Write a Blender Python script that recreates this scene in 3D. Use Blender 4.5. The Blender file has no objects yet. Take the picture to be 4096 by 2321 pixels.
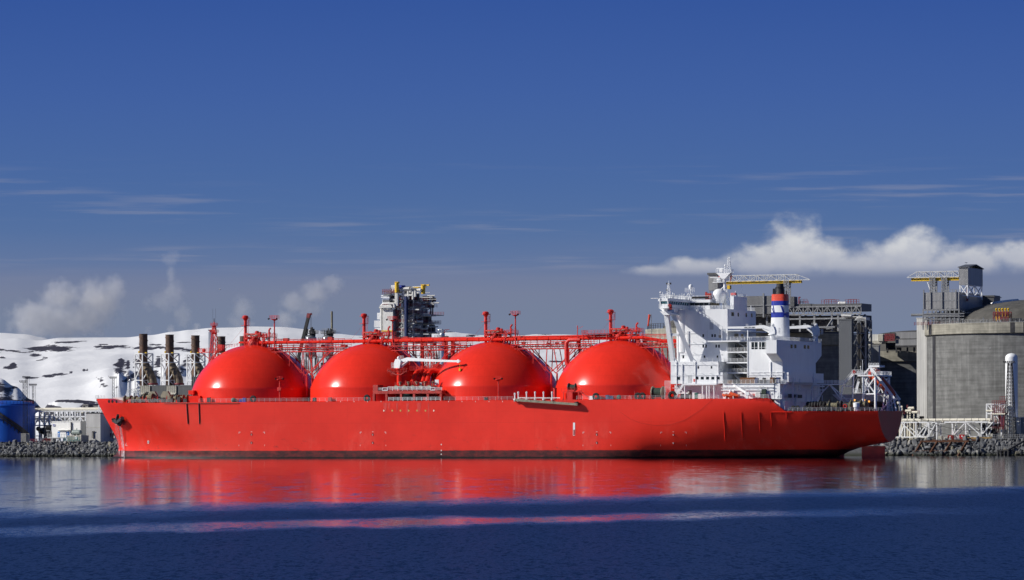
import bpy, math, random
from mathutils import Vector, Matrix
R = random.Random(7)
sc = bpy.context.scene
COL = sc.collection
# ---------------------------------------------------------------- survey of the place (metres)
F, CX, YH, H = 16000.0, 2048.0, 1736.0, 8.0      # focal length and horizon of the survey photo, eye height
ROLL, TH = math.radians(.2), math.radians(22.8)  # camera roll, heading of the berth
GZ = 5.5                                         # quay level
def ray(px, py):
    dx, dy = px-CX, py-YH
    c, s = math.cos(ROLL), math.sin(ROLL)
    return (dx*c-dy*s)/F, (dy*c+dx*s)/F
def W(px, py, Y):
    a, b = ray(px, py); return Vector((a*Y, Y, H-b*Y))
UB = (-math.cos(TH), math.sin(TH)); VB = (-math.sin(TH), -math.cos(TH))
O = (-23.5*VB[0], 1328-23.5*VB[1])
def S(px, py, v):
    a, b = ray(px, py)
    t = (v+O[0]*VB[0]+O[1]*VB[1])/(a*VB[0]+VB[1])
    X, Y = a*t, t
    return Vector(((X-O[0])*UB[0]+(Y-O[1])*UB[1], v, H-b*t))
def lerp(a, b, t): return a+(b-a)*t
def clamp(x, a=0., b=1.): return max(a, min(b, x))
def interp(x, pts):
    if x <= pts[0][0]: return pts[0][1]
    for (x0, y0), (x1, y1) in zip(pts, pts[1:]):
        if x <= x1: return y0+(y1-y0)*(x-x0)/(x1-x0)
    return pts[-1][1]
def smooth(pts, x):
    if x <= pts[0][0]: return pts[0][1]
    for (x0, y0), (x1, y1) in zip(pts, pts[1:]):
        if x <= x1:
            t = (x-x0)/(x1-x0); t = t*t*(3-2*t); return y0+(y1-y0)*t
    return pts[-1][1]
# ---------------------------------------------------------------- materials
def nt(m):
    m.use_nodes = True
    return m.node_tree.nodes, m.node_tree.links, m.node_tree.nodes['Principled BSDF']
def mat(name, col, rough=.5, metal=0., var=.12, scale=.4, stretch=(1, 1, 1), streak=0., col2=None, coat=0., ramp=(.35, .7), detail=4, spec=.5):
    """paint, steel, concrete: base colour broken by two noises, optional vertical streaks"""
    m = bpy.data.materials.new(name); N, L, P = nt(m)
    P.inputs['Roughness'].default_value = rough; P.inputs['Metallic'].default_value = metal
    P.inputs['Specular IOR Level'].default_value = spec
    if coat: P.inputs['Coat Weight'].default_value = coat; P.inputs['Coat Roughness'].default_value = .22
    tc = N.new('ShaderNodeTexCoord'); mp = N.new('ShaderNodeMapping'); mp.inputs['Scale'].default_value = [s*scale for s in stretch]
    L.new(tc.outputs['Object'], mp.inputs['Vector'])
    no = N.new('ShaderNodeTexNoise'); no.inputs['Scale'].default_value = 1; no.inputs['Detail'].default_value = detail; no.inputs['Roughness'].default_value = .65
    L.new(mp.outputs[0], no.inputs['Vector'])
    cr = N.new('ShaderNodeValToRGB'); e = cr.color_ramp.elements
    c2 = col2 or [c*(1-var*2.2) for c in col]
    e[0].position, e[1].position = ramp
    e[0].color = (*c2, 1); e[1].color = (*col, 1)
    L.new(no.outputs['Fac'], cr.inputs['Fac']); out = cr.outputs[0]
    if streak:
        m2 = N.new('ShaderNodeMapping'); m2.inputs['Scale'].default_value = (1.1, 1.1, .05); L.new(tc.outputs['Object'], m2.inputs['Vector'])
        n2 = N.new('ShaderNodeTexNoise'); n2.inputs['Scale'].default_value = 1; n2.inputs['Detail'].default_value = 3; L.new(m2.outputs[0], n2.inputs['Vector'])
        mr = N.new('ShaderNodeMapRange'); mr.inputs[1].default_value = .35; mr.inputs[2].default_value = .7; mr.inputs[3].default_value = 1-streak; mr.inputs[4].default_value = 1
        L.new(n2.outputs['Fac'], mr.inputs[0])
        mx = N.new('ShaderNodeMix'); mx.data_type = 'RGBA'; mx.blend_type = 'MULTIPLY'; mx.inputs[0].default_value = 1
        L.new(out, mx.inputs[6]); L.new(mr.outputs[0], mx.inputs[7]); out = mx.outputs[2]
    L.new(out, P.inputs['Base Color'])
    rr = N.new('ShaderNodeMapRange'); rr.inputs[3].default_value = rough*.85; rr.inputs[4].default_value = min(1, rough*1.2); L.new(no.outputs['Fac'], rr.inputs[0]); L.new(rr.outputs[0], P.inputs['Roughness'])
    return m
def corrugated(name, col, period=.9, axis='X', depth=.5):
    """profiled cladding sheet: shade between its ribs put into the colour as a wave"""
    m = mat(name, col, .5, .0, .10, .25, (1, 1, .3), .15)
    N, L, P = nt(m)
    tc = N.new('ShaderNodeTexCoord'); wv = N.new('ShaderNodeTexWave'); wv.bands_direction = axis; wv.inputs['Scale'].default_value = 2*math.pi/20/period*1.0
    L.new(tc.outputs['Object'], wv.inputs['Vector'])
    src = P.inputs['Base Color'].links[0].from_socket
    mx = N.new('ShaderNodeMix'); mx.data_type = 'RGBA'; mx.blend_type = 'MULTIPLY'; mx.inputs[0].default_value = depth
    L.new(src, mx.inputs[6]); L.new(wv.outputs['Color'], mx.inputs[7]); L.new(mx.outputs[2], P.inputs['Base Color'])
    return m
M = {}
RED = (.80, .034, .018)
M['red'] = mat('red_paint', RED, .22, 0, .05, .12, (1, 1, 1), .04, coat=.0, spec=.28)
M['redf'] = mat('red_fittings', (.72, .026, .018), .5, 0, .2, .6)
M['redd'] = mat('dull_red_paint', (.50, .035, .025), .6, 0, .2, .5)
M['white'] = mat('white_paint', (.84, .86, .87), .45, 0, .035, .5, (1, 1, .25), .05)
M['whiteg'] = mat('weathered_white', (.74, .74, .71), .55, 0, .08, .8, (1, 1, .4), .12)
M['cream'] = mat('cream_pipe', (.86, .82, .68), .4, .0, .06, .6)
M['grey'] = mat('grey_steel', (.28, .29, .30), .5, .2, .12, .7)
M['lgrey'] = mat('light_grey_steel', (.58, .60, .61), .5, .1, .08, .7)
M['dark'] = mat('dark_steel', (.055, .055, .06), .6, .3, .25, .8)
M['black'] = mat('black_rubber', (.012, .012, .014), .75, 0, .2, 2)
M['blackp'] = mat('black_paint', (.006, .006, .007), .5, 0, .1, 2)
M['glass'] = mat('window_glass', (.015, .022, .026), .08, 0, .2, .8)
M['bglass'] = mat('bridge_window_glass', (.09, .26, .31), .12, 0, .35, .9)
M['yellow'] = mat('yellow_paint', (.78, .50, .02), .5, 0, .08, .7)
M['ybuff'] = mat('buff_fairing', (.27, .25, .18), .6, 0, .15, .8)
M['btank'] = mat('blue_tank_paint', (.006, .10, .52), .42, 0, .05, .2, (1, 1, .3), .12)
M['blue'] = mat('blue_paint', (.015, .035, .33), .4, 0, .06, .5)
M['lblue'] = mat('light_blue_door', (.02, .18, .55), .5, 0, .08, 1)
M['dblue'] = mat('dark_blue_steel', (.012, .03, .12), .5, 0, .1, 1)
M['orange'] = mat('orange_grp', (.72, .10, .025), .4, 0, .08, .8, coat=.2)
M['funred'] = mat('funnel_red', (.78, .085, .04), .4, 0, .05, .4)
M['rust'] = mat('rusty_steel', (.14, .055, .028), .8, .2, .3, .8)
M['stack'] = mat('heat_browned_stack', (.19, .10, .058), .65, .0, .3, .35, (1, 1, .5), .3, col2=(.07, .04, .03))
M['bend'] = mat('browned_bend', (.36, .29, .19), .45, .35, .3, .45, (1, 1, 1), 0, col2=(.09, .06, .04))
M['silver'] = mat('silver_cladding', (.62, .64, .66), .28, .75, .1, .5)
M['conc'] = None
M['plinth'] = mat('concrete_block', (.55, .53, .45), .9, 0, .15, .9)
M['green'] = mat('green_paint', (.03, .14, .11), .6, 0, .15, 1)
M['dgreen'] = mat('dark_green_rope', (.03, .06, .04), .8, 0, .3, 2)
M['rope'] = mat('mooring_rope', (.30, .27, .17), .9, 0, .35, 2)
M['wood'] = mat('brown_timber', (.22, .10, .04), .8, 0, .25, 1.2)
M['clad'] = corrugated('grey_cladding', (.43, .435, .44), .5, 'X', .55)
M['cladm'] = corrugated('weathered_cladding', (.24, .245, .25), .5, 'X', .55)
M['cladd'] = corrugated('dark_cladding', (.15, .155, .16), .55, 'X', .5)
M['cladw'] = corrugated('pale_cladding', (.78, .78, .74), .8, 'X', .18)
M['cladk'] = corrugated('striped_pale_cladding', (.82, .82, .80), .5, 'X', .72)
M['walll'] = mat('white_wall', (.88, .88, .84), .6, 0, .04, .3)
M['dkred'] = mat('dark_red_rail', (.22, .02, .03), .6, 0, .15, 1)
M['cred'] = mat('container_red', (.62, .02, .03), .55, 0, .1, .6)
M['navy'] = mat('navy_strip', (.02, .04, .14), .5, 0, .1, .6)
M['gull'] = mat('gull_feathers', (.7, .7, .7), .8, 0, .1, 3)
# ---------------------------------------------------------------- mesh builder
class MB:
    def __init__(s): s.v = []; s.f = []; s.s = []
    def face(s, idx, sm=False): s.f.append(tuple(idx)); s.s.append(sm)
    def add(s, vs, fs, sm=False):
        n = len(s.v); s.v += [tuple(p) for p in vs]
        for f in fs: s.face([i+n for i in f], sm)
    def box(s, x0, x1, y0, y1, z0, z1):
        x0, x1 = sorted((x0, x1)); y0, y1 = sorted((y0, y1)); z0, z1 = sorted((z0, z1))
        s.add([(x0, y0, z0), (x1, y0, z0), (x1, y1, z0), (x0, y1, z0), (x0, y0, z1), (x1, y0, z1), (x1, y1, z1), (x0, y1, z1)],
              [(0, 3, 2, 1), (4, 5, 6, 7), (0, 1, 5, 4), (1, 2, 6, 5), (2, 3, 7, 6), (3, 0, 4, 7)]); return s
    def basis(s, d):
        d = d.normalized(); up = Vector((0, 0, 1)) if abs(d.z) < .95 else Vector((1, 0, 0))
        a = d.cross(up).normalized(); b = a.cross(d).normalized(); return a, b
    def tube(s, p, q, r, n=6, r2=None):
        p, q = Vector(p), Vector(q); r2 = r if r2 is None else r2
        if (q-p).length < 1e-6: return s
        a, b = s.basis(q-p); vs = []
        for c, rr in ((p, r), (q, r2)):
            for i in range(n):
                t = 2*math.pi*(i+.5)/n; vs.append(c+a*(rr*math.cos(t))+b*(rr*math.sin(t)))
        fs = [(i, (i+1) % n, n+(i+1) % n, n+i) for i in range(n)]
        n0 = len(s.v); s.v += [tuple(x) for x in vs]
        for f in fs: s.face([i+n0 for i in f], n > 5)
        s.face([n0+i for i in range(n)][::-1]); s.face([n0+n+i for i in range(n)]); return s
    def beam(s, p, q, w, h=None):
        h = h or w; p, q = Vector(p), Vector(q); a, b = s.basis(q-p); vs = []
        for c in (p, q):
            for x, y in ((-1, -1), (1, -1), (1, 1), (-1, 1)): vs.append(c+a*(x*w/2)+b*(y*h/2))
        s.add(vs, [(0, 1, 5, 4), (1, 2, 6, 5), (2, 3, 7, 6), (3, 0, 4, 7), (3, 2, 1, 0), (4, 5, 6, 7)]); return s
    def path(s, pts, r, n=8):
        pts = [Vector(p) for p in pts]; m = len(pts); n0 = len(s.v); pa = None
        for i, p in enumerate(pts):
            d = (pts[min(i+1, m-1)]-pts[max(i-1, 0)]).normalized()
            if pa is None: a, b = s.basis(d)
            else: a = (pa-d*pa.dot(d)).normalized(); b = a.cross(d)
            pa = a
            for k in range(n):
                t = 2*math.pi*k/n; s.v.append(tuple(p+a*(r*math.cos(t))+b*(r*math.sin(t))))
        for i in range(m-1):
            for k in range(n):
                s.face((n0+i*n+k, n0+i*n+(k+1) % n, n0+(i+1)*n+(k+1) % n, n0+(i+1)*n+k), True)
        s.face([n0+k for k in range(n)]); s.face([n0+(m-1)*n+k for k in range(n)]); return s
    def elbow(s, a, c, b, rad, r, n=8, k=5):
        """pipe from a round corner c to b"""
        a, c, b = Vector(a), Vector(c), Vector(b); p = c+(a-c).normalized()*rad; q = c+(b-c).normalized()*rad
        s.path([a]+[p*(1-t)**2+c*(2*t*(1-t))+q*t*t for t in [i/k for i in range(k+1)]]+[b], r, n); return s
    def lathe(s, prof, cx=0, cy=0, n=32, sm=True, cz=0):
        n0 = len(s.v); m = len(prof)
        for r, z in prof:
            for k in range(n):
                t = 2*math.pi*k/n; s.v.append((cx+r*math.cos(t), cy+r*math.sin(t), cz+z))
        for i in range(m-1):
            for k in range(n):
                s.face((n0+i*n+k, n0+i*n+(k+1) % n, n0+(i+1)*n+(k+1) % n, n0+(i+1)*n+k), sm)
        s.face([n0+k for k in range(n)][::-1]); s.face([n0+(m-1)*n+k for k in range(n)]); return s
    def sphere(s, c, r, n=12, sq=1.):
        return s.lathe([(r*math.sin(math.pi*i/n)+1e-4, -r*math.cos(math.pi*i/n)*sq) for i in range(n+1)], c[0], c[1], n*2, True, c[2])
    def prism(s, poly, axis, lo, hi):
        """polygon extruded along one axis; poly holds the two other coordinates in order"""
        n = len(poly); vs = []
        for w in (lo, hi):
            for a, b in poly: vs.append({'x': (w, a, b), 'y': (a, w, b), 'z': (a, b, w)}[axis])
        s.add(vs, [tuple(range(n))[::-1], tuple(range(n, 2*n))]+[(i, (i+1) % n, n+(i+1) % n, n+i) for i in range(n)]); return s
    def torus(s, c, rr, r, axis='y', n=14, m=6):
        n0 = len(s.v)
        for i in range(n):
            t = 2*math.pi*i/n
            for j in range(m):
                q = 2*math.pi*j/m; a = rr+r*math.cos(q); x, y, w = a*math.cos(t), a*math.sin(t), r*math.sin(q)
                o = {'y': (x, w, y), 'x': (w, x, y), 'z': (x, y, w)}[axis]; s.v.append((c[0]+o[0], c[1]+o[1], c[2]+o[2]))
        for i in range(n):
            for j in range(m):
                s.face((n0+i*m+j, n0+((i+1) % n)*m+j, n0+((i+1) % n)*m+(j+1) % m, n0+i*m+(j+1) % m), True)
        return s
    def rail(s, pts, h=1.1, step=1.8, r=.05, rails=3):
        """guard rail along a polyline: posts and horizontal bars"""
        pts = [Vector(p) for p in pts]
        for p, q in zip(pts, pts[1:]):
            L_ = (q-p).length; n = max(1, round(L_/step))
            for i in range(n+1):
                c = p.lerp(q, i/n); s.tube(c, c+Vector((0, 0, h)), r, 4)
            for k in range(1, rails+1):
                o = Vector((0, 0, h*k/rails)); s.tube(p+o, q+o, r*.9, 4)
        return s
    def truss(s, p, q, up, n, r, alt=True, chord=None, posts=True):
        """planar truss between p and q, `up` the vector to its other chord"""
        p, q, up = Vector(p), Vector(q), Vector(up); chord = chord or r*1.3
        s.beam(p, q, chord*2); s.beam(p+up, q+up, chord*2)
        for i in range(n+1):
            c = p.lerp(q, i/n)
            if posts: s.beam(c, c+up, r*2)
            if i < n:
                d = p.lerp(q, (i+1)/n)
                if alt is None: s.beam(c, d+up, r*2); s.beam(c+up, d, r*2)
                elif (i % 2 == 0) == alt: s.beam(c, d+up, r*2)
                else: s.beam(c+up, d, r*2)
        return s
    def stairs(s, p, q, w, axis=(0, 1, 0), n=None):
        """flight of steps with two stringers and hand rails"""
        p, q, ax = Vector(p), Vector(q), Vector(axis)*w/2; n = n or max(3, int((q-p).length/.5))
        for sg in (-1, 1):
            s.beam(p+ax*sg, q+ax*sg, .12, .3); o = Vector((0, 0, 1.)); s.tube(p+ax*sg+o, q+ax*sg+o, .05, 4)
        for i in range(n+1):
            c = p.lerp(q, i/n); s.beam(c-ax, c+ax, .28, .06)
        return s
    def build(s, name, m, parent=None):
        me = bpy.data.meshes.new(name); me.from_pydata(s.v, [], s.f); me.validate()
        if len(me.polygons) == len(s.s): me.polygons.foreach_set('use_smooth', s.s)
        import bmesh
        bm = bmesh.new(); bm.from_mesh(me); bmesh.ops.recalc_face_normals(bm, faces=bm.faces); bm.to_mesh(me); bm.free()
        if any(s.s) : me.set_sharp_from_angle(angle=math.radians(38))
        me.materials.append(m if not isinstance(m, str) else M[m])
        o = bpy.data.objects.new(name, me); COL.objects.link(o); o.parent = parent
        return o
def islands(mb, name, m, parent):
    """one part per loose piece of the builder"""
    par = list(range(len(mb.v)))
    def find(i):
        while par[i] != i: par[i] = par[par[i]]; i = par[i]
        return i
    for f in mb.f:
        r = find(f[0])
        for i in f[1:]: par[find(i)] = r
    gr = {}
    for f, s in zip(mb.f, mb.s): gr.setdefault(find(f[0]), []).append((f, s))
    out = []
    for fs in gr.values():
        n = MB(); ix = {}
        for f, s in fs:
            for i in f:
                if i not in ix: ix[i] = len(n.v); n.v.append(mb.v[i])
            n.face([ix[i] for i in f], s)
        out.append(n.build(name, m, parent))
    return out
def lettering(body, size, m, parent, loc, rot):
    f = bpy.data.curves.new('lettering', 'FONT'); f.body = body; f.size = size; f.extrude = .02; f.align_x = 'CENTER'
    fo = bpy.data.objects.new('lettering_curve', f); COL.objects.link(fo); bpy.context.view_layer.update()
    me = bpy.data.meshes.new_from_object(fo.evaluated_get(bpy.context.evaluated_depsgraph_get())); bpy.data.objects.remove(fo)
    me.materials.clear(); me.materials.append(M[m]); o = bpy.data.objects.new('lettering', me); COL.objects.link(o); o.parent = parent; o.location = loc; o.rotation_euler = rot; return o
def tag(o, label=None, cat=None, group=None, kind=None):
    if label: o['label'] = label
    if cat: o['category'] = cat
    if group: o['group'] = group
    if kind: o['kind'] = kind
    return o
def thing(name, label, cat, loc=(0, 0, 0), rz=0., group=None):
    o = bpy.data.objects.new(name, None); COL.objects.link(o); o.location = loc; o.rotation_euler = (0, 0, rz); o.empty_display_size = 1
    return tag(o, label, cat, group)
def copy_tree(o, parent=None):
    c = o.copy(); COL.objects.link(c)
    if parent is not None: c.parent = parent
    for ch in [x for x in CH.get(o.name, [])] if False else list(o.children): copy_tree(ch, c)
    return c
CH = {}
# frames for things on the quay: rotated like the berth; x runs to the right along the berth, y inland
XD = Vector((math.cos(TH), -math.sin(TH), 0)); YD = Vector((math.sin(TH), math.cos(TH), 0))
def hit(p0, d, px):
    """distance from p0 along ground direction d to the sight line px"""
    a, _ = ray(px, YH); return (a*p0[1]-p0[0])/(d[0]-a*d[1])
def zat(py, px, Y): return W(px, py, Y).z
def quay(name, label, cat, px, Y, rot=True, group=None, z=GZ):
    p = W(px, YH, Y); p.z = z
    t = thing(name, label, cat, p, -TH if rot else 0, group)
    t['_'] = 0; del t['_']
    return t
class Q:
    """thing on the quay with its own rotated frame: X(px) gives local x on its front face, Z(py) local height"""
    def __init__(s, name, label, cat, px, Y, rot=True, group=None, z=GZ):
        s.o = quay(name, label, cat, px, Y, rot, group, z); s.p = Vector(s.o.location); s.px = px; s.Y = Y; s.z = z; s.rot = rot
        s.xd = XD if rot else Vector((1, 0, 0)); s.yd = YD if rot else Vector((0, 1, 0))
    def X(s, px, y=0.): return hit(s.p+s.yd*y, s.xd, px)
    def D(s, px, x=0.): return hit(s.p+s.xd*x, s.yd, px)
    def Z(s, py, px=None, x=0, y=0):
        q = s.p+s.xd*x+s.yd*y; px = s.px if px is None else px
        return zat(py, px, q.y)-s.z
    def P(s, px, py, y=0.):
        x = s.X(px, y); return Vector((x, y, s.Z(py, px, x, y)))
    def part(s, name, mb, m, parent=None): return mb.build(name, m, parent or s.o)
# ================================================================ THE SHIP (x = towards the bow, y = towards the camera side, z = up, water at 0)
ship = thing('gas_carrier', 'long red gas tanker ship with four domes and white house aft, moored along the quay', 'ship', (O[0], O[1], 0), math.pi-TH)
STEM = [(-4, 168), (0, 163.6), (.8, 162.2), (1.8, 160.9), (3.4, 160.4), (5, 160.6), (6.8, 161.2), (9.5, 162.8), (13.5, 165.3), (18.5, 168.2), (21.3, 169.7), (25, 172)]
ZB = [(-123.7, 5.0), (-117, 3.9), (-111, 2.6), (-106.5, .2), (-100, -1.2), (-90, -2.2), (-70, -3.6), (-50, -5), (-32, -8.5), (-15, -10), (200, -10)]
def ztop(u):
    return interp(u, [(-94.6, 15.0), (-89.4, 19.2), (153.5, 19.2), (158.5, 20.9), (171, 20.9)])
def bdeck(u):
    if u < -62: return 13.5+10*(1-((-62-u)/61.7)**2.3)
    return 23.5
def hullb(u, z):
    if u > 80:
        us = interp(z, STEM); d = max(0., us-u); w = clamp(z/19.2, -.2, 1.1)
        E = lerp(74, 52, clamp(w)); p = lerp(1.9, 2.7, clamp(w))
        return 23.5*(1-(1-min(1, d/E))**p)
    zb = interp(u, ZB)
    if z <= zb: return 0.
    t = clamp((z-zb)/(interp(u, [(-123.7, 15.6), (-60, 19.2)])-zb))
    n = interp(u, [(-123.7, 1.8), (-110, 1.6), (-90, 1.55), (-70, 2.0), (-50, 2.6), (-38, 4.2), (-22, 9), (-10, 12)]); q = interp(u, [(-110, .90), (-85, .92), (-60, 1.)])
    return bdeck(u)*max(0, 1-(1-t*q)**n)**(1/n)/(1-(1-q)**n)**(1/n)
def hp(px, py, out=.05):
    """point of the ship's side under a sight line"""
    v = 20.
    for _ in range(40):
        p = S(px, py, v); v = .5*v+.5*(hullb(p.x, p.z)+out)
    return S(px, py, v)
# ---- hull
mb = MB(); NZ = 22
us = [(x_, None) for x_ in sorted([-123.7+i*(203.7)/58 for i in range(59)]+[-89.3, -89.5, -94.5, -94.7, -92])]+[(None, 1-i/34) for i in range(1, 35)]
def station(st):
    u, s = st; row = []
    if u is not None:
        zt, zl = ztop(u), max(interp(u, ZB), -3)
        for j in range(NZ+1):
            z = lerp(zl, zt, j/NZ); row.append((u, hullb(u, z), z))
    else:
        for j in range(NZ+1):
            un = lerp(169.6, 80, s); z = lerp(-3, ztop(un), j/NZ)
            us_ = interp(z, STEM); s2 = s**1.0; uu = lerp(us_, 80, s2); row.append((uu, hullb(uu, z) if s > 1e-6 else 0., z))
    return row
rows = [station(q) for q in us]
# the sheer steps need stations of their own
for k, sg in ((0, 1), (1, -1)):
    base = len(mb.v)
    for r in rows: mb.v += [(a, b*sg, c) for a, b, c in r]
    for i in range(len(rows)-1):
        for j in range(NZ):
            a = base+i*(NZ+1)+j; mb.face((a, a+1, a+NZ+2, a+NZ+1), True)
nrow = len(rows)*(NZ+1)
for i in range(len(rows)-1):   # deck
    a = i*(NZ+1)+NZ; b = a+nrow; mb.face((a, b, b+NZ+1, a+NZ+1))
mb.face([j for j in range(NZ+1)]+[nrow+j for j in range(NZ, -1, -1)])   # transom
def hull_material():
    m = mat('hull_paint', RED, .36, 0, .075, .06, (1, 1, 1), .0, spec=.32); N, L, P = nt(m)
    src = P.inputs['Base Color'].links[0].from_socket
    tc = N.new('ShaderNodeTexCoord'); sx = N.new('ShaderNodeSeparateXYZ'); L.new(tc.outputs['Object'], sx.inputs[0])
    def noise(sc_, st, det=5, rough=.6):
        mp = N.new('ShaderNodeMapping'); mp.inputs['Scale'].default_value = [a*sc_ for a in st]; L.new(tc.outputs['Object'], mp.inputs[0])
        n = N.new('ShaderNodeTexNoise'); n.inputs['Scale'].default_value = 1; n.inputs['Detail'].default_value = det; n.inputs['Roughness'].default_value = rough; L.new(mp.outputs[0], n.inputs[0]); return n.outputs['Fac']
    def mr(x, a, b, c=0., d=1.):
        n = N.new('ShaderNodeMapRange'); n.inputs[1].default_value = a; n.inputs[2].default_value = b; n.inputs[3].default_value = c; n.inputs[4].default_value = d
        L.new(x, n.inputs[0]); return n.outputs[0]
    def math_(op, a, b):
        n = N.new('ShaderNodeMath'); n.operation = op
        for i, x in enumerate((a, b)):
            if isinstance(x, (int, float)): n.inputs[i].default_value = x
            else: L.new(x, n.inputs[i])
        return n.outputs[0]
    def mix(f, a, b):
        n = N.new('ShaderNodeMix'); n.data_type = 'RGBA'
        if isinstance(f, (int, float)): n.inputs[0].default_value = f
        else: L.new(f, n.inputs[0])
        for i, x in ((6, a), (7, b)):
            if isinstance(x, tuple): n.inputs[i].default_value = (*x, 1)
            else: L.new(x, n.inputs[i])
        return n.outputs[2]
    # scuffs: dark fender marks low on the side, pale salt wash
    low = mr(sx.outputs[2], 9, 2.5)
    sc1 = math_('MULTIPLY', mr(noise(.35, (1, 1, 2.2), 6, .75), .58, .68), low)
    c = mix(math_('MULTIPLY', sc1, .6), src, (.12, .03, .03))
    pale = math_('MULTIPLY', mr(noise(.16, (1, 1, .35), 6, .7), .54, .74), mr(sx.outputs[2], 14, 4))
    c = mix(math_('MULTIPLY', pale, .30), c, (.80, .22, .18))
    seam = math_('MULTIPLY', math_('LESS_THAN', math_('ABSOLUTE', math_('SUBTRACT', sx.outputs[2], 11.8), 0), .06), .18)
    c = mix(seam, c, (.3, .01, .01))
    for z_ in (6.4, 15.4): c = mix(math_('MULTIPLY', math_('LESS_THAN', math_('ABSOLUTE', math_('SUBTRACT', sx.outputs[2], z_), 0), .05), .10), c, (.3, .01, .01))
    vs_ = math_('LESS_THAN', math_('FRACT', math_('MULTIPLY', math_('ADD', sx.outputs[0], 200.), 1/13.7), 0), .009); c = mix(math_('MULTIPLY', vs_, .12), c, (.3, .01, .01))
    plate = N.new('ShaderNodeTexWhiteNoise'); cq = N.new('ShaderNodeCombineXYZ'); L.new(math_('FLOOR', math_('MULTIPLY', math_('ADD', sx.outputs[0], 200.), 1/13.7), 0), cq.inputs[0]); L.new(math_('FLOOR', math_('MULTIPLY', sx.outputs[2], 1/4.5), 0), cq.inputs[1]); L.new(cq.outputs[0], plate.inputs['Vector']); c = mix(math_('MULTIPLY', plate.outputs[0], .07), c, (.45, .02, .015))
    # boot topping with worn edge, slime at the water
    e = math_('ADD', sx.outputs[2], math_('MULTIPLY', math_('SUBTRACT', noise(.5, (1, 1, 0), 4), .5), .35))
    boot = mr(e, 2.62, 2.5)
    bt = mix(mr(noise(.30, (1, 1, 2.), 6, .72), .42, .66), (.050, .019, .018), (.17, .026, .024))
    bt = mix(math_('MULTIPLY', mr(noise(.7, (.5, .5, 3.), 6, .7), .62, .74), .28), bt, (.13, .09, .09))
    c = mix(boot, c, bt)
    weed = math_('MULTIPLY', mr(math_('SUBTRACT', sx.outputs[2], math_('MULTIPLY', noise(.22, (1, 1, 0), 5, .7), 1.25)), -.15, -.28), 1)
    c = mix(weed, c, (.008, .009, .007))
    L.new(c, P.inputs['Base Color'])
    # plating: gentle unevenness
    bp = N.new('ShaderNodeBump'); bp.inputs['Strength'].default_value = .25; bp.inputs['Distance'].default_value = .15; L.new(noise(.35, (1, 1, 1), 2), bp.inputs['Height']); L.new(bp.outputs[0], P.inputs['Normal'])
    return m
hull = mb.build('hull', hull_material(), ship)
def spart(name, mb_, m, par=None, label=None):
    o = mb_.build(name, m, par or ship)
    if label: o['label'] = label
    return o
def decal(name, polys, m, par=None, out=.06, label=None):
    b = MB()
    for pl in polys:
        pts = [hp(x, y, out) for x, y in pl]; b.add(pts, [tuple(range(len(pts)))])
    return spart(name, b, m, par or hull, label)
def disc(cx, cy, rx, ry=None, n=14): ry = ry or rx; return [(cx+rx*math.cos(2*math.pi*i/n), cy+ry*math.sin(2*math.pi*i/n)) for i in range(n)]
def rect(x0, y0, x1, y1): return [(x0, y0), (x1, y0), (x1, y1), (x0, y1)]
for x in (436, 449, 466): decal('fairlead_opening', [disc(x+(0), 1606, 4.2, 6.5)], 'blackp')
OCH = mat('ochre_cover', (.62, .36, .09), .6)
for x in (1535, 1569, 1602, 1635, 1668, 1702, 1735):
    decal('manifold_mark', [disc(x, 1643, 3.4 if x not in (1535, 1735) else 2.4, 3.8)], OCH if x not in (1535, 1735) else 'cream')
for cx in (1006, 1491, 2387, 2693):
    l, r = (-51, 53) if cx != 2387 else (-56, 57)
    for pl_ in ([rect(cx+l, 1728, cx+l+7, 1729.5), rect(cx+l, 1729.5, cx+l+1.5, 1735), rect(cx+r-7, 1728, cx+r, 1729.5), rect(cx+r-1.5, 1729.5, cx+r, 1735),
                       rect(cx+l, 1779, cx+l+1.2, 1785), rect(cx+r-1.2, 1779, cx+r, 1785), rect(cx-3, 1727, cx+3, 1728.5)]): decal('tug_mark', [pl_], 'whiteg')
    for cy in (1738, 1771):
        b = MB(); c = hp(cx, cy, 0)
        b.lathe([(.42, 0), (.45, .06), (.38, .10), (.36, .03), (.02, .03)], 0, 0, 14)
        b.v = [(c.x+x, c.y+z, c.z+y) for x, y, z in b.v]
        o = spart('recessed_bollard', b, 'redd', hull)
        b = MB(); b.tube((c.x-.02, c.y+.04, c.z-.36), (c.x-.02, c.y+.14, c.z+.02), .12, 8); spart('bollard_pin', b, 'whiteg', hull)
b = MB(); decal('draught_board', [rect(2292, 1691, 2300, 1717)], 'white')
decal('draught_board', [rect(2292, 1717, 2300, 1743)], 'white'); decal('draught_scale', [rect(2293.4, 1719, 2298.8, 1741.5)], 'redd', out=.1)
# bulb mark and thruster mark on the bow
b = MB()
for pl in ([(505, 1771), (505.5, 1776), (501.5, 1778), (500.8, 1781), (503, 1782.5), (509.5, 1782.5)],):
    for p, q in zip(pl, pl[1:]): b.tube(hp(*p), hp(*q), .07, 4)
spart('bulb_mark', b, 'white', hull)
b = MB(); ring = disc(593, 1769, 3.4, 5.6, 16)
for p, q in zip(ring, ring[1:]+ring[:1]): b.tube(hp(*p), hp(*q), .09, 4)
b.tube(hp(591, 1766), hp(595, 1772), .07, 4); b.tube(hp(595, 1766), hp(591, 1772), .07, 4); spart('thruster_mark', b, 'white', hull)
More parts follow.
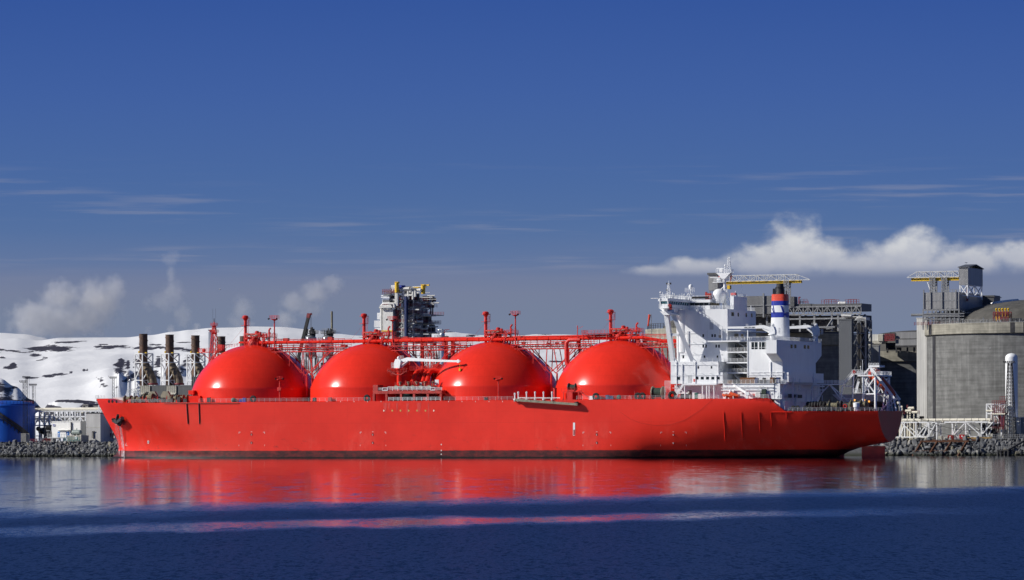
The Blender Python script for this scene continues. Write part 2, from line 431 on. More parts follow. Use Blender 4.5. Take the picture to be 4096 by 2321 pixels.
# draught figures and small frame marks below the rail
b = MB()
for x in range(1308, 2060, 54):
    if 1520 < x < 1770 and x not in (1524,): continue
    b.add([hp(x-1, 1604, .06), hp(x+1, 1604, .06), hp(x+1, 1609, .06), hp(x-1, 1609, .06)], [(0, 1, 2, 3)])
for y0 in (1776, 1800, 1815): b.add([hp(1763, y0), hp(1767, y0), hp(1767, y0+5), hp(1763, y0+5)], [(0, 1, 2, 3)])
spart('frame_marks', b, 'whiteg', hull)
# side pipes and rubbing strips
for (x0, y0, x1, y1) in ((746, 1614, 752, 1696), (795, 1614, 798, 1696)):
    b = MB(); b.path([hp(lerp(x0, x1, t), lerp(y0, y1, t), .18) for t in (0, .25, .5, .75, 1)], .16, 6); spart('drain_pipe', b, 'dark', hull)
for (x0, y0, x1, y1) in ((2895, 1650, 2901, 1765), (2965, 1650, 2971, 1753), (3037, 1650, 3041, 1729), (3084, 1650, 3087, 1709), (3146, 1651, 3147, 1674)):
    b = MB(); b.path([hp(lerp(x0, x1, t), lerp(y0, y1, t), .05) for t in [i/8 for i in range(9)]], .14, 6); spart('rubbing_strip', b, 'red', hull)
b = MB(); b.path([hp(x, 1649, .05) for x in range(3084, 3180, 12)], .12, 6); spart('rubbing_strip', b, 'red', hull)
b = MB(); b.path([hp(x, 1613.5, .15) for x in range(656, 960, 20)], .16, 6); spart('sheer_rail', b, 'redd', hull)
b = MB(); b.path([hp(x, y, .1) for x, y in ((2480, 1648), (2520, 1676), (2560, 1692), (2620, 1703), (2680, 1699), (2740, 1680), (2800, 1642), (2850, 1600))], .03, 4); spart('hanging_line', b, 'redd', hull)
# scupper stain panel below the manifold
stm = mat('rust_stain', (.68, .036, .024), .5, 0, .1, .3)
for q_ in ((1541, 1652, 8), (1556, 1640, 5), (1588, 1650, 4), (1630, 1668, 5), (1676, 1655, 9), (1714, 1690, 3)): decal('stain', [[(q_[0]-q_[2], 1612), (q_[0]+q_[2], 1612), (q_[0]+q_[2]*.6, lerp(1612, q_[1], .7)), (q_[0], q_[1]), (q_[0]-q_[2]*.7, lerp(1612, q_[1], .6))]], stm, out=.03)
# anchor with its bolster
anc = MB(); A = hp(470, 1672, .2)
anc.add([hp(466, 1657, 0), hp(478, 1672, 0), hp(480, 1690, 0), hp(466, 1690, 0), hp(464, 1672, 1.3), hp(474, 1678, 1.4), hp(472, 1688, 1.0)],
        [(0, 1, 5, 4), (1, 2, 6, 5), (2, 3, 6), (3, 0, 4), (3, 4, 5, 6)])
spart('anchor_bolster', anc, 'red')
b = MB(); b.beam(hp(472, 1661, 1.3), hp(466, 1688, 1.9), .9, .8); b.beam(hp(453, 1680, 1.6), hp(470, 1690, 2.2), 1.0, 1.3); b.beam(hp(470, 1690, 2.1), hp(487, 1676, 1.8), .9, 1.1)
b.prism([(0, 0), (1.2, .3), (.3, 1.6)], 'y', 0, .6) if False else None
b.tube(hp(452, 1674, 1.7), hp(457, 1688, 2.0), .7, 6, .3); b.tube(hp(489, 1673, 1.5), hp(480, 1703, 1.8), .75, 6, .35); b.beam(hp(466, 1684, 1.8), hp(478, 1702, 2.0), 1.0, .8)
spart('anchor', b, 'dark')
# water running from the hawse pipe
def spray_material():
    m = bpy.data.materials.new('falling_water'); N, L, P = nt(m); P.inputs['Base Color'].default_value = (.85, .88, .9, 1); P.inputs['Roughness'].default_value = .4
    tc = N.new('ShaderNodeTexCoord'); mp = N.new('ShaderNodeMapping'); mp.inputs['Scale'].default_value = (3, 3, .8); no = N.new('ShaderNodeTexNoise'); no.inputs['Scale'].default_value = 1; no.inputs['Detail'].default_value = 6
    L.new(tc.outputs['Object'], mp.inputs[0]); L.new(mp.outputs[0], no.inputs[0]); r_ = N.new('ShaderNodeMapRange'); r_.inputs[1].default_value = .42; r_.inputs[2].default_value = .62; r_.inputs[4].default_value = .55
    L.new(no.outputs[0], r_.inputs[0]); L.new(r_.outputs[0], P.inputs['Alpha']); return m
M['spray'] = spray_material(); b = MB()
for x0, y0, dx, h_, r0 in ((476, 1700, 12, 129, .16), (478, 1700, 15, 129, .12), (480, 1702, 16, 128, .2), (464, 1698, 1, 80, .09), (466, 1698, 6, 110, .1), (470, 1700, 7, 125, .1), (461, 1696, -1, 55, .07), (482, 1704, 15, 127, .13)):
    pts = []
    for t in (0, .12, .3, .55, .8, 1):
        pts.append(hp(x0+dx*(1-(1-t)**2), y0+h_*t, .9*(1-t)+.3))
    b.path(pts, r0*1.3, 5)
spr = b.build('water_spray', M['spray']); spr.location = ship.location; spr.rotation_euler = ship.rotation_euler
tag(spr, 'thin white streams of water falling from the anchor down the red bow', 'water spray', kind='stuff')
# rudder and propeller boss
b = MB(); q0, q1 = S(3448, 1790, 0), S(3540, 1831, 0)
b.prism([(q0.x, .35), (lerp(q0.x, q1.x, .3), .55), (q1.x, .12), (q1.x, -.12), (lerp(q0.x, q1.x, .3), -.55), (q0.x, -.35)], 'z', -3, 3.6); spart('rudder', b, 'redd')
b = MB(); b.beam((-107, 0, 4), (-107, 0, -2), 1.2, 1.6); spart('rudder_post', b, 'redd')
b = MB(); b.lathe([(.1, 0), (1., .4), (1.1, 1.6), (.9, 2.4)], 0, 0, 16); b.v = [(-104.4-z, x, y-.6) for x, y, z in b.v]
for k in range(4):
    t = math.pi/4+k*math.pi/2; d = Vector((0, math.cos(t), math.sin(t))); e = Vector((.5, -math.sin(t)*.9, math.cos(t)*.9)); c = Vector((-105.5, 0, -.6))
    b.add([c+d*.8-e*.5, c+d*.8+e*.5, c+d*3.4+e*.9, c+d*3.9, c+d*3.3-e*.9], [(0, 1, 2, 3, 4)])
spart('propeller', b, mat('bronze', (.3, .18, .05), .4, .8))
# ---------------------------------------------------------------- the four domes
UT = [107.1-45.5*i for i in range(4)]; ZC, RS, RB = 16.64, 22.7, 21.55
prof = [(RB, 18.9), (RB, 23.1)]
a0 = math.asin(23.1/1) if False else None
zb_ = ZC+math.sqrt(RS**2-RB**2)
prof = [(RB, 18.9), (RB, zb_-.02)]
dome_prof = [(RS*math.cos(t), ZC+RS*math.sin(t)) for t in [lerp(math.asin((zb_-ZC)/RS), math.pi/2*.985, i/40) for i in range(41)]]
def ds(i, x, y):
    """height of dome i's shell at offset x, y from its axis"""
    return ZC+math.sqrt(max(.01, RS**2-x*x-y*y))
rd = random.Random(3)
def dome_material():
    m = mat('dome_paint', RED, .22, 0, .06, .10, (1, 1, .6), .05, spec=.28); N, L, P = nt(m); src = P.inputs['Base Color'].links[0].from_socket
    tc = N.new('ShaderNodeTexCoord'); sx = N.new('ShaderNodeSeparateXYZ'); L.new(tc.outputs['Object'], sx.inputs[0])
    def ma(op, a, c=0.):
        n = N.new('ShaderNodeMath'); n.operation = op
        for i, x in enumerate((a, c)):
            if isinstance(x, (int, float)): n.inputs[i].default_value = x
            else: L.new(x, n.inputs[i])
        return n.outputs[0]
    ang = ma('ARCTAN2', sx.outputs[1], sx.outputs[0]); k = ma('ABSOLUTE', ma('SUBTRACT', ma('FRACT', ma('MULTIPLY', ang, 14/math.pi)), .5)); s = ma('GREATER_THAN', k, .490)
    for z in (27.2, 31.2, 35.2): s = ma('MAXIMUM', s, ma('LESS_THAN', ma('ABSOLUTE', ma('SUBTRACT', sx.outputs[2], z)), .05))
    tone = ma('MULTIPLY', ma('GREATER_THAN', sx.outputs[2], 31.2), .05); f = ma('MAXIMUM', ma('MULTIPLY', s, .16), tone)
    mx = N.new('ShaderNodeMix'); mx.data_type = 'RGBA'; mx.inputs[7].default_value = (.30, .012, .008, 1); L.new(f, mx.inputs[0]); L.new(src, mx.inputs[6]); L.new(mx.outputs[2], P.inputs['Base Color']); return m
DOME = dome_material()
for i, u in enumerate(UT):
    b = MB(); b.lathe(prof+dome_prof, 0, 0, 96); d = spart('tank_dome', b, DOME); d.location = (u, 0, 0)
    # skirt strakes: a slight vertical weld pattern
    # vent mast
    b = MB(); x = 3.3
    b.tube((x, 0, 38), (x, 0, 48.4), .52, 12); b.lathe([(.54, 47.8), (.95, 48.5), (1.08, 48.9), (1.08, 49.2), (.75, 49.5), (.2, 49.6)], x, 0, 14)
    for z in (48.55, 46.0): b.lathe([(.5, z), (1.55, z), (1.55, z+.1), (.5, z+.1)], x, 0, 14, False)
    b.rail([(x-1.5, -.6, 46.1), (x-1.5, .9, 46.1)], 2.6, .7, .045); b.beam((x-1.1, .8, 42.5), (x-1.1, .8, 48), .07); b.beam((x-1.6, .8, 42.5), (x-1.6, .8, 48), .07)
    for q in ((7.5, 3), (-3, 4)): b.tube((x, 0, 46), (x+q[0], q[1], 39.2 if abs(q[0]) < 6 else ds(i, x+q[0], q[1])), .035, 4)
    spart('vent_mast', b, 'redf', d)
    # liquid dome trunk and the platforms round it
    b = MB(); b.lathe([(2.6, 38.4), (2.6, 39.3), (2.45, 40.2), (2.0, 41.1), (1.2, 41.7), (.2, 41.9)], -.8, 1.0, 20); spart('trunk_dome', b, 'redf', d)
    b = MB(); x0, x1 = -7.5, 2.6
    b.box(x0, x1, -3, 3.2, 41.85, 42.05)
    for xx in (x0+.3, -4.6, -2.8, 1., x1-.3):
        for yy in (-2.8, 3.0): b.beam((xx, yy, ds(i, xx, yy)-.1), (xx, yy, 41.9), .2)
    b.rail([(x1, 3.2, 42), (x0, 3.2, 42), (x0, -3, 42)], 1.15, 1.3, .055); b.rail([(x1, -3, 42), (x0, -3, 42)], 1.15, 1.3, .055)
    b.box(-10, -7.5, -2, 2.6, 40.1, 40.25); b.rail([(-7.5, 2.6, 40.2), (-10.2, 2.6, 40.2), (-10.2, -2, 40.2)], 1.15, 1.2, .05)
    for xx in (-8, -9.8): b.beam((xx, 2.4, ds(i, xx, 2.4)-.2), (xx, 2.4, 40.2), .2)
    b.stairs((.2, 3.6, 39.), (-1.8, 3.6, 42.), .8); b.stairs((-4.8, 3.6, 38.6), (-6, 3.6, 41.9), .8)
    spart('dome_platform', b, 'redf', d)
    b = MB()
    b.tube((3.3, 1.2, 41.2), (-4.5, 1.2, 42.6), .35, 8); b.path([(2.6, 2.1, 42.9), (-2.6, 2.1, 42.9), (-3.2, 2.1, 42.4), (-3.2, 2.1, 40)], .32, 8)
    b.lathe([(.7, 0), (.75, 1.3), (.4, 1.6)], -1.6, .8, 12, True, 42.5); b.lathe([(.5, 0), (.5, 1.0), (.2, 1.2)], -3.2, 1.6, 10, True, 42.5)
    b.tube((-6.1, .5, 39), (-6.1, .5, 44.3), .28, 8); b.tube((-6.1, .5, 44.3), (-6.7, .5, 45.0), .3, 8); b.tube((-6.1, .5, 43.2), (-6.6, .5, 43.4), .3, 6)
    for k in range(26):
        x, y = rd.uniform(-7.2, 2.4), rd.uniform(-2.4, 2.8); z = rd.choice((39., 39., 42.05)); w = rd.uniform(.12, .38); hh = rd.uniform(.5, 1.7)
        if rd.random() < .5: b.tube((x, y, z-.6), (x, y, z+hh), w*.55, 6)
        else: b.box(x-w, x+w, y-w, y+w, z-.6, z+hh*.8)
    for k in range(9):
        x, y, z = rd.uniform(-7, 0), rd.uniform(-2, 3), rd.uniform(39.6, 43.3); b.tube((x, y, z), (x+rd.uniform(1, 3.4), y, z), rd.uniform(.08, .2), 6)
    spart('dome_pipework', b, 'redf', d)
    b = MB()
    for k in range(3): b.tube((1.2-k*1.6, 3.35, 42.55), (.2-k*1.6, 3.35, 42.55), .16, 6)
    b.box(-7.2, -6.8, 3., 3.3, 40.6, 41.2); islands(b, 'valve', M['ybuff'], d)
    # light mast aft of the platform
    if i < 3:
        x = -9.3 if i else -9.9; b = MB(); zb0 = ds(i, x, 4); top = (47.8, 46.9, 48.0)[i]
        b.tube((x, 4, zb0-.3), (x, 4, top), .28, 8, .2); b.lathe([(.2, .2), (1.3, .7), (1.3, .8), (.2, .8)], x, 4, 8, False, top-.6)
        b.rail([(x-1.4, 3, top+.2), (x+1.4, 3, top+.2), (x+1.4, 5, top+.2), (x-1.4, 5, top+.2), (x-1.4, 3, top+.2)], 1.2, .9, .05)
        b.tube((x, 4, top-4), (x-4, 4, zb0-1.6), .035, 4); b.tube((x, 4, top-4), (x+4, 4, 38.2), .035, 4)
        lm = spart('light_mast', b, 'redf', d)
        for sx in (-1.3, 1.5): b = MB(); b.tube((x+sx, 4.9, top+.35), (x+sx*1.15, 5.3, top+.2), .26, 8, .32); spart('floodlight', b, 'blackp', lm)
# steps and little platforms on the shells
b = MB()
for i, u in enumerate(UT):
    if i == 0:   # ladder-way at the forward shoulder of the first dome
        b.stairs((u+19, 1, ds(0, 19, 1)+.3), (u+13.6, 1, 37.6), 1.); b.box(u+11.6, u+14, -.5, 2, 37.4, 37.55); b.box(u+11.6, u+13.4, 0, 1.6, 37.6, 39.5)
        b.rail([(u+13.8, 2, 37.5), (u+4.5, 2, 38.9)], 1.1, 1.1, .05)
spart('shell_ladder', b, 'redf')
b = MB(); u = UT[2]     # stair and landings on the forward side of the third dome, and the small platform with a post above it
def onb(x, y, o=.0):
    z = ds(2, x, y); return Vector((u+x, y, z+o))
p0, p1 = S(1785, 1545, 16), S(1815, 1511, 13.5)
b.stairs(p0, p1, 1., (0.3, .95, 0)); b.box(p1.x-3.2, p1.x+.4, p1.y-1, p1.y+1, p1.z-.15, p1.z); b.rail([p1+Vector((.4, 1, 0)), p1+Vector((-3.2, 1, 0))], 1.1, 1, .05)
q = S(1838, 1482, 13.2); b.box(q.x-1.5, q.x+1.5, q.y-.9, q.y+.9, q.z-.3, q.z); b.tube(q, q+Vector((0, 0, 3.5)), .12, 5); b.rail([q+Vector((1.5, .9, 0)), q+Vector((-1.5, .9, 0))], 1.1, 1, .05)
spart('shell_stair', b, 'redd')
# foremast on the shoulder of the first dome: lattice tower
b = MB(); c0 = S(857, 1452, 0); ct = S(862, 1292, 0); w0, w1 = 1.7, .45
cs = [(sx, sy) for sx in (-1, 1) for sy in (-1, 1)]
for sx, sy in cs: b.beam((c0.x+sx*w0, sy*w0, c0.z-3), (c0.x+sx*w1, sy*w1, ct.z-1.5), .22)
for k in range(7):
    t0, t1 = k/7, (k+1)/7
    for (a, c) in (((-1, 1), (1, 1)), ((1, 1), (1, -1)), ((1, -1), (-1, -1)), ((-1, -1), (-1, 1))):
        z0, z1 = lerp(c0.z-2, ct.z-1.5, t0), lerp(c0.z-2, ct.z-1.5, t1); a0, a1 = lerp(w0, w1, t0), lerp(w0, w1, t1)
        b.beam((c0.x+a[0]*a0, a[1]*a0, z0), (c0.x+c[0]*a1, c[1]*a1, z1), .13); b.beam((c0.x+a[0]*a1, a[1]*a1, z1), (c0.x+c[0]*a1, c[1]*a1, z1), .13)
zp = S(860, 1407, 0).z; b.box(c0.x-2.5, c0.x+5.5, -1.6, 1.6, zp-.3, zp); b.rail([(c0.x-2.5, 1.6, zp), (c0.x+5.5, 1.6, zp), (c0.x+5.5, -1.6, zp)], 1.2, 1.1, .06); b.beam((c0.x+5.2, 0, zp-.2), (c0.x+1.5, 0, zp-2.8), .2); b.lathe([(.5, 0), (.7, .6), (.5, 1.1)], c0.x+4, 0, 10, True, zp)
for py, w in ((1331, 1.2), (1304, .95)):
    z = S(861, py, 0).z; b.lathe([(w*.5, -.5), (w, 0), (w, .1), (.2, .1)], c0.x, 0, 8, False, z); b.rail([(c0.x-w, w, z), (c0.x+w, w, z), (c0.x+w, -w, z), (c0.x-w, -w, z), (c0.x-w, w, z)], 1., .6, .05)
b.tube((c0.x, 0, ct.z-2), (c0.x, 0, ct.z+.4), .22, 6); fm = spart('foremast', b, 'redf')
b = MB(); b.tube((c0.x, 0, ct.z+.2), (c0.x, 0, ct.z+1.6), .2, 6, .1); b.tube((c0.x+.5, 0, ct.z), (c0.x+.5, 0, ct.z+5), .03, 4); b.tube((c0.x-.6, 0, ct.z), (c0.x-.6, 0, ct.z+5), .03, 4); spart('aerial', b, 'blackp', fm)
# ---------------------------------------------------------------- pipe bridge along the dome tops
b = MB(); zP = 39.9
b.path([(UT[0]-4, 3.4, zP)]+[(UT[0]-4-k*8.1, 3.4, zP) for k in range(1, 18)]+[(UT[3]-9, 3.4, zP), (-46, 3.4, zP-1.2), (-56, 3.4, zP-1.2)], .58, 10)
for k in range(34): b.lathe([(.7, 0), (.7, .14)], 0, 0, 10); n = 20; b.v[-n:] = [(UT[0]-6-k*4.25+z, 3.4+x, zP+y) for x, y, z in b.v[-n:]]
b.path([(UT[0]+4.5, 2.6, 40.1), (UT[0]-4, 2.6, 40.1), (UT[3]-8, 2.6, 40.9)], .3, 8)
spart('cargo_pipe', b, 'red')
for i in range(4):
    c = UT[i]-22.75; hw = 14.6; b = MB(); rr = .13
    xl, xr = (c+hw, c-hw) if i < 3 else (UT[3]-8, -57)
    for y in (0., 5.2):
        b.truss((xl, y, 36.6), (xr, y, 36.6), (0, 0, 1.5), 12, .07, True, .16)
        b.tube((xl, y, 38.9), (xr, y, 38.9), .09, 4)
        for k in range(13): x = lerp(xl, xr, k/12); b.tube((x, y, 38.1), (x, y, 40.9), .06, 4)
        b.tube((xl, y, 40.9), (xr, y, 40.9), .08, 4); b.tube((xl, y, 40.4), (xr, y, 40.4), .06, 4)
    b.box(xl, xr, -.1, 5.3, 37.95, 38.07)
    for y in (1., 1.7, 2.3, 4.4): b.tube((xl, y, 37.4), (xr, y, 37.4), .16, 6)
    if i < 3:
        for y in (0., 5.2):
            for a, f in ((0.5, -9.3), (.5, 9.3), (-2.5, -8), (2.8, 8.2), (-3, -1), (2.4, 1.5)):
                x = c+a if abs(f) > 5 else c+a; top = (c+f, y, 36.6); b.tube((c+a*.8, y, 28.2+abs(a)*.4), top, .17, 6)
            for f in (-12, -6.5, 6.5, 12):
                xx = c+f; near = UT[i] if f > 0 else UT[i+1]; b.tube((xx, y, ds(0, xx-near, y)-.2), (xx, y, 36.6), .16, 6)
            b.tube((c, y, 28.4), (c, y, 21), .3, 8)
            for f0, f1 in ((-12, -6.5), (12, 6.5)):
                xx = c+f1; near = UT[i] if f0 > 0 else UT[i+1]; b.tube((c+f0, y, 36.5), (xx, y, ds(0, xx-near, y)), .12, 5)
    else:
        for y in (0., 5.2):
            for k in range(6):
                xx = UT[3]-11-k*3; b.tube((xx, y, max(24, ds(0, xx-UT[3], y)-.2)), (xx, y, 36.6), .17, 6); b.tube((xx, y, 36.5), (xx-3, y, max(24, ds(0, xx-3-UT[3], y))), .12, 5)
    pb = spart('pipe_bridge', b, 'redf')
    b = MB()
    for k in range(14):
        x = lerp(xl, xr, rd.random()); y = rd.uniform(.4, 4.8); z = 38.1
        if k % 3 == 0: b.box(x-.6, x+.6, y-.5, y+.5, z, z+rd.uniform(.5, 1.1)); 
        else: b.tube((x, y, z-1), (x, y, z+rd.uniform(.4, 1.6)), .12, 6)
    if i in (0, 1): b.box(c+8.5, c+10.3, 1, 2.6, 40.2, 41.4)
    if i == 0: b.box(c-8.5, c-6.8, 1, 2.6, 40.2, 41.6)
    islands(b, 'bridge_fitting', M['redd'], pb)
    if i < 3:   # risers and crossover between the tanks
        b = MB()
        if i == 1:
            for du in (3.0, -5.8, -8.4): b.tube((c+du, 2.6, 24), (c+du, 2.6, 39.5), .72, 10)
            for du in (1.1, -1.2): b.truss((c+du, 4.5, 24), (c+du, 4.5, 36.6), (-1.3, 0, 0), 9, .07, None, .1)
        if i == 2:
            x0 = S(2266, 1385, 5).x
            b.path([(x0-5, 5, 39.4), (x0-1, 5, 39.4), (x0, 5, 38.4)]+[(x0, 5, z) for z in (36, 33)]+[(x0-.2, 5, 31.4), (x0-1.2, 5, 30.4), (x0-4, 4, 30.2)], .72, 10)
            b.box(x0-15, x0-5.5, 0, 5.4, 41.3, 41.45); b.rail([(x0-15, 5.4, 41.4), (x0-5.5, 5.4, 41.4), (x0-5.5, 0, 41.4)], 1.15, 1.2, .055)
            for q in (-14.6, -10, -6): b.beam((x0+q, 5.2, 38), (x0+q, 5.2, 41.4), .2); b.beam((x0+q, .2, 38), (x0+q, .2, 41.4), .2)
            b.tube((x0-3.6, 4, 38), (x0-3.6, 4, 44.2), .16, 6); b.tube((x0-3.6, 4, 43), (x0-5.6, 4, 44), .06, 4)
            for k in range(16):
                x = x0-rd.uniform(4, 15); b.tube((x, rd.uniform(1, 5), 25+rd.uniform(0, 6)), (x+rd.uniform(-1.6, 1.6), rd.uniform(1, 5), 36.5), .13, 5)
            for du in (-3.5, -12.6): b.tube((x0+du, 2, 24), (x0+du, 2, 38), .45, 8)
            b.box(x0-13, x0-4, 0, 5, 30, 30.2); b.box(x0-13, x0-4, 0, 5, 33.2, 33.35)
        if i == 0:
            for du in (-.9, 2.1): b.tube((c+du, 3, 24), (c+du, 3, 37), .2, 6)
        if b.v: spart('riser_pipes', b, 'redf')
# ---------------------------------------------------------------- deck edge rail and small deck gear
def deckline(px0, px1, v, z): return S(px0, 1600, v).x, S(px1, 1600, v).x
for a, c in ((796, 1480), (1776, 2052), (2306, 2672)):
    b = MB(); u0, u1 = S(a, 1600, 23.2).x, S(c, 1600, 23.2).x
    b.rail([(u0, 23.2, 19.2), (u1, 23.2, 19.2)], 1.2, 2.1, .036); spart('deck_rail', b, 'lgrey')
    b = MB(); b.rail([(u0, -23.2, 19.2), (u1, -23.2, 19.2)], 1.2, 3, .036, 2); spart('deck_rail', b, 'lgrey')
b = MB(); pts = [(u, hullb(u, 19.1)-.3, 19.2) for u in [S(x, 1610, 20).x for x in (500, 540, 580, 620, 660, 700)]]; b.rail(pts, 1.2, 1.8, .04); spart('deck_rail', b, 'lgrey')
b = MB(); b.rail([(169, -1.2, 20.9), (169, 1.4, 20.9), (163, 5.5, 20.9)], 1.2, 1.2, .06); spart('bow_rail', b, 'lgrey')
b = MB(); b.box(158.2, 169, -.6, .6, 20.0, 21.0); spart('bow_platform', b, 'dark')
for px in (1013, 1468, 2384, 2552, 2570, 2690):
    b = MB(); p = S(px, 1597, 22.6); r = 1.25 if px != 2690 else 1.5
    b.torus((p.x, 22.7, 19.3+r*.72), r*.68, r*.34, 'y'); spart('roller_fairlead', b, 'black')
for px, c in ((835, 'blackp'), (934, 'green'), (964, 'blue'), (978, 'blue'), (1258, 'blackp'), (1945, 'blackp'), (2430, 'navy'), (2446, 'navy'), (2476, 'green'), (1320, 'redd'), (1700, 'redf'), (2366, 'white'), (2520, 'redf')):
    b = MB(); p = S(px, 1600, 21.8)
    if c == 'green': b.lathe([(.5, 0), (.8, .5), (.75, 1.1), (.3, 1.5)], p.x, 21.8, 12, True, 19.2)
    else: b.box(p.x-.55, p.x+.55, 21.3, 22.2, 19.2, 19.2+rd.uniform(.9, 1.9)); b.box(p.x-.7, p.x+.7, 21.2, 22.3, 19.2, 19.35)
    spart('deck_locker' if c != 'green' else 'deck_vent', b, c)
for px in (1119, 1994):
    b = MB(); p = S(px, 1600, 22); z0, z1 = 19.2, S(px, 1519, 22).z
    b.tube((p.x, 22, z0), (p.x, 22, z1), .27, 8, .2); b.lathe([(.2, -.6), (1.1, 0), (1.1, .12), (.1, .12)], p.x, 22, 8, False, z1); b.rail([(p.x-1., 22, z1), (p.x+1., 22, z1)], 1.1, .9, .05); 
    if px == 1119: b.box(p.x-.6, p.x+.6, 21.5, 22.6, z1-3.6, z1-2.6); b.lathe([(.8, 0), (.8, .12)], p.x, 22, 8, False, z1-3.8)
    lp = spart('deck_light_post', b, 'redf')
    for sx in (-1.1, 1.1): b = MB(); b.tube((p.x+sx, 22.2, z1+.35), (p.x+sx*1.4, 22.5, z1+.25), .26, 8, .32); spart('floodlight', b, 'blackp', lp)
# foredeck: mooring winches, windlasses, bulwark blocks
b = MB(); u0, u1 = S(707, 1606, 20).x, S(797, 1606, 21).x; b.box(u0, u1, 16.5, 20.6, 19.2, 20.0); b.box(S(752, 1590, 20).x, S(797, 1590, 20).x, 14.5, 19.5, 20.0, 21.5); b.box(S(748, 1570, 19).x, S(768, 1570, 19).x, 15, 18, 22.0, 23.4); b.tube((S(762, 1570, 19).x, 16.5, 21.4), (S(762, 1570, 19).x, 16.5, 22.2), .5, 8); spart('deck_house_block', b, 'red')
def winch(px, py, v, sc_, m='rope', cover=False):
    b = MB(); p = S(px, py, v); x, z = p.x, 19.2; s_ = sc_
    b.lathe([(.5, 0), (1.35, 0), (1.35, .18), (.8, .2), (.85, 2.6), (1.35, 2.65), (1.35, 2.8), (.3, 2.8)], 0, 0, 16); b.v = [(x-1.4*s_+Z*s_, v+X*s_, z+1.6*s_+Y*s_) for X, Y, Z in b.v]
    b.box(x-1.9*s_, x-1.4*s_, v-.7*s_, v+.7*s_, z, z+2*s_); b.box(x+1.4*s_, x+2.*s_, v-.7*s_, v+.7*s_, z, z+2.2*s_); b.box(x-1.9*s_, x+2*s_, v-1*s_, v+1*s_, z, z+.3)
    return spart('mooring_winch', b, m)
for px, py, v, s_ in ((514, 1600, 6, .95), (535, 1600, 8, .9), (553, 1600, 10, .85), (596, 1600, 13, 1.15), (640, 1600, 11, .9), (703, 1600, 15, .95), (722, 1600, 15, .95), (738, 1600, 12, .95)): winch(px, py, v, s_)
for px, v in ((612, 12), (664, 15)):
    b = MB(); p = S(px, 1590, v); b.prism([(-1.3, .3), (1.3, .3), (1.75, 1.6), (1.75, 2.6), (.9, 4.0), (-.9, 4.0), (-1.75, 2.6), (-1.75, 1.4)], 'y', v-.6, v+.6); b.v = [(x+p.x, y, z+19.2) for x, y, z in b.v]; spart('windlass_cover', b, 'ybuff')
b = MB()
for k in range(40):
    px = rd.uniform(500, 745); v = hullb(S(px, 1600, 16).x, 19)-rd.uniform(2, 9); p = S(px, 1600, v); hh = rd.uniform(.6, 2.6)
    if k % 2: b.tube((p.x, v, 19.2), (p.x, v, 19.2+hh), .12, 5); b.tube((p.x, v, 19.2+hh*.6), (p.x+.7, v, 19.2+hh*.6), .1, 5)
    else: b.tube((p.x, v, 19.2), (p.x, v, 19.2+hh*.4), .32, 8)
islands(b, 'deck_fitting', M['redf'], ship)
b = MB()
for k in range(22):
    px = rd.uniform(520, 745); v = hullb(S(px, 1600, 16).x, 19)-rd.uniform(.7, 6); p = S(px, 1600, v); w = rd.uniform(.3, .7); b.box(p.x-w, p.x+w, v-.4, v+.4, 19.2, 19.2+rd.uniform(.9, 1.9))
islands(b, 'bollard', M['dark'], ship)
b = MB(); pr = S(480, 1596, 5); b.box(pr.x-3.4, pr.x+3, 3, 5, 19.2, 21.3); spart('bow_locker', b, 'whiteg')
b = MB()
for k in range(9):
    p = S(lerp(566, 590, k/8), lerp(1586, 1572, k/8), 12); b.torus((p.x, 12, p.z), .45, .14, 'y' if k % 2 else 'z', 10, 5)
spart('anchor_chain', b, 'dark')
# ---------------------------------------------------------------- manifold platform, pipes and crane amidships
uL, uR = S(1492, 1570, 23.3).x, S(1767, 1570, 23.3).x
zt, zb0 = S(1640, 1563, 23.3).z, S(1640, 1575, 23.3).z
b = MB(); b.box(uL, uR, 15, 23.4, zb0, zt); b.box(uL, S(1511, 1570, 23.4).x, 19, 23.4, zt, S(1500, 1540, 23.4).z)
for px in (1547, 1605, 1657, 1712, 1764, 1496): u = S(px, 1580, 23).x; b.box(u-.38, u+.38, 22.4, 23.3, 19.2, zb0); b.box(u-.3, u+.3, 15.2, 15.8, 19.2, zb0)
b.box(uL, uR, 14.6, 15, 19.2, zt)
mf = spart('manifold_platform', b, 'redd')
b = MB(); b.rail([(S(1512, 1565, 23.2).x, 23.2, zt), (uR, 23.2, zt)], 1.0, 1.8, .07); b.rail([(S(1552, 1565, 23.2).x, 23.25, zt+.35), (S(1724, 1565, 23.2).x, 23.25, zt+.35)], 1.0, 1.8, .09)
for a, c in ((1531, 1551), (1722, 1741)):
    ua, uc = S(a, 1560, 23.3).x, S(c, 1560, 23.3).x
    for z in (zt+.1, zt+1.0): b.beam((ua, 23.4, z), (uc, 23.4, z), .18)
    for x in (ua, uc): b.beam((x, 23.4, zt+.1), (x, 23.4, zt+1.0), .18)
b.rail([(S(1555, 1600, 23.2).x, 23.3, 19.2), (S(1762, 1600, 23.2).x, 23.3, 19.2)], 1.2, 1.7, .07); spart('manifold_rail', b, 'white', mf)
b = MB()
for k in range(5):
    u = S(1596+k*33, 1555, 20).x
    b.tube((u, 16, zt+1.1), (u, 22.4, zt+1.1), .42, 10); b.tube((u, 22.2, zt+1.1), (u, 22.6, zt+1.1), .75, 12); b.lathe([(.3, 0), (.35, 1.3), (.6, 1.4), (.6, 1.6), (.1, 1.7)], u, 19, 10, True, zt+1.4)
spart('manifold_flange', b, 'ybuff', mf)
b = MB()
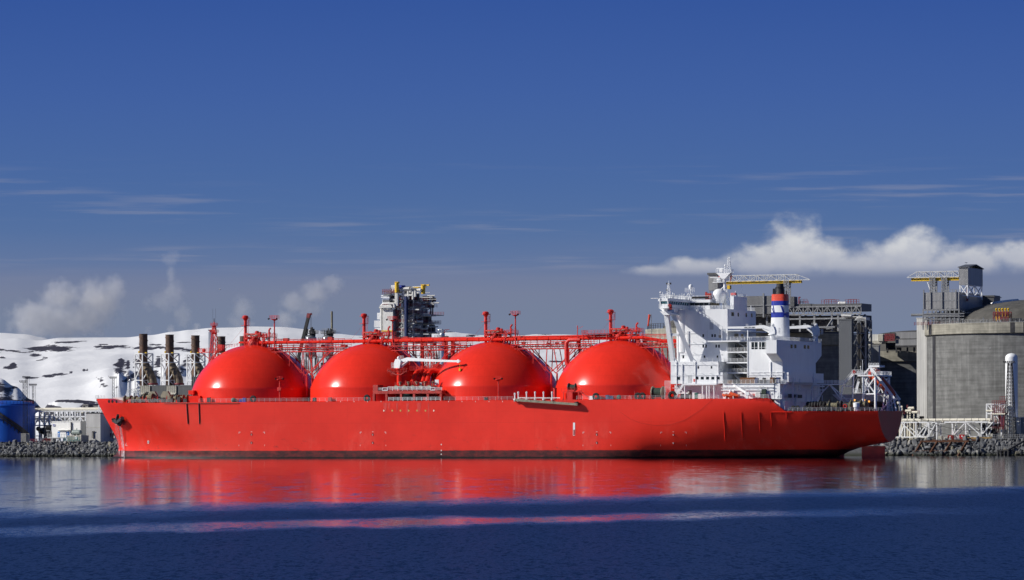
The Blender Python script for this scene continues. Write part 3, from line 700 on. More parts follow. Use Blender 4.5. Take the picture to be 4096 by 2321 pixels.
for k in range(46):
    u = lerp(S(1572, 1550, 19).x, S(1764, 1550, 19).x, rd.random()); v = rd.uniform(15.4, 21.5); hh = rd.uniform(1., 3.6)
    b.tube((u, v, zt), (u, v, zt+hh), rd.uniform(.07, .22), 6)
    if k % 2: b.tube((u, v, zt+hh*.8), (u+rd.uniform(-2, 2), v, zt+hh*.8), .09, 5)
b.rail([(S(1580, 1540, 16).x, 15.4, zt+1.6), (S(1770, 1540, 16).x, 15.4, zt+1.6)], 1.4, 1.4, .06)
spart('manifold_gear', b, 'redf', mf)
for px0, px1 in ((1648, 1668), (1690, 1703), (1707, 1719)):
    b = MB(); p = S(px0, 1532, 15); q = S(px1, 1484, 8); b.elbow(p, q, (q.x-9.5, 4.5, q.z), 2.2, .85 if px0 != 1690 else .75, 12, 6); spart('crossover_pipe', b, 'red')
b = MB()
for px in (1745, 1757): p = S(px, 1490, 4); b.tube((p.x, 4, 24), (p.x, 4, S(px, 1457, 4).z), .8, 10)
b.stairs(S(1668, 1530, 14), S(1690, 1476, 8), 1., (.4, .9, 0)); q = S(1722, 1479, 6); b.box(q.x-7, q.x+7, 3.5, 7.5, q.z-.2, q.z); b.rail([(q.x+7, 7.5, q.z), (q.x-7, 7.5, q.z)], 1.2, 1.3, .06)
for k in range(24): x = q.x+rd.uniform(-9, 7); y = rd.uniform(3, 8); b.tube((x, y, q.z-8), (x, y, q.z+rd.uniform(-3, 1.5)), rd.uniform(.1, .3), 6)
spart('crossover_walk', b, 'redf')
b = MB(); p = S(1748, 1530, 18); b.box(p.x-.7, p.x+.7, 18, 18.2, p.z-.9, p.z+.9); b.tube((p.x, 18, zt), (p.x, 18, p.z), .08, 5); spart('notice_board', b, 'white')
b = MB(); p = S(1683, 1535, 18); b.box(p.x-.45, p.x+.45, 18, 18.2, p.z-.4, p.z+.4); b.tube((p.x, 18, zt), (p.x, 18, p.z), .08, 5); spart('notice_board', b, 'whiteg')
b = MB()
for px, m_ in ((1619, 0), (1634, 0)): u = S(px, 1585, 20).x; b.box(u-.7, u+.7, 19, 21, 19.2, 22)
spart('deck_locker', b, 'green')
def jib_crane(name, base, zhouse, jib_to, col_m, house=2.2, thick=1.6, text=None, ped_m='white', zbase=19.2, knuckle=.16):
    """pedestal crane with a box jib resting level: base (u, v), slewing house, jib, luffing ram"""
    b = MB(); u, v = base; b.tube((u, v, zbase), (u, v, zhouse[0]), .85, 14); b.lathe([(1., 0), (1.35, .25), (1.35, .55), (1., .6)], u, v, 14, True, zhouse[0]-.5)
    ped = spart(name, b, ped_m)
    t = Vector(jib_to); o = Vector((u, v, zhouse[1]-.7)); dr = (t-o); dr.z = 0; L_ = dr.length; d = dr.normalized(); n = Vector((-d.y, d.x, 0))
    def P3(a, s_, z): p = Vector((u, v, 0))+d*a+n*s_; return (p.x, p.y, z)
    b = MB(); hw = house*.45; poly = [(-hw, zhouse[0]), (hw*.55, zhouse[0]), (hw*.9, zhouse[1]-.5), (hw*.4, zhouse[1]), (-hw*.6, zhouse[1]), (-hw, zhouse[1]-1.2)]
    vs = [P3(a, -hw*.8, z) for a, z in poly]+[P3(a, hw*.8, z) for a, z in poly]; k = len(poly)
    b.add(vs, [tuple(range(k))[::-1], tuple(range(k, 2*k))]+[(i, (i+1) % k, k+(i+1) % k, k+i) for i in range(k)])
    b.sphere(P3(-.2, 0, zhouse[1]+.4), .55, 8); b.tube(P3(-hw, 0, zhouse[0]+.4), P3(-hw-1.1, 0, zhouse[0]+.4), .06, 4); b.rail([P3(-hw-1.1, -1, zhouse[0]+.1), P3(-hw-1.1, 1, zhouse[0]+.1)], 1.8, .7, .05); b.rail([P3(-.8, hw*.8, zhouse[1]), P3(1., hw*.8, zhouse[1])], 1.1, .6, .04)
    spart('slewing_house', b, col_m, ped)
    b = MB(); z0 = zhouse[1]-.5; zk = z0+.9; zt_ = t.z
    prof = [(.2, z0-.9, z0+.2), (L_*knuckle, zk-thick*.95, zk+.15), (L_*.5, lerp(zk, zt_, .42)-thick*.78, lerp(zk, zt_, .42)), (L_*.97, zt_-.45, zt_+.2), (L_, zt_-.3, zt_+.1)]
    vs = []
    for a, lo, hi in prof:
        w = lerp(.45, .24, a/L_); vs += [P3(a, -w, lo), P3(a, w, lo), P3(a, w, hi), P3(a, -w, hi)]
    fs = [(0, 1, 2, 3), (16, 19, 18, 17)]
    for i in range(4):
        for j in range(4): fs.append((i*4+j, i*4+(j+1) % 4, i*4+4+(j+1) % 4, i*4+4+j))
    b.add(vs, fs); b.lathe([(.6, -.3), (.6, .3)], 0, 0, 12)
    m0 = 24; c = P3(L_*.965, 0, zt_-.1); b.v[-m0:] = [(c[0]+d.x*X+n.x*Z, c[1]+d.y*X+n.y*Z, c[2]+Y) for X, Y, Z in b.v[-m0:]]
    for a in (.2, .45): b.rail([P3(L_*a, .3, lerp(zk, zt_, a)), P3(L_*(a+.04), .3, lerp(zk, zt_, a))], .7, .6, .04)
    jb = spart('jib', b, col_m, ped)
    b = MB(); b.tube(P3(hw*.7, 0, zhouse[0]+.5), P3(L_*knuckle*1.15, 0, zk-thick*.9), .32, 8); b.tube(P3(hw*.5, -.5, zhouse[0]+.7), P3(L_*knuckle*1.1, -.5, zk-thick), .2, 6); spart('luffing_ram', b, col_m, ped)
    b = MB(); b.tube(P3(L_*.99, 0, zt_), P3(L_*.99, 0, zt_-2.6), .06, 5); b.box(*[q for c_ in zip(P3(L_*.99, 0, 0), P3(L_*.99, 0, 0)) for q in (c_[0]-.3, c_[1]+.3)][:4], zt_-3.4, zt_-2.5); spart('hook_block', b, 'yellow' if name == 'hose_crane' else 'dark', ped)
    if text:
        c = P3(L_*.42, -.42 if n.y < 0 else .42, lerp(zk, zt_, .4)-.62)
        ang = math.atan2(d.y, d.x); lettering(text, .62, 'blackp', jb, c, (math.pi/2, 0, math.pi+(ang if d.x > 0 else ang+math.pi)))
    return ped
p = S(1597, 1560, 15.5); j = S(1842, 1444, 18.5)
jib_crane('hose_crane', (p.x, 15.5), (S(1597, 1474, 15.5).z, S(1600, 1437, 15.5).z), j, 'white', 3.1, 1.1, None, 'red', zt, .14)
b = MB(); z = S(1597, 1497, 15.5).z; b.prism([(p.x+4.2, z+1.2), (p.x+1, z-.3), (p.x-1, z-.3), (p.x-3.2, z+1), (p.x-3, z+1.2), (p.x-.8, z), (p.x+.8, z), (p.x+4, z+1.6)], 'y', 14.6, 16.4); b.rail([(p.x+3.8, 16.5, z+.4), (p.x-3.2, 16.5, z+.4)], 1.6, 1.1, .06); spart('crane_platform', b, 'redd')
# gangway hanging along the side
b = MB(); v0, v1 = 23.9, 25.4
def gw(px, py, v): return S(px, py, v)
for va in (v0, v1): b.beam(gw(2060, 1600, va), gw(2310, 1618, va), .25, .8)
n = 9
p0, p1 = gw(2060, 1600, v1), gw(2308, 1617, v1)
b.add([gw(2060, 1597, v1), gw(2308, 1613, v1), gw(2308, 1619, v1), gw(2060, 1602, v1), gw(2060, 1597, v0), gw(2308, 1613, v0), gw(2308, 1619, v0), gw(2060, 1602, v0)], [(0, 1, 2, 3), (4, 7, 6, 5), (0, 4, 5, 1), (3, 2, 6, 7), (0, 3, 7, 4), (1, 5, 6, 2)])
gy = spart('gangway', b, 'ybuff')
b = MB()
for k in range(9): t = k/8; c = gw(lerp(2062, 2306, t), lerp(1597.5, 1613.5, t), v1+.06); e = gw(lerp(2062, 2306, t), lerp(1602, 1619, t), v1+.06); b.beam(c, e, .2, .1)
b.beam(gw(2300, 1616, 24.6), gw(2312, 1612, 24.6), 1.6, .9); spart('gangway_frame', b, 'dark', gy)
b = MB(); b.rail([gw(2070, 1597, v1), gw(2300, 1613, v1)], 1.2, 1.5, .05); spart('gangway_rail', b, 'redd', gy)
for px in (2059, 2073, 2106, 2140, 2174, 2208):
    b = MB(); p = S(px, 1594, 23.4); zt2 = S(px, 1571 if px > 2060 else 1576, 23.4).z
    b.tube((p.x, 23.3, 19.2), (p.x, 23.3, zt2), .22, 8); b.lathe([(.3, 0), (.34, .5), (.1, .7)], p.x, 23.3, 8, True, zt2-.3); b.beam((p.x, 23.3, 19.4), (p.x-.3, 24.6, 18.9), .35, .5); b.lathe([(.5, 0), (.5, .5)], p.x, 23.3, 8, True, 19.2); spart('davit_post', b, 'white')
b = MB(); b.beam(gw(2075, 1592, 23.6), gw(2240, 1592, 23.6), .3); spart('gangway_beam', b, 'white')
# gear at the forward foot of the fourth dome: winch on a stand, ladder platforms
b = MB(); u0, u1 = S(2252, 1590, 20).x, S(2318, 1590, 20).x; zz = S(2280, 1567, 20).z
b.box(u0, u1, 18, 21.5, zz-.2, zz); 
for px in (2254, 2276, 2292, 2314):
    for v in (18.2, 21.3): x = S(px, 1590, v).x; b.beam((x, v, 19.2), (x, v, zz), .3)
b.rail([(u0, 21.5, zz), (u1, 21.5, zz)], 1.2, 1.2, .06); b.box(S(2275, 1555, 19).x, S(2302, 1555, 19).x, 18.4, 20.4, zz, zz+.6); b.stairs((u1-1, 21.6, zz), (u1-5, 21.6, 19.4), 1.)
b.box(S(2283, 1590, 21).x-1, S(2283, 1590, 21).x+1, 20.5, 22, 19.2, 21.8); st = spart('winch_stand', b, 'redf')
b = MB()
for px in (2274, 2302): b.tube((S(px, 1552, 19.4).x, 19.4, zz+1.5), (S(px, 1552, 19.4).x-.3, 19.4, zz+1.5), 1.35, 14)
spart('winch_drum_flange', b, 'dark', st); b = MB(); b.tube((S(2276, 1552, 19.4).x, 19.4, zz+1.4), (S(2300, 1552, 19.4).x, 19.4, zz+1.4), .95, 14); spart('winch_drum', b, 'dgreen', st)
b = MB(); x = S(2220, 1590, 20).x; b.tube((x, 20, 19.2), (x, 20, S(2220, 1554, 20).z), .6, 10); b.lathe([(.75, 0), (.75, .3)], x, 20, 10, True, S(2220, 1556, 20).z); spart('deck_vent', b, 'redf')
b = MB(); x = S(2538, 1580, 22).x; b.tube((x, 22, 19.2), (x, 22, S(2538, 1564, 22).z), .12, 5); spart('deck_post', b, 'redf')
# hose reel beside the house
b = MB(); u0, u1 = S(2610, 1580, 20).x, S(2650, 1580, 20).x; zc = 21.4
for x in (u0, u1): b.tube((x, 20, zc), (x-.35, 20, zc), 2.05, 18); b.box(x-.3, x, 19, 21, 19.2, zc)
hr = spart('rope_reel', b, 'ybuff'); b = MB(); b.tube((u0-.4, 20, zc), (u1, 20, zc), 1.55, 18); spart('wound_rope', b, 'dgreen', hr)
# ================================================================ THE WHITE HOUSE AFT
def zz_(py, px, v): return S(px, py, v).z
zD, zA, zB1, zC1, zE = 19.2, zz_(1536, 2780, 20), zz_(1491, 2780, 20), zz_(1447, 2780, 20), zz_(1238, 2780, 14)
uF = S(2683, 1500, 20).x; uA2 = S(2872, 1470, 20).x; uA1 = S(2891, 1510, 20).x; uL = S(3096, 1560, 20.5).x
uBF = S(2707, 1400, 14).x; uBA = S(2910, 1300, 14).x
house = None
b = MB()
b.box(uF, uA2, -20, 20, zB1, zC1)                     # two lower tiers
b.box(uF, uA1, -20.05, 20.05, zA+.05, zB1-.002)
b.box(uF-.4, uA1+.3, -17.5, 17.5, zD, zA-.25)         # recessed main deck wall
b.box(uA1-.2, uL, -20.5, 20.5, zD, zA-.1)             # aft part of the lowest tier
b.box(uBA, uBF, -14, 14, zC1, zE)                     # tall block
house = spart('accommodation_block', b, 'white')
# rounded forward corner of the tall block
b = MB(); b.lathe([(2.2, zz_(1410, 2722, 14)), (2.2, zE-.3)], uBF-1.6, 12.2, 20); spart('rounded_corner', b, 'white', house)
# deck slabs, walkway with stanchions
b = MB(); b.box(S(2737, 1536, 21.3).x, S(2866, 1536, 21.3).x, 17.5, 21.5, zA-.45, zA+.05); b.box(uA1-.4, uL-.3, -20.9, 20.9, zA-.1, zA+.02)
for px in (2740, 2811, 2828, 2838, 2857): x = S(px, 1560, 21).x; b.tube((x, 21.1, zD), (x, 21.1, zA-.4), .22, 8)
b.stairs((S(2697, 1580, 21).x, 21, zD), (S(2735, 1539, 21).x, 21, zA), 1.0); spart('side_walkway', b, 'white', house)
# galleries on the after side
b = MB()
for k, (py, pl) in enumerate(((1364, 2833), (1408, 2897), (1450, 2892), (1491, 2900))):
    z = zz_(py, 2930, 14); x0 = uBA-7.6
    b.box(uBA+.02, x0, -15.2, 15.2, z-.35, z+.1)
    if k == 0: b.box(S(2831, 1364, 16.3).x, uBA-7.6, 14.02, 16.6, z-.35, z+.1)
    b.rail([(uBA-.2, 15.1, z+.1), (x0+.1, 15.1, z+.1), (x0+.1, -15.1, z+.1)], 1.15, 1.3, .055)
    if k: b.stairs((x0+.8, 9, z+.1), (uBA-1.2, 9, zz_((1364, 1408, 1450, 1491)[k-1], 2930, 14)), .9)
for y in (15, -15):
    b.tube((uBA-7.4, y, zA), (uBA-7.4, y, zz_(1322, 2930, 14)), .2, 8)
b.tube((S(2888, 1400, 16.3).x, 16.3, zz_(1364, 2890, 16)), (S(2888, 1400, 16.3).x, 16.3, zz_(1316, 2890, 16)), .14, 6)
b.box(uBA-.02, uBA-5, 4, 15.3, zz_(1322, 2930, 14)-.25, zz_(1322, 2930, 14)); b.box(uBA-.02, uBA-5.5, -14, -2, zz_(1327, 2990, -5)-.25, zz_(1327, 2990, -5)); b.stairs((uBA-4.5, 11, zA), (uBA-.8, 11, zz_(1491, 2930, 14)), 1.)
spart('after_gallery', b, 'white', house)
# deck-edge mouldings and ladders on the port wall: thin service brackets, pipes
b = MB()
for py, xa, xb, v in ((1323, 2720, 2828, 14), (1366, 2722, 2842, 14), (1408, 2722, 2890, 14), (1449, 2686, 2870, 20), (1491, 2684, 2890, 20.05), (1541, 2690, 2735, 17.5), (1545, 2890, 3092, 20.5)):
    z = zz_(py, 2780, v); ua, ub = S(xa, py, v).x, S(xb, py, v).x
    b.beam((ua, v+.12, z-.9), (ub, v+.12, z-.9), .12)
    k = 0; x = ua-1
    while x > ub+1.5:
        b.tube((x, v+.02, z+.05), (x-.5, v+.75, z-.1), .05, 4); b.tube((x-.5, v+.75, z-.1), (x-1.3, v+.75, z-.85), .05, 4); x -= 3.1
for px, v, y0, y1 in ((2755, 14, 1325, 1400), (2751, 14, 1325, 1400), (2707, 20, 1447, 1590), (2782, 20, 1447, 1535), (2728, 20, 1457, 1535), (2731, 20, 1457, 1535), (2865, 20.1, 1500, 1535), (2874, 20.1, 1452, 1498), (2713, 14, 1340, 1447), (2829, 14, 1320, 1362)):
    x = S(px, y0, v).x; b.tube((x, v+.2, zz_(y0, px, v)), (x, v+.2, zz_(y1, px, v)), .13, 6)
for z in (21.9, 22.9): b.tube((S(2885, 1560, 20.5).x, 20.75, z), (uL, 20.75, z), .16, 6)
b.rail([(S(2788, 1447, 19.9).x, 19.8, zC1), (uA2+.2, 19.8, zC1), (uA2+.2, 14.2, zC1)], 1.15, 1.6, .055); b.rail([(uA1-.5, 20.7, zA), (uL+.4, 20.7, zA)], 1.15, 1.5, .055); b.rail([(S(2737, 1536, 21.3).x, 21.4, zA+.05), (S(2800, 1536, 21.3).x, 21.4, zA+.05)], .01, 3, .05)
spart('wall_fittings', b, 'white', house)
def window(px, py, v, w, h, face='y', par=None, m='glass', frame=True):
    p = S(px, py, v); W2, H2 = w/2, h/2; o = .04
    b = MB()
    if face == 'y': b.box(p.x-W2, p.x+W2, v-.1, v+o, p.z-H2, p.z+H2)
    else: b.box(p.x-o, p.x+.1, p.y-W2, p.y+W2, p.z-H2, p.z+H2)
    return spart('window', b, m, par or house)
for px, py in ((2813, 1343), (2849, 1343), (2860, 1343), (2813, 1385), (2824, 1385), (2865, 1385), (2876, 1385), (2733, 1428), (2818, 1428), (2870, 1428)): window(px, py, 14, .55, .95)
for px, py in ((2793, 1470), (2846, 1470)): window(px, py, 20, .5, .85)
window(2714, 1514, 20.05, 1.05, .95)
for px in (2788, 2809, 2830, 2851, 2873): window(px, 1513, 20.05, 1.0, .9)
for px, py, v, w, h, m in ((2759, 1516, 20.05, 1.4, 2.6, 'glass'), (2846, 1304, 14, 1.3, 2.4, 'lgrey'), (2759, 1579, 17.5, 1.4, 2.8, 'ybuff')):
    b = MB(); p = S(px, py, v); b.box(p.x-w/2, p.x+w/2, v-.1, v+.06, p.z-h/2, p.z+h/2); spart('door', b, m if m != 'glass' else 'lgrey', house)
def aftwin(px, py, w, h):
    """window on the after wall of the tall block"""
    lo, hi = -40., 40.
    for _ in range(40):
        mid = (lo+hi)/2
        if S(px, py, mid).x > uBA: lo = mid
        else: hi = mid
    v = (lo+hi)/2; z = S(px, py, v).z; b = MB(); b.box(uBA-.05, uBA+.1, v-w/2, v+w/2, z-h/2, z+h/2); return spart('window', b, 'glass', house)
for px, py in ((2928, 1257), (2933, 1257), (2953, 1259), (2985, 1261), (3007, 1262), (2940, 1343), (2946, 1343), (2951, 1343), (2966, 1344), (2971, 1344), (2943, 1386), (2952, 1386), (2962, 1386), (2972, 1387), (2946, 1428), (2961, 1428), (2933, 1470), (2943, 1470), (2955, 1471), (2965, 1471), (2941, 1513), (2950, 1513), (2960, 1513)): aftwin(px, py, 1.2, 1.25)
# bridge: wings, wheelhouse, windows
zW0, zW1, zW2 = zz_(1233, 2655, 24.5), zz_(1217, 2655, 24.5), zz_(1205, 2655, 24.5); zW3 = zz_(1193, 2655, 24.5)
uW0, uW1 = S(2638, 1215, 24.5).x, S(2672, 1215, 24.5).x
uH = S(2838, 1215, 5).x
b = MB()
for sg in (1, -1):
    b.box(uW0, uW1, sg*4.5, sg*24.3, zW0+.05, zW1); b.box(uW0+.5, uW1-.4, sg*4.5, sg*24.5, zW2, zW3)
    b.prism([(uW0+1.0, zW0+.05), (uW1+.3, zW0+.05), (uW1+.6, zW0-1.1), (uW0-.3, zW0-1.1)], 'y', sg*13, sg*22)
    b.box(uW0-.2, uW1-.3, sg*24.3, sg*25.6, zW0-.1, zW0+.12)
b.box(uH, uW0, -5, 5, zW0, zW1); b.box(uH-.3, uW0+.4, -5.2, 5.2, zW2+.02, zW3+.02); b.box(uW0-.3, uH+.3, -4.6, 4.6, zW1, zW2)
br = spart('bridge', b, 'white')
b = MB()
for sg in (1, -1):   # slanted glazing of the wing ends
    y0, y1 = sg*24.0, sg*24.45
    b.box(uW0-.25, uW1+.25, sg*5, y0, zW1-.01, zW2+.01)
spart('bridge_glazing', b, 'bglass', br)
def pane(p0, p1, z0, z1, nrm, tilt, n, gap, m='bglass'):
    p0, p1, nrm = Vector(p0), Vector(p1), Vector(nrm)
    for k in range(n):
        a, c = p0.lerp(p1, (k+gap)/n), p0.lerp(p1, (k+1-gap)/n); b = MB(); o = nrm*.06
        v = [Vector((a.x, a.y, z0))+o, Vector((c.x, c.y, z0))+o, Vector((c.x, c.y, z1))+o+nrm*tilt, Vector((a.x, a.y, z1))+o+nrm*tilt]
        b.add(v+[q-nrm*.15 for q in v], [(0, 1, 2, 3), (4, 7, 6, 5), (0, 4, 5, 1), (1, 5, 6, 2), (2, 6, 7, 3), (3, 7, 4, 0)]); spart('window', b, m, br)
pane((uW0-.2, 24.05, 0), (uW1+.2, 24.05, 0), zW1+.05, zW2-.05, (0, 1, 0), .35, 2, .06)
pane((uW1+.22, 24, 0), (uW1+.22, 5.2, 0), zW1+.05, zW2-.05, (-1, 0, 0), .3, 9, .09)
pane((uW1-.4, 5.02, 0), (uH+.3, 5.02, 0), zW1+.1, zW2-.1, (0, 1, 0), .1, 4, .07, 'glass'); pane((uH+.0, 4.6, 0), (uH+.0, -4.6, 0), zW1+.1, zW2-.1, (-1, 0, 0), .1, 4, .1, 'glass')
b = MB()
for k in range(10):
    y = lerp(24.1, 5.1, k/9); b.beam((uW1+.1, y, zW1-.1), (uW1-.25, y, zW2+.1), .16)
for x in (uW0-.2, uW1+.1): b.beam((x, 24.1, zW1-1.2), (x, 24.6, zW3), .35)
spart('bridge_mullion', b, 'white', br)
b = MB(); b.rail([(uW0-.2, 25.5, zW0+.1), (uW1-.2, 25.5, zW0+.1), (uW1-.2, 24.4, zW0+.1)], 1.2, .9, .06); b.rail([(uH-.2, 5.2, zW0), (uH-5.5, 5.2, zW0), (uH-5.5, -5, zW0)], 1.2, .9, .06)
b.box(uH-5.8, uH, -5.5, 5.5, zW0-.4, zW0); b.stairs((S(2842, 1285, 8).x, 8, zz_(1286, 2842, 8)), (S(2880, 1236, 6).x, 7, zW0), 1.0); b.box(S(2838, 1288, 9).x, S(2858, 1288, 9).x-1, 5, 10, zz_(1290, 2845, 9)-.2, zz_(1290, 2845, 9))
b.rail([(uW0, 24.4, zW3), (uW1, 24.4, zW3), (uW1, 5.2, zW3), (uH, 5.2, zW3), (uH, -5.2, zW3)], 1.25, .75, .06, 2)
b.rail([(uW0, 24.4, zW3), (uW0, -24, zW3)], 1.25, 1.2, .06, 2)
for k in range(60):
    y = rd.uniform(-14, 23.5); x = rd.uniform(uW1, uW0); hh = rd.uniform(.7, 2.2); b.tube((x, y, zW3), (x, y, zW3+hh), .07, 4)
    if k % 3 == 0: b.box(x-.25, x+.25, y-.25, y+.25, zW3, zW3+hh*.6)
for px, t in ((2618, 0),): b.tube((uW0+.5, 24.6, zW3-.05), (uW0+3, 24.6, zW3-.05), .12, 5)
b.sphere((uW0-.2, 24, zW3+1.9), .35, 6)
spart('bridge_rail', b, 'white', br)
b = MB(); p = S(2679, 1223, 24.7); b.torus((p.x, 24.75, p.z), .42, .16, 'y', 12, 6); spart('lifebuoy', b, 'redf', br)
b = MB(); p = S(2682, 1230, 24.7); b.box(p.x-.4, p.x+.4, 24.3, 24.7, p.z-.8, p.z+.9); spart('locker', b, 'redd', br)
# wing struts
b = MB()
def strut(pa, va, pb, vb_, w=1.5):
    a, c = S(*pa, va), S(*pb, vb_); b.beam(a, c, w, 1.4)
strut((2664, 1240), 22.6, (2692, 1447), 19); strut((2685, 1240), 21.5, (2772, 1449), 19)
b.beam(S(2678, 1340, 20.9), S(2716, 1340, 20.4), 1.2, .9)
b.prism([(S(2688, 1447, 19).x+.6, zC1), (S(2704, 1447, 19).x-.6, zC1), (S(2698, 1430, 19).x, zC1+1.4), (S(2690, 1430, 19).x, zC1+1.6)], 'y', 18.3, 19.7)
b.prism([(S(2752, 1447, 19).x+.2, zC1), (S(2782, 1447, 19).x-.6, zC1), (S(2772, 1436, 19).x, zC1+1.0), (S(2756, 1430, 19).x, zC1+1.4)], 'y', 18.3, 19.7)
for sg in (1, -1): b.prism([(uW0+.3, zW0-1.0), (uW1+.1, zW0-1.0), (uW1-3, zW0-2.2), (uW0-1, zW0-2.2)], 'y', sg*19.5, sg*23.6)
b.box(uW1+.9, uW0-.2, -22, 22, zW0-1.9, zW0-.9)
st = spart('wing_strut', b, 'white')
# name board, roof gear, domes, masts
b = MB(); pa, pb = S(2767, 1191, 5.4), S(2834, 1191, 5.4); b.box(pa.x, pb.x, 5.35, 5.5, zz_(1195, 2800, 5.4), zz_(1186.5, 2800, 5.4)); spart('name_board', b, 'blackp', br)
b = MB(); p = S(2832, 1186, 4); b.box(p.x-.9, p.x+.9, 3, 4.4, zW3, zz_(1174, 2832, 4)); b.box(p.x+.5, p.x+.9, 3.2, 4.2, zW3, zz_(1168, 2832, 4)); spart('funnel_vent', b, 'redd', br)
b = MB(); p = S(2763, 1160, 10); b.tube((p.x, 10, zW3), (p.x, 10, zz_(1156, 2763, 10)), .17, 8); b.box(p.x-1, p.x+1, 9, 11, zz_(1178, 2763, 10), zz_(1176, 2763, 10)); b.rail([(p.x-1.6, 11, zz_(1170, 2763, 10)), (p.x+1.6, 11, zz_(1170, 2763, 10))], 1.4, .6, .06); b.beam((p.x+1.6, 10, zW3), (p.x+.8, 10, zz_(1172, 2763, 10)), .14); rm = spart('radome_post', b, 'white', br)
b = MB(); b.lathe([(.45, -.1), (.66, .25), (.68, .9), (.52, 1.25), (.28, 1.48), (.02, 1.56)], p.x, 10, 18, True, zz_(1156, 2763, 10)); spart('radome', b, 'white', rm)
b = MB(); p = S(2675, 1190, 20); z1 = zz_(1133, 2675, 20)
for sx, sy in cs: b.beam((p.x+sx*.7, 20+sy*.6, zW3), (p.x+sx*.18, 20+sy*.15, z1), .1)
for k in range(9): z = lerp(zW3, z1, k/9); w = lerp(.7, .2, k/9); b.beam((p.x-w, 20, z), (p.x+w, 20, z+.5), .08); b.beam((p.x+w, 20.3, z), (p.x-w, 20.3, z+.5), .08)
b.tube((p.x, 20, z1-1), (p.x, 20, z1+.8), .06, 4); b.beam((p.x-.9, 20, zz_(1157, 2675, 20)), (p.x+.9, 20, zz_(1157, 2675, 20)), .08); b.beam((p.x-.9, 20, zz_(1135, 2675, 20)), (p.x+.9, 20, zz_(1135, 2675, 20)), .08)
sm = spart('signal_mast', b, 'white', br); b = MB()
for py, q in ((1135, .6), (1161, .6), (1135, -.7)): b.box(p.x+q-.15, p.x+q+.2, 19.8, 20.2, zz_(py+3.5, 2675, 20), zz_(py-4, 2675, 20))
spart('signal_lamp', b, 'blackp', sm)
b = MB(); p = S(2877, 1180, 2); b.lathe([(1.4, -2.6), (1.6, -1.7), (2.0, -.6), (2.15, .3), (1.95, 1.1), (1.4, 1.75), (.7, 2.05), (.05, 2.12)], p.x, 2, 28, True, p.z-.1); spart('satellite_dome', b, 'white', br)
b = MB(); p = S(2899, 1180, 0); zt1 = zz_(1092, 2899, 0)
b.tube((p.x, 0, zE), (p.x, 0, zt1), .55, 12, .4); b.tube((p.x+4.6, 2.4, zW3), (p.x, 0, zz_(1145, 2899, 0)), .22, 8); b.tube((p.x-2, -2, zE), (p.x, 0, zz_(1130, 2899, 0)), .2, 8); b.tube((p.x-3.2, 1, zE), (p.x-.3, 0, zz_(1150, 2899, 0)), .16, 6)
b.prism([(p.x+2.6, zt1), (p.x-2.6, zt1), (p.x-2.2, zt1-.3), (p.x-.5, zt1-2), (p.x+.5, zt1-2), (p.x+2.2, zt1-.3)], 'y', -1.3, 1.3); b.rail([(p.x+2.6, 1.3, zt1), (p.x-2.6, 1.3, zt1), (p.x-2.6, -1.3, zt1)], 1.1, .65, .06)
z2 = zz_(1128, 2899, 0); b.box(p.x, p.x+3.9, -1, 1, z2-.2, z2); b.rail([(p.x+.4, 1, z2), (p.x+3.4, 1, z2)], 1.1, .8, .06); b.box(p.x+1.6, p.x+2.6, -.5, .5, z2, z2+1.2); b.beam((p.x-1, 0, z2+1.5), (p.x+5.2, 0, z2+1.5), .3, .22)
b.box(p.x+.6, p.x+1.7, -.5, .5, zt1+.2, zt1+1.4); b.beam((p.x+.2, 0, zz_(1074, 2890, 0)), (p.x+2.8, 0, zz_(1074, 2890, 0)), .3, .25)
q = S(2916, 1090, 0).x; zt2 = zz_(1040, 2916, 0)
for sx, sy in cs: b.beam((q+sx*.7, sy*.5, zt1), (q+sx*.2, sy*.12, zt2+1), .12)
for k in range(6): z = lerp(zt1, zt2, k/6); w = lerp(.7, .2, k/6); b.beam((q-w, .4, z), (q+w, .4, z+.6), .08)
b.tube((q, 0, zt2), (q, 0, zt2+.8), .06, 4); b.tube((q+1.5, 0, zt1), (q+1.3, 0, zz_(1062, 2902, 0)), .2, 6); b.sphere((q+1.3, 0, zz_(1062, 2902, 0)), .35, 6); b.tube((q-2.2, 0, zE), (q-2.2, 0, zt1-6), .09, 4)
for k in range(5): b.beam((p.x-1.6, 1, lerp(zE, zE+7, k/5)), (p.x-.6, 1, lerp(zE, zE+7, (k+1)/5)), .1); b.beam((p.x-.6, 1, lerp(zE, zE+7, k/5)), (p.x-1.6, 1, lerp(zE, zE+7, (k+1)/5)), .1)
mm = spart('radar_mast', b, 'white')
for px, py0, py1 in ((2926, 1094, 1131), (2881, 1098, 1111)):
    b = MB(); x = S(px, py0, 0).x; z0, z1 = zz_(py1, px, .6), zz_(py0, px, .6); b.add([(x, .6, z1), (x-.45, .75, lerp(z1, z0, .3)), (x-.25, .6, lerp(z1, z0, .6)), (x+.35, .8, z0), (x+.25, .5, lerp(z1, z0, .5)), (x+.1, .6, z1)], [(0, 1, 2, 3, 4, 5)]); n = len(b.v); b.v += [(a, c-.05, d) for a, c, d in b.v[:n]]; b.face(range(n, 2*n)[::-1]); spart('flag', b, 'dkred' if px > 2900 else 'cred', mm)
b = MB(); z1 = zz_(1188, 2945, 0); xa, xb = S(2925, 1210, 6).x, S(2962, 1210, -2).x+3; b.box(xa, uBA+.3, -6, 7, zE, z1); b.box(xa+1, uBA+2.2, 1, 4, z1, zz_(1177, 2945, 0)); b.rail([(uBA+.4, 13.8, zE), (uBA+.4, -13.8, zE)], 1.15, 1., .06); b.rail([(uBF-2, 13.8, zE), (uBA+.4, 13.8, zE)], 1.15, 1.3, .05); b.rail([(xa, 6.8, z1), (uBA+.4, 6.8, z1), (uBA+.4, -6, z1)], 1., 1., .05)
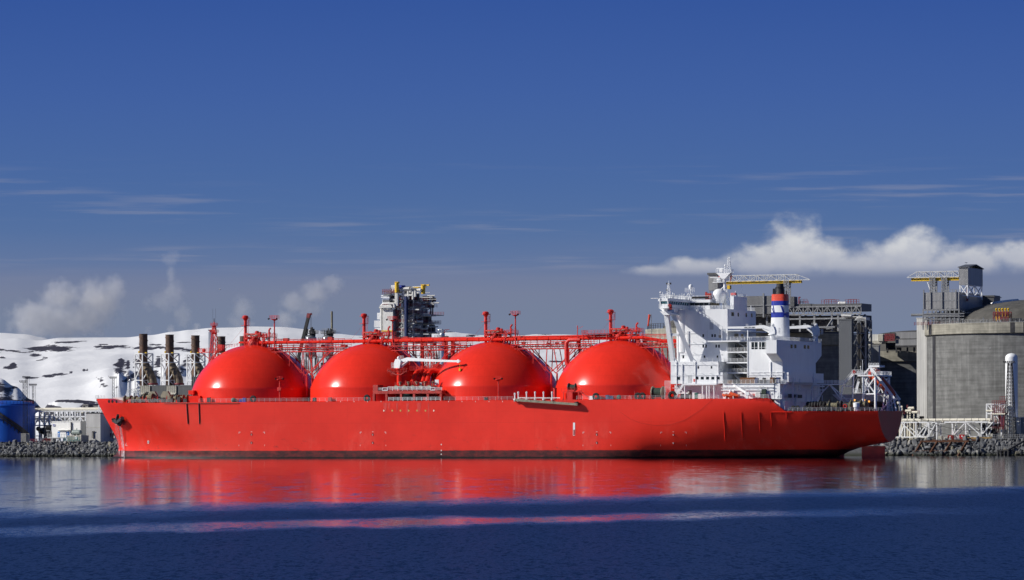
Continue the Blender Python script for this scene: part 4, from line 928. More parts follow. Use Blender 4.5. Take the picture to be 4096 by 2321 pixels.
for k in range(8): y = rd.uniform(-12, 12); b.tube((uBA+1, y, zE), (uBA+1, y, zE+rd.uniform(1.3, 2.6)), .12, 5)
b.tube((uBA+1, -3, zE), (uBA+1, -3, zE+9), .04, 4); spart('top_deck_house', b, 'white', house)
b = MB(); p = S(2936, 1180, 4); b.box(p.x-.9, p.x+.9, 3.6, 5, z1+.4, z1+1.2); spart('locker', b, 'redf', house)
# ---------------------------------------------------------------- funnel casing, funnel and its cranes
uC0, uC1 = S(2992, 1420, 17).x, S(3130, 1480, 17).x; zC0, zC2 = zz_(1531, 3060, 17), zz_(1362, 3040, 17); zw1, zw2 = zz_(1414, 3085, 23), zz_(1447, 3110, 17); uw = S(3064, 1390, 23).x
b = MB(); b.box(uC0, uC1, -17, 17, zC0+.9, zC2-.004); b.box(uC1+1.2, uC1-.3, -17, 16.98, 15, zC0+1.0); b.box(uC0-1, uC1+2, -15.5, 15.5, zA-.1, zC0+.9)
for sg in (1, -1):
    b.add([(uw, sg*17, zC2), (uC1-.05, sg*17, zC2), (uC1-.05, sg*23, zC2), (uw, sg*23, zC2), (uw, sg*23, zw1), (uC1-.05, sg*23, zw1), (uC1-.05, sg*16.9, zw2), (uw+.0, sg*16.9, zw2)],
          [(0, 1, 2, 3), (3, 2, 5, 4), (4, 5, 6, 7), (0, 3, 4, 7), (1, 6, 5, 2), (0, 7, 6, 1)])
cas = spart('funnel_casing', b, 'white')
for px, w in ((3018, 2.0), (3046, 1.5), (3061, 1.1)):
    p = S(px, 1383, 17); b = MB(); b.box(p.x-w/2*1.05, p.x+w/2*1.05, 16.9, 17.05, p.z-1.15, p.z+1.15); wd = spart('window', b, 'glass', cas); b = MB(); b.box(p.x-w/2*1.05, p.x+w/2*1.05, 17.04, 17.1, p.z-.58, p.z-.5); b.box(p.x-.08, p.x+.08, 17.04, 17.1, p.z-1.15, p.z+1.15); spart('window_bar', b, 'white', wd)
def facewin(px, py, u, w, h, name='window', m='glass', par=None):
    lo, hi = -40., 40.
    for _ in range(40):
        mid = (lo+hi)/2
        if S(px, py, mid).x > u: lo = mid
        else: hi = mid
    z = S(px, py, lo).z; b = MB(); b.box(u-.06, u+.1, lo-w/2, lo+w/2, z-h/2, z+h/2); return spart(name, b, m, par or cas)
for px, py in ((3166, 1386), (3181, 1386), (3219, 1388), (3233, 1389)): facewin(px, py, uC1, 2.0, 1.2)
b = MB(); b.rail([(uC0, 16.9, zC2), (uw, 16.9, zC2), (uw, 22.9, zC2), (uC1, 22.9, zC2), (uC1, -22.9, zC2)], 1.15, 1.2, .07); b.rail([(uC0, 16.9, zC2), (uC0, -16.9, zC2)], 1.15, 1.6, .06)
b.tube((uC0+.15, 17.1, zC0), (uC0+.15, 17.1, zC2), .16, 6); b.tube((S(3083, 1450, 17).x, 17.15, zC0), (S(3083, 1450, 17).x, 17.15, zw2), .16, 6)
z = zz_(1491, 3060, 17); b.beam((uC0, 17.1, z-.8), (uC1, 17.1, z-.8), .12); b.beam((uC0+.6, 17.1, z+.1), (uC1-.8, 17.1, z+.1), .14)
x = uC0-.8
while x > uC1+.6: b.tube((x, 17.05, z+.1), (x-.5, 17.8, z-.1), .05, 4); b.tube((x-.5, 17.8, z-.1), (x-1.2, 17.8, z-.75), .05, 4); x -= 2.2
b.stairs((S(3108, 1592, 21).x, 20, zz_(1592, 3108, 20)), (S(3145, 1530, 19).x, 18, zA), 1.2); b.box(S(3135, 1530, 19).x-1, S(3135, 1530, 19).x+1.5, 17, 20, zA-.2, zA); b.rail([(uL-.5, 20.4, zA), (uL-3.4, 20.4, zA), (uL-3.4, 17, zA)], 1.15, .9, .06); b.box(uL+.4, uL-3, 18.5, 21.6, 19.0, 19.2); b.rail([(uL+.2, 21.5, 19.2), (uL-3, 21.5, 19.2)], 1.15, .8, .06)
spart('casing_fittings', b, 'white', cas)
# funnel
fu, fl, fw = S(3121, 1340, 0).x, 4.1, 2.6
def fsec(z0, z1, k0, k1, n=28):
    b = MB(); rings = []
    for z, k in ((z0, k0), (z1, k1)):
        for i in range(n):
            t = 2*math.pi*i/n; c, s_ = math.cos(t), math.sin(t); e = .62
            b.v.append((fu+fl*k*abs(c)**e*(1 if c > 0 else -1)*.72, fw*1.0*k*abs(s_)**e*(1 if s_ > 0 else -1), z))
    for i in range(n): b.face((i, (i+1) % n, n+(i+1) % n, n+i), True)
    b.face(range(n)[::-1]); b.face(range(n, 2*n)); return b
zf = [zC2-.3]+[zz_(y, 3120, 0) for y in (1271, 1250, 1223, 1204.5, 1178)]; kk = lambda z: lerp(1.03, .88, (z-zf[0])/(zf[5]-zf[0]))
fun = spart('funnel', fsec(zf[0], zf[1], kk(zf[0]), kk(zf[1])), 'white', None)
for a, m in ((1, 'blue'), (2, 'white'), (3, 'blue'), (4, 'funred')): spart('funnel_band', fsec(zf[a]+.002, zf[a+1], kk(zf[a]), kk(zf[a+1])), m, fun)
b = MB()
def fmark(polys):
    for pl in polys:
        pts = []
        for px, py in pl:
            yy = fw*.9
            for _ in range(25): lo = S(px, py, yy); t = clamp((lo.x-fu)/(fl*.72*kk(lo.z)), -.995, .995); yy = .6*yy+.4*(fw*kk(lo.z)*(1-abs(t)**(2/.62))**(.31)+.12); q = S(px, py, yy); pts.append(q)
        b.add(pts, [tuple(range(len(pts)))])
fmark([[(3121, 1223), (3127, 1223), (3139, 1250), (3131, 1250)], [(3090, 1222), (3093, 1222), (3100, 1252), (3096, 1254)], [(3087, 1234), (3089, 1232), (3096, 1253), (3093, 1254)]]); spart('funnel_stripe', b, 'blue', fun)
b = MB(); b.lathe([(1.5, zf[5]-.3), (1.45, zf[5]+1), (1.15, zz_(1140, 3120, 0)), (1.2, zz_(1135, 3120, 0)), (.9, zz_(1135, 3120, 0))], fu, 0, 20); b.lathe([(1.55, 0), (1.55, .2)], fu, 0, 20, True, zf[5]+2.2); spart('uptake', b, 'dark', fun)
for dx, dy, hh in ((1.9, .8, 1.9), (1.6, -.6, 2.2), (2.3, -.2, 1.6), (-1.6, .6, 1.1), (-2., -.4, 1.2), (-2.4, .6, 1.0)): b = MB(); b.tube((fu+dx, dy, zf[5]-.2), (fu+dx, dy, zf[5]+hh), .34 if dx > 0 else .14, 8); spart('exhaust_pipe', b, 'blackp', fun)
b = MB(); p = S(3138, 1330, fw)
for k in range(9): b.beam((fu-2.2, fw*.95+.15, zf[0]+.8+k*1.1), (fu-2.9, fw*.8+.3, zf[0]+.8+k*1.1), .09)
b.tube((fu+fl*.6, 1.9, zC2), (fu+fl*.5, 1.7, zf[3]), .09, 5); spart('funnel_ladder', b, 'lgrey', fun)
p = S(3089, 1350, 20.5); j = S(2877, 1310, 20.5)
jib_crane('stores_crane', (p.x, 20.5), (zz_(1337, 3089, 20.5), zz_(1307, 3089, 20.5)), j, 'white', 2.7, 1.0, 'SWL 25T-20M', 'white', zC2)
p = S(3262, 1350, -18); j = S(3130, 1306, -18)
jib_crane('stores_crane', (p.x, -18), (zz_(1340, 3262, -18), zz_(1306, 3262, -18)), (p.x+16.5, -18, zz_(1309, 3200, -18)), 'white', 2.7, 1.1, None, 'white', zC2-.5)
# casing level clutter: timber, crates on the platform; main deck lockers
for x0, x1, m, h_ in ((2912, 2930, 'wood', 1.0), (2962, 3000, 'wood', 1.9), (3001, 3021, 'wood', 2.0), (3022, 3032, 'navy', 1.7), (3052, 3060, 'dark', 1.8), (3082, 3096, 'wood', 1.9), (3097, 3105, 'dark', 1.8), (3108, 3119, 'navy', 1.9)):
    b = MB(); a, c = S(x0, 1528, 18.8).x, S(x1, 1528, 18.8).x; b.box(a, c, 17.8, 19.4, zA+.02, zA+h_); 
    for k in range(1, 5): b.box(a-.02, c+.02, 17.75, 19.45, zA+h_*k/5, zA+h_*k/5+.05)
    o = b.build('stowed_crate', M[m]); o.location = ship.location; o.rotation_euler = ship.rotation_euler; tag(o, 'brown timber crate stowed on the white platform below the funnel casing' if m == 'wood' else 'dark crate stowed among timber crates on the white platform below the funnel casing', 'crate', 'crates stowed below the funnel casing')
# rescue boat on its cradle and its davit
rb = thing('rescue_boat', 'small orange rescue boat in its cradle at the red ship\'s side below the white house', 'boat')
b = MB(); pts = [(2889, 1580), (2895, 1578), (2930, 1583), (2945, 1580), (2957, 1582), (2953, 1590), (2945, 1592), (2902, 1591)]
L0, L1 = S(2889, 1585, 22).x, S(2957, 1585, 22).x
secs = []
for t in (0, .08, .2, .4, .6, .8, .95, 1):
    w = 1.05*math.sin(math.pi*clamp(.12+.82*t, 0, .62))**.6 if t < .7 else 1.0; w = max(.08, w*(0.1 if t == 0 else 1)); x = lerp(L0, L1, t); zk = 19.55+.55*max(0, (.25-t)/.25)**1.5; zg = 20.6+.25*max(0, (.3-t)/.3)
    secs.append([(x, 22-w, zg), (x, 22-w*.95, lerp(zk, zg, .5)), (x, 22-w*.5, zk+.1), (x, 22, zk), (x, 22+w*.5, zk+.1), (x, 22+w*.95, lerp(zk, zg, .5)), (x, 22+w, zg)])
n0 = 0
for s_ in secs: b.v += s_
for i in range(len(secs)-1):
    for k in range(7): b.face((i*7+k, i*7+(k+1) % 7, i*7+7+(k+1) % 7, i*7+7+k), k < 6)
b.face(range(7)); b.face(range(len(b.v)-7, len(b.v))[::-1])
hb = b.build('boat_hull', M['orange'], rb)
b = MB(); x0, x1 = S(2920, 1575, 22).x, S(2942, 1575, 22).x; b.prism([(x0+.5, 20.45), (x1-.6, 20.45), (x1-.2, 20.8), (x0-.9, 21.15), (x0-.1, 21.15)], 'y', 21.4, 22.6); b.box(x0-.1, x0-.8, 21.6, 22.4, 21.15, 21.4); b.build('console', M['orange'], rb)
b = MB()
for dx in (0, -1.3): b.lathe([(.25, 0), (.36, .2), (.36, .6), (.2, .8)], x0+.3+dx*.9, 20.9, 10, True, 21.2)
b.build('canister', M['white'], rb)
b = MB(); b.rail([(lerp(L0, L1, .1), 22.9, 20.65), (lerp(L0, L1, .4), 23., 20.65)], .35, .9, .04, 1)
for t in (.25, .7): x = lerp(L0, L1, t); b.box(x-.15, x+.15, 21, 23, 19.2, 20.0)
b.build('cradle', M['whiteg'], rb); rb.location = ship.location; rb.rotation_euler = ship.rotation_euler
b = MB(); a = S(2928, 1536, 20); c = S(2989, 1574, 22.4); b.beam(a, c, .55, .7); b.beam((S(2989, 1574, 22.4).x, 22.4, 19.2), c, .6, .7); b.box(c.x-.7, c.x+.5, 21.9, 22.8, c.z-.6, c.z+.4); spart('boat_davit', b, 'white')
for px, m, w in ((2715, 'redf', .5), (3016, 'redf', .6), (2779, 'redf', .45)):
    b = MB(); v = 20.2 if px == 2779 else 18.2 if px < 2800 else 20.9; p = S(px, 1583 if px != 2779 else 1522, v); b.box(p.x-w, p.x+w, v-.5, v, p.z-w, p.z+w); spart('fire_box', b, m)
for k in range(4): b = MB(); p = S(3026+k*5, 1580, 21); b.lathe([(.15, -1), (.42, -.8), (.42, .8), (.15, 1)], p.x, 21.2, 10, True, p.z); spart('raft_canister', b, 'whiteg')
b = MB(); p = S(3055, 1583, 21.2); b.prism([(p.x-.9, 19.2), (p.x+.9, 19.2), (p.x+.6, 22.2), (p.x-.7, 22.2)], 'y', 20.7, 21.5); spart('covered_winch', b, 'dgreen')
b = MB(); p = S(3069, 1585, 21); b.torus((p.x, 20.8, p.z), .55, .13, 'y', 14, 6); spart('lifebuoy', b, 'redf')
for px, m in ((2730, 'blackp'), (2747, 'blackp'), (2785, 'green'), (2799, 'whiteg'), (2820, 'whiteg')):
    b = MB(); p = S(px, 1588, 20.5); b.box(p.x-.6, p.x+.6, 19.8, 20.6, 19.2, 19.2+rd.uniform(1, 2.2)); b.box(p.x-.7, p.x+.7, 19.7, 20.7, 19.2, 19.3); spart('deck_locker', b, m)
b = MB(); b.rail([(S(2700, 1600, 23.2).x, 23.2, 19.2), (S(2875, 1600, 23.2).x, 23.2, 19.2)], 1.2, 1.6, .055); b.rail([(S(2990, 1600, 23.2).x, 23.1, 19.2), (uL+1, 23.1, 19.2)], 1.2, 1.6, .055)
x = S(2668, 1580, 20).x; b.rail([(x, 22, 19.2), (x, 17, 19.2)], 6, 1., .06); spart('deck_rail', b, 'white')
b = MB()
for k in range(22): x = lerp(uF, uL, rd.random()); z = rd.uniform(19.4, 23.5); b.box(x-.25, x+.25, 17.4 if x > uA1 else 20.4, 17.8 if x > uA1 else 20.8, z, z+rd.uniform(.3, .7))
islands(b, 'wall_box', M['whiteg'], house)
# ---------------------------------------------------------------- after end: lower casing tiers, mooring deck, lifeboat tower
b = MB(); b.box(uL-.1, uC1-.25, -20.4, 20.3, 15.0, zA-.2); b.box(uC1-.1, uC1-1.8, -19.8, 16.2, zz_(1531, 3200, 0), zz_(1492, 3200, 0)); b.box(uC1-.2, uC1-1.6, -17.8, 19.5, 15, 18.4)
b.box(uC1-.2, uC1-2.2, -21, 12, zz_(1536, 3250, 0)-.2, zz_(1536, 3250, 0)); aft = spart('after_deckhouse', b, 'white')
b = MB()
for k in range(30):
    y = rd.uniform(-19, 17); z = rd.uniform(16, 26); b.tube((uC1-1.85, y, z), (uC1-1.85, y+rd.choice((0, 0, rd.uniform(-5, 5))), z+rd.choice((0, rd.uniform(1, 4)))), .13, 6)
b.tube((uC1-2.2, 8, 22.2), (uC1-2.2, -19, 22.2), .14, 6); b.elbow((uC1-2.2, -6, 15), (uC1-2.2, -6, 23.4), (uC1-2.2, -19, 23.4), 1, .22); b.tube((uC1-2, -9, 15), (uC1-2, -9, 26), .16, 6); b.tube((uC1-2, 12, 15), (uC1-2, 12, 26), .16, 6)
b.rail([(uC1-1.7, 16, zz_(1531, 3200, 0)), (uC1-1.7, -20, zz_(1531, 3200, 0))], 1.1, 1.6, .05); spart('wall_pipes', b, 'white', aft)
for px, py, w, h_ in ((3160, 1584, 3.4, 1.2), (3180, 1584, 4, 1.2), (3200, 1586, 4, 1.1), (3207, 1515, 1, 1), (3275, 1512, .8, .9)): facewin(px, py, uC1-1.62, w, h_, 'dark_opening', 'dark', aft)
b = MB()
for sg in (1, -1): b.rail([(S(3150, 1645, 22).x, sg*21.4, 15), (-108, sg*18.6, 15), (-122.5, sg*13.2, 15)], 1.15, 1.6, .055)
b.rail([(-123.3, 13, 15), (-123.3, -13, 15)], 1.15, 1.6, .055); spart('deck_rail', b, 'lgrey')
for px in (3173, 3190, 3222, 3237, 3290, 3307):
    b = MB(); p = S(px, 1640, 21.3); v = bdeck(p.x)-.8; p = S(px, 1640, v); b.torus((p.x, v, 15.95), .62, .3, 'y'); spart('roller_fairlead', b, 'black')
b = MB()
for k in range(7): p = S(3232+k*11, 1628, 14); b.torus((p.x, 14, 16.9), .8+rd.uniform(0, .25), .5, 'x', 12, 6)
spart('wound_hawser', b, 'black')
for px, v, s_, m in ((3335, 16, 1.1, 'rope'), (3425, 12, 1.25, 'rope'), (3445, 12, 1.25, 'rope'), (3300, 10, 1.3, 'dark'), (3480, 2, 1.3, 'dark'), (3520, -3, 1.3, 'dark'), (3385, 8, 1.2, 'dark')):
    p = S(px, 1630, v); b = MB(); x, z = p.x, 15.
    b.lathe([(.5, 0), (1.35, 0), (1.35, .18), (.8, .2), (.9, 2.6), (1.35, 2.65), (1.35, 2.8), (.3, 2.8)], 0, 0, 16); b.v = [(x-1.4*s_+Z*s_, v+X*s_, z+1.6*s_+Y*s_) for X, Y, Z in b.v]; b.box(x-1.9*s_, x-1.4*s_, v-.7*s_, v+.7*s_, z, z+2*s_); b.box(x+1.4*s_, x+2.*s_, v-.7*s_, v+.7*s_, z, z+2.2*s_); spart('mooring_winch', b, m)
b = MB()
for k in range(30): u = rd.uniform(-122, -99); v = rd.uniform(-12, bdeck(u)-1); w = rd.uniform(.3, .6); b.box(u-w, u+w, v-.4, v+.4, 15, 15+rd.uniform(.7, 1.7))
islands(b, 'bollard', M['dark'], ship)
b = MB(); p = S(3424, 1636, 15); b.lathe([(.75, 0), (.75, 1.2), (1.05, 1.25), (1.05, 2.6), (.5, 2.75), (.2, 2.8)], p.x, 14.5, 16, True, 15); spart('deck_vent', b, 'white')
b = MB(); p = S(3376, 1635, 17); b.torus((p.x, 16, 16.6), .55, .13, 'y', 14, 6); spart('lifebuoy', b, 'redf')
b = MB(); xa, xb = S(3328, 1609, -8).x, S(3538, 1609, -8).x; b.prism([(xa, 20.6), (xb-2, 20.6), (xb+3, 15), (xa-6.5, 15)], 'y', -9, -8.2); spart('ramp_bulwark', b, 'lgrey')
# walkway from the casing to the lifeboat tower
b = MB(); v = 4; zwk = zz_(1536, 3330, v); a, c = S(3262, 1536, v).x, S(3378, 1536, v).x
b.box(a, c, v-1.2, v+1.2, zwk-.35, zwk); b.rail([(a, v+1.2, zwk), (c, v+1.2, zwk)], 1.15, 1.3, .06); b.rail([(a, v-1.2, zwk), (c, v-1.2, zwk)], 1.15, 1.3, .06)
q = S(3414, 1495, v); b.stairs((c, v, zwk), (q.x, v, q.z), 1.6, (0, 1, 0)); b.box(q.x, q.x-3.2, v-1.5, v+1.5, q.z-.3, q.z); b.rail([(q.x, v+1.5, q.z), (q.x-3.2, v+1.5, q.z)], 1.2, 1., .06)
for (px0, py0, px1, py1) in ((3318, 1540, 3250, 1610), (3320, 1540, 3400, 1645), (3322, 1540, 3440, 1650)): b.beam(S(px0, py0, v), S(px1, py1, v), .35)
for (px0, py0, px1, py1) in ((3371, 1545, 3358, 1645), (3415, 1500, 3409, 1645)):
    for w in (v-1, v+1): b.beam(S(px0, py0, w), S(px1, py1, w), .42)
b.beam(S(3366, 1595, v), S(3411, 1595, v), .3); b.beam(S(3371, 1545, v), S(3414, 1545, v), .3); spart('after_walkway', b, 'white')
# lifeboat tower
b = MB(); zp = zz_(1501, 3480, 9); u0, u1 = S(3450, 1500, 8).x, S(3500, 1500, 8).x; vv = (8., -6.5)
uA_, uB_ = u0, S(3509, 1500, 8).x
b.box(S(3430, 1500, 8.6).x, S(3509, 1500, 8.6).x, 5.2, 8.7, zp-.35, zp+.12); b.box(S(3430, 1500, 8.6).x, S(3509, 1500, 8.6).x, -7.2, -3.8, zp-.35, zp+.12); b.box(uB_+1.2, uB_, -7.2, 8.7, zp-.35, zp+.1)
b.rail([(S(3430, 1500, 8.6).x, 8.6, zp+.1), (uB_+.1, 8.6, zp+.1), (uB_+.1, -7.1, zp+.1)], 1.25, .85, .07); b.rail([(S(3430, 1500, 8.6).x, -7.1, zp+.1), (uB_, -7.1, zp+.1)], 1.25, 1., .06)
zm = zz_(1577, 3480, 8); uP = [S(3453, 1600, 8).x, S(3502, 1600, 8).x]
for y in vv:
    for x in uP: b.tube((x, y, 15), (x, y, zp), .42, 10)
    b.tube((uP[0], y, zm), (uP[1], y, zm), .3, 8)
    for (a, c) in (((uP[0], zp-.5), (uP[1], zm)), ((uP[1], zp-.5), (uP[0], zm)), ((uP[0]-1.5, zp-.5), (uP[0], zm)), ((uP[0]-.4, zp-.6), ((uP[0]+uP[1])/2, zm+.5))): b.tube((a[0], y, a[1]), (c[0], y, c[1]), .22, 8)
for x in uP:
    b.tube((x, vv[0], zm), (x, vv[1], zm), .28, 8)
    for a, c in ((vv[0], vv[1]), (vv[1], vv[0])): b.tube((x, a, zp-.4), (x, c, zm), .24, 8)
    b.tube((x, 1, zp-.4), (x, vv[0], zm), .18, 6)
tw = spart('lifeboat_tower', b, 'white')
# launching rails, head frame, aft legs
b = MB(); pr0, pr1 = S(3480, 1468, 3.5), S(3580, 1600, 3.5)
for y in (3.2, -1.8):
    a = Vector((pr0.x, y, pr0.z)); c = Vector((pr1.x, y, pr1.z)); b.beam(a, c, .55, .8)
    t = a.lerp(c, .93); b.beam(t, (t.x-.9, y, 15), .4); b.beam(t, (t.x+4.5, y, 15), .4); t2 = a.lerp(c, .62); b.beam(t2, (t2.x+1.2, y, 15), .35); b.beam(t2+Vector((0, 0, -.3)), (t.x+2, y, 15), .3)
    b.beam(a, (a.x-.8, y, zp), .45); b.beam(a, (a.x+2.6, y, zp), .4)
b.box(pr0.x+.5, pr0.x-3.2, -2.2, 3.6, pr0.z-.1, pr0.z+.5); b.rail([(pr0.x+.5, 3.6, pr0.z+.4), (pr0.x-3, 3.6, pr0.z+.4)], .8, .8, .06)
b.tube((S(3448, 1500, 9).x, 8.4, 15), (S(3448, 1500, 9).x, 8.4, zz_(1440, 3448, 9)), .09, 5); b.tube((S(3440, 1500, 9).x, 8.4, zp), (S(3440, 1500, 9).x, 8.4, zz_(1467, 3440, 9)), .07, 5); b.sphere((S(3440, 1500, 9).x, 8.4, zz_(1467, 3440, 9)), .22, 6)
b.stairs((S(3428, 1570, 8).x, 9.3, zz_(1570, 3428, 9)), (S(3440, 1527, 8).x, 9.3, zz_(1527, 3440, 9)), 1.2); b.box(S(3421, 1570, 8).x, S(3449, 1570, 8).x, 8.6, 10, zz_(1571, 3428, 9)-.2, zz_(1571, 3428, 9)); b.rail([(S(3421, 1570, 8).x, 10, zz_(1571, 3428, 9)), (S(3449, 1570, 8).x, 10, zz_(1571, 3428, 9))], 1.2, .8, .06)
b.stairs((S(3457, 1634, 6).x, 6, 15), (S(3468, 1612, 6).x, 6, 18.4), 1.); spart('launching_rail', b, 'white', tw)
for px, py in ((3417, 1489), (3479, 1492)): b = MB(); p = S(px, py, 8.8); b.torus((p.x, 8.85, p.z), .38, .14, 'y', 12, 6); spart('lifebuoy', b, 'redf', tw)
b = MB()
for px, py in ((3419, 1601), (3476, 1606), (3457, 1601)): p = S(px, py, 3); b.sphere((p.x, 3, p.z), .32, 6)
lampm = bpy.data.materials.new('lit_deck_lamp'); N_, L_n, P_ = nt(lampm); P_.inputs['Emission Color'].default_value = (1, .42, .08, 1); P_.inputs['Emission Strength'].default_value = 1.6; P_.inputs['Base Color'].default_value = (.6, .3, .1, 1)
spart('deck_lamp', b, lampm, tw)
# free-fall lifeboat
lb = thing('lifeboat', 'long orange enclosed lifeboat tilted stern-down in the white launching tower', 'lifeboat', ship.location, ship.rotation_euler[2])
e0, e1 = S(3470, 1497, .7), S(3574, 1592, .7); ax = (e1-e0); Lb = ax.length; d = ax.normalized(); up = Vector((0, 1, 0)).cross(d); up = up if up.z > 0 else -up
b = MB(); n = 16
for t, w, h_, o in ((0, .5, .6, .1), (.04, 1.25, 1.3, .1), (.12, 1.5, 1.75, .1), (.3, 1.6, 1.75, 0), (.55, 1.6, 1.55, 0), (.75, 1.4, 1.35, -.05), (.9, .9, .95, -.05), (.97, .45, .5, 0), (1, .1, .12, .05)):
    c = e0+ax*t+up*(1.0+o)
    for i in range(n): a = 2*math.pi*i/n; b.v.append(tuple(c+Vector((0, 1, 0))*(w*math.cos(a))+up*(h_*math.sin(a))))
for i in range(8):
    for k in range(n): b.face((i*n+k, i*n+(k+1) % n, i*n+n+(k+1) % n, i*n+n+k), True)
b.face(range(n)); b.face(range(8*n, 9*n)[::-1]); b.build('boat_shell', M['orange'], lb)
b = MB(); c = e0+ax*.16+up*2.7; b.box(c.x-1, c.x+1, c.y-.9, c.y+.9, c.z-.7, c.z+.6); b.build('steering_turret', M['orange'], lb)
b = MB()
for t in (.25, .38, .51, .64):
    for sg in (1, -1): c = e0+ax*t+up*1.75+Vector((0, 1.45*sg, 0)); b.beam(c-d*.4, c+d*.4, .3, .3)
islands(b, 'porthole', M['glass'], lb)
# ================================================================ LAND, QUAY AND PLANT
SHO = Vector((-10, 1444, 0))
def YQ(px, d):
    p0 = SHO+YD*d; return (p0+XD*hit(p0, XD, px)).y
def onq(px, d, z=GZ):
    p0 = SHO+YD*d; p = p0+XD*hit(p0, XD, px); p.z = z; return p
from mathutils import noise as mn
def fbm(x, y, z=0, o=5): return mn.fractal(Vector((x, y, z)), 1.0, 2.0, o)
# ground sheet, reaching back under the mountains
b = MB(); P0, P1 = SHO+YD*7.5-XD*3500, SHO+YD*7.5+XD*3500; far = YD*9000
b.add([(P0.x, P0.y, GZ), (P1.x, P1.y, GZ), (P1.x+far.x, P1.y+far.y, GZ), (P0.x+far.x, P0.y+far.y, GZ)], [(0, 1, 2, 3)])
g = b.build('ground', mat('gravel_ground', (.17, .165, .155), .95, 0, .25, .15, (1, 1, 1), 0)); tag(g, 'grey gravel ground of the plant behind the shore', 'ground', kind='structure')
# shore bank: the core of the slope and its boulders
rock_m = []
for k, c in enumerate(((.16, .165, .175), (.24, .245, .25), (.33, .325, .31), (.10, .105, .115), (.30, .27, .20), (.20, .21, .225))):
    m = mat('boulder_stone', c, .85, 0, .25, 1.2, (1, 1, 1), 0, detail=5); N, L, P = nt(m); src = P.inputs['Base Color'].links[0].from_socket
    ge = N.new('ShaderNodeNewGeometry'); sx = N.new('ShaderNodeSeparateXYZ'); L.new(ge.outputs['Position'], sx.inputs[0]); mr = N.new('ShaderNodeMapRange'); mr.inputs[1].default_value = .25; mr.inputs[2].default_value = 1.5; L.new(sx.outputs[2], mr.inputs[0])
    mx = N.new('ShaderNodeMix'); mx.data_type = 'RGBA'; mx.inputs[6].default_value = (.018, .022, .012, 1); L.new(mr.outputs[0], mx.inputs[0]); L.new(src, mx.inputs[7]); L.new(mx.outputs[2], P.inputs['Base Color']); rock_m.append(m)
b = MB()
pts = [(-2, -2.0), (0, -.3), (7.2, 4.9), (9, GZ-.05)]; n = 60
for i in range(n+1):
    p = SHO+XD*lerp(-700, 700, i/n)
    for d, z in pts: q = p+YD*(d+rd.uniform(-.1, .1)); b.v.append((q.x, q.y, z))
for i in range(n):
    for j in range(3): b.face((i*4+j, i*4+4+j, i*4+5+j, i*4+1+j))
o = b.build('shore_bank', rock_m[3]); tag(o, 'dark stone core of the shore bank between water and plant', 'bank', kind='structure')
def rock_mesh(seed):
    import bmesh
    bm = bmesh.new(); rr = random.Random(seed); sc_ = (rr.uniform(1., 1.35), rr.uniform(.8, 1.05), rr.uniform(.65, .95))
    for _ in range(15):
        d = Vector((rr.gauss(0, 1), rr.gauss(0, 1), rr.gauss(0, 1))).normalized()*rr.uniform(.82, 1.05); bm.verts.new((d.x*sc_[0], d.y*sc_[1], d.z*sc_[2]))
    r_ = bmesh.ops.convex_hull(bm, input=bm.verts); bmesh.ops.delete(bm, geom=[v for v in bm.verts if not v.link_faces], context='VERTS')
    bmesh.ops.bevel(bm, geom=bm.edges[:], offset=.05, segments=1, affect='EDGES')
    me = bpy.data.meshes.new('boulder'); bm.to_mesh(me); bm.free(); me.materials.append(rock_m[seed % 6]); return me
RM = [rock_mesh(k) for k in range(18)]
weights = [3, 3, 2, 3, 1, 3]
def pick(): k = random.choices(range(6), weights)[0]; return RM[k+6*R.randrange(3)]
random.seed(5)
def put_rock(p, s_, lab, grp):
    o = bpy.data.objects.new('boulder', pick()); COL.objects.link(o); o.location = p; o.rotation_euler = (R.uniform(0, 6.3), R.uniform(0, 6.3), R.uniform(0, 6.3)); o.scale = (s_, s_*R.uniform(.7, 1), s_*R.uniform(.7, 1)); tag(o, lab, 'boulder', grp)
extra = []
def bank(px0, px1, rows, size, lab, grp, keep):
    cand = []
    for r_ in range(rows):
        t = (r_+.5)/rows; d = lerp(-.4, 8.2, t); z = lerp(-.1, 5.35, t)
        x0, x1 = hit(SHO+YD*d, XD, px0), hit(SHO+YD*d, XD, px1); x = x0
        while x < x1:
            s_ = size*random.choice((.5, .65, .8, 1., 1.15, 1.5))*R.uniform(.85, 1.15); x += s_*1.25; p = SHO+YD*(d+R.uniform(-.5, .5))+XD*(x+R.uniform(-.3, .3)); p.z = z+R.uniform(-.25, .25)+s_*.15; cand.append((s_, p))
    cand.sort(key=lambda q: -q[0])
    for s_, p in cand[:keep]: put_rock(p, s_, lab, grp)
    return cand[keep:]
extra += bank(-60, 500, 9, .72, 'rough grey boulder in the shore bank beside the red bow', 'boulders of the shore bank by the bow', 170)
extra += bank(3480, 4140, 6, 1.1, 'large grey boulder in the shore bank below the grey concrete tank', 'boulders of the shore bank by the stern', 130)
for x0, x1 in ((500, 3480),):
    pass
b = MB(); counts = []
for s_, p in extra:
    me = pick(); counts.append(len(me.polygons)); rot = Matrix.Rotation(R.uniform(0, 6), 3, 'X') @ Matrix.Rotation(R.uniform(0, 6), 3, 'Z'); n0 = len(b.v)
    b.v += [tuple(p+rot @ (v.co*s_)) for v in me.vertices]
    for f in me.polygons: b.face([i+n0 for i in f.vertices])
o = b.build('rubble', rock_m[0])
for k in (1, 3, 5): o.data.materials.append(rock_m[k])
R2 = random.Random(2); mi = []
for c_ in counts: mi += [R2.randrange(4)]*c_
if len(mi) == len(o.data.polygons): o.data.polygons.foreach_set('material_index', mi)
tag(o, 'smaller grey stones filling the shore bank between its boulders', 'rubble', kind='stuff')
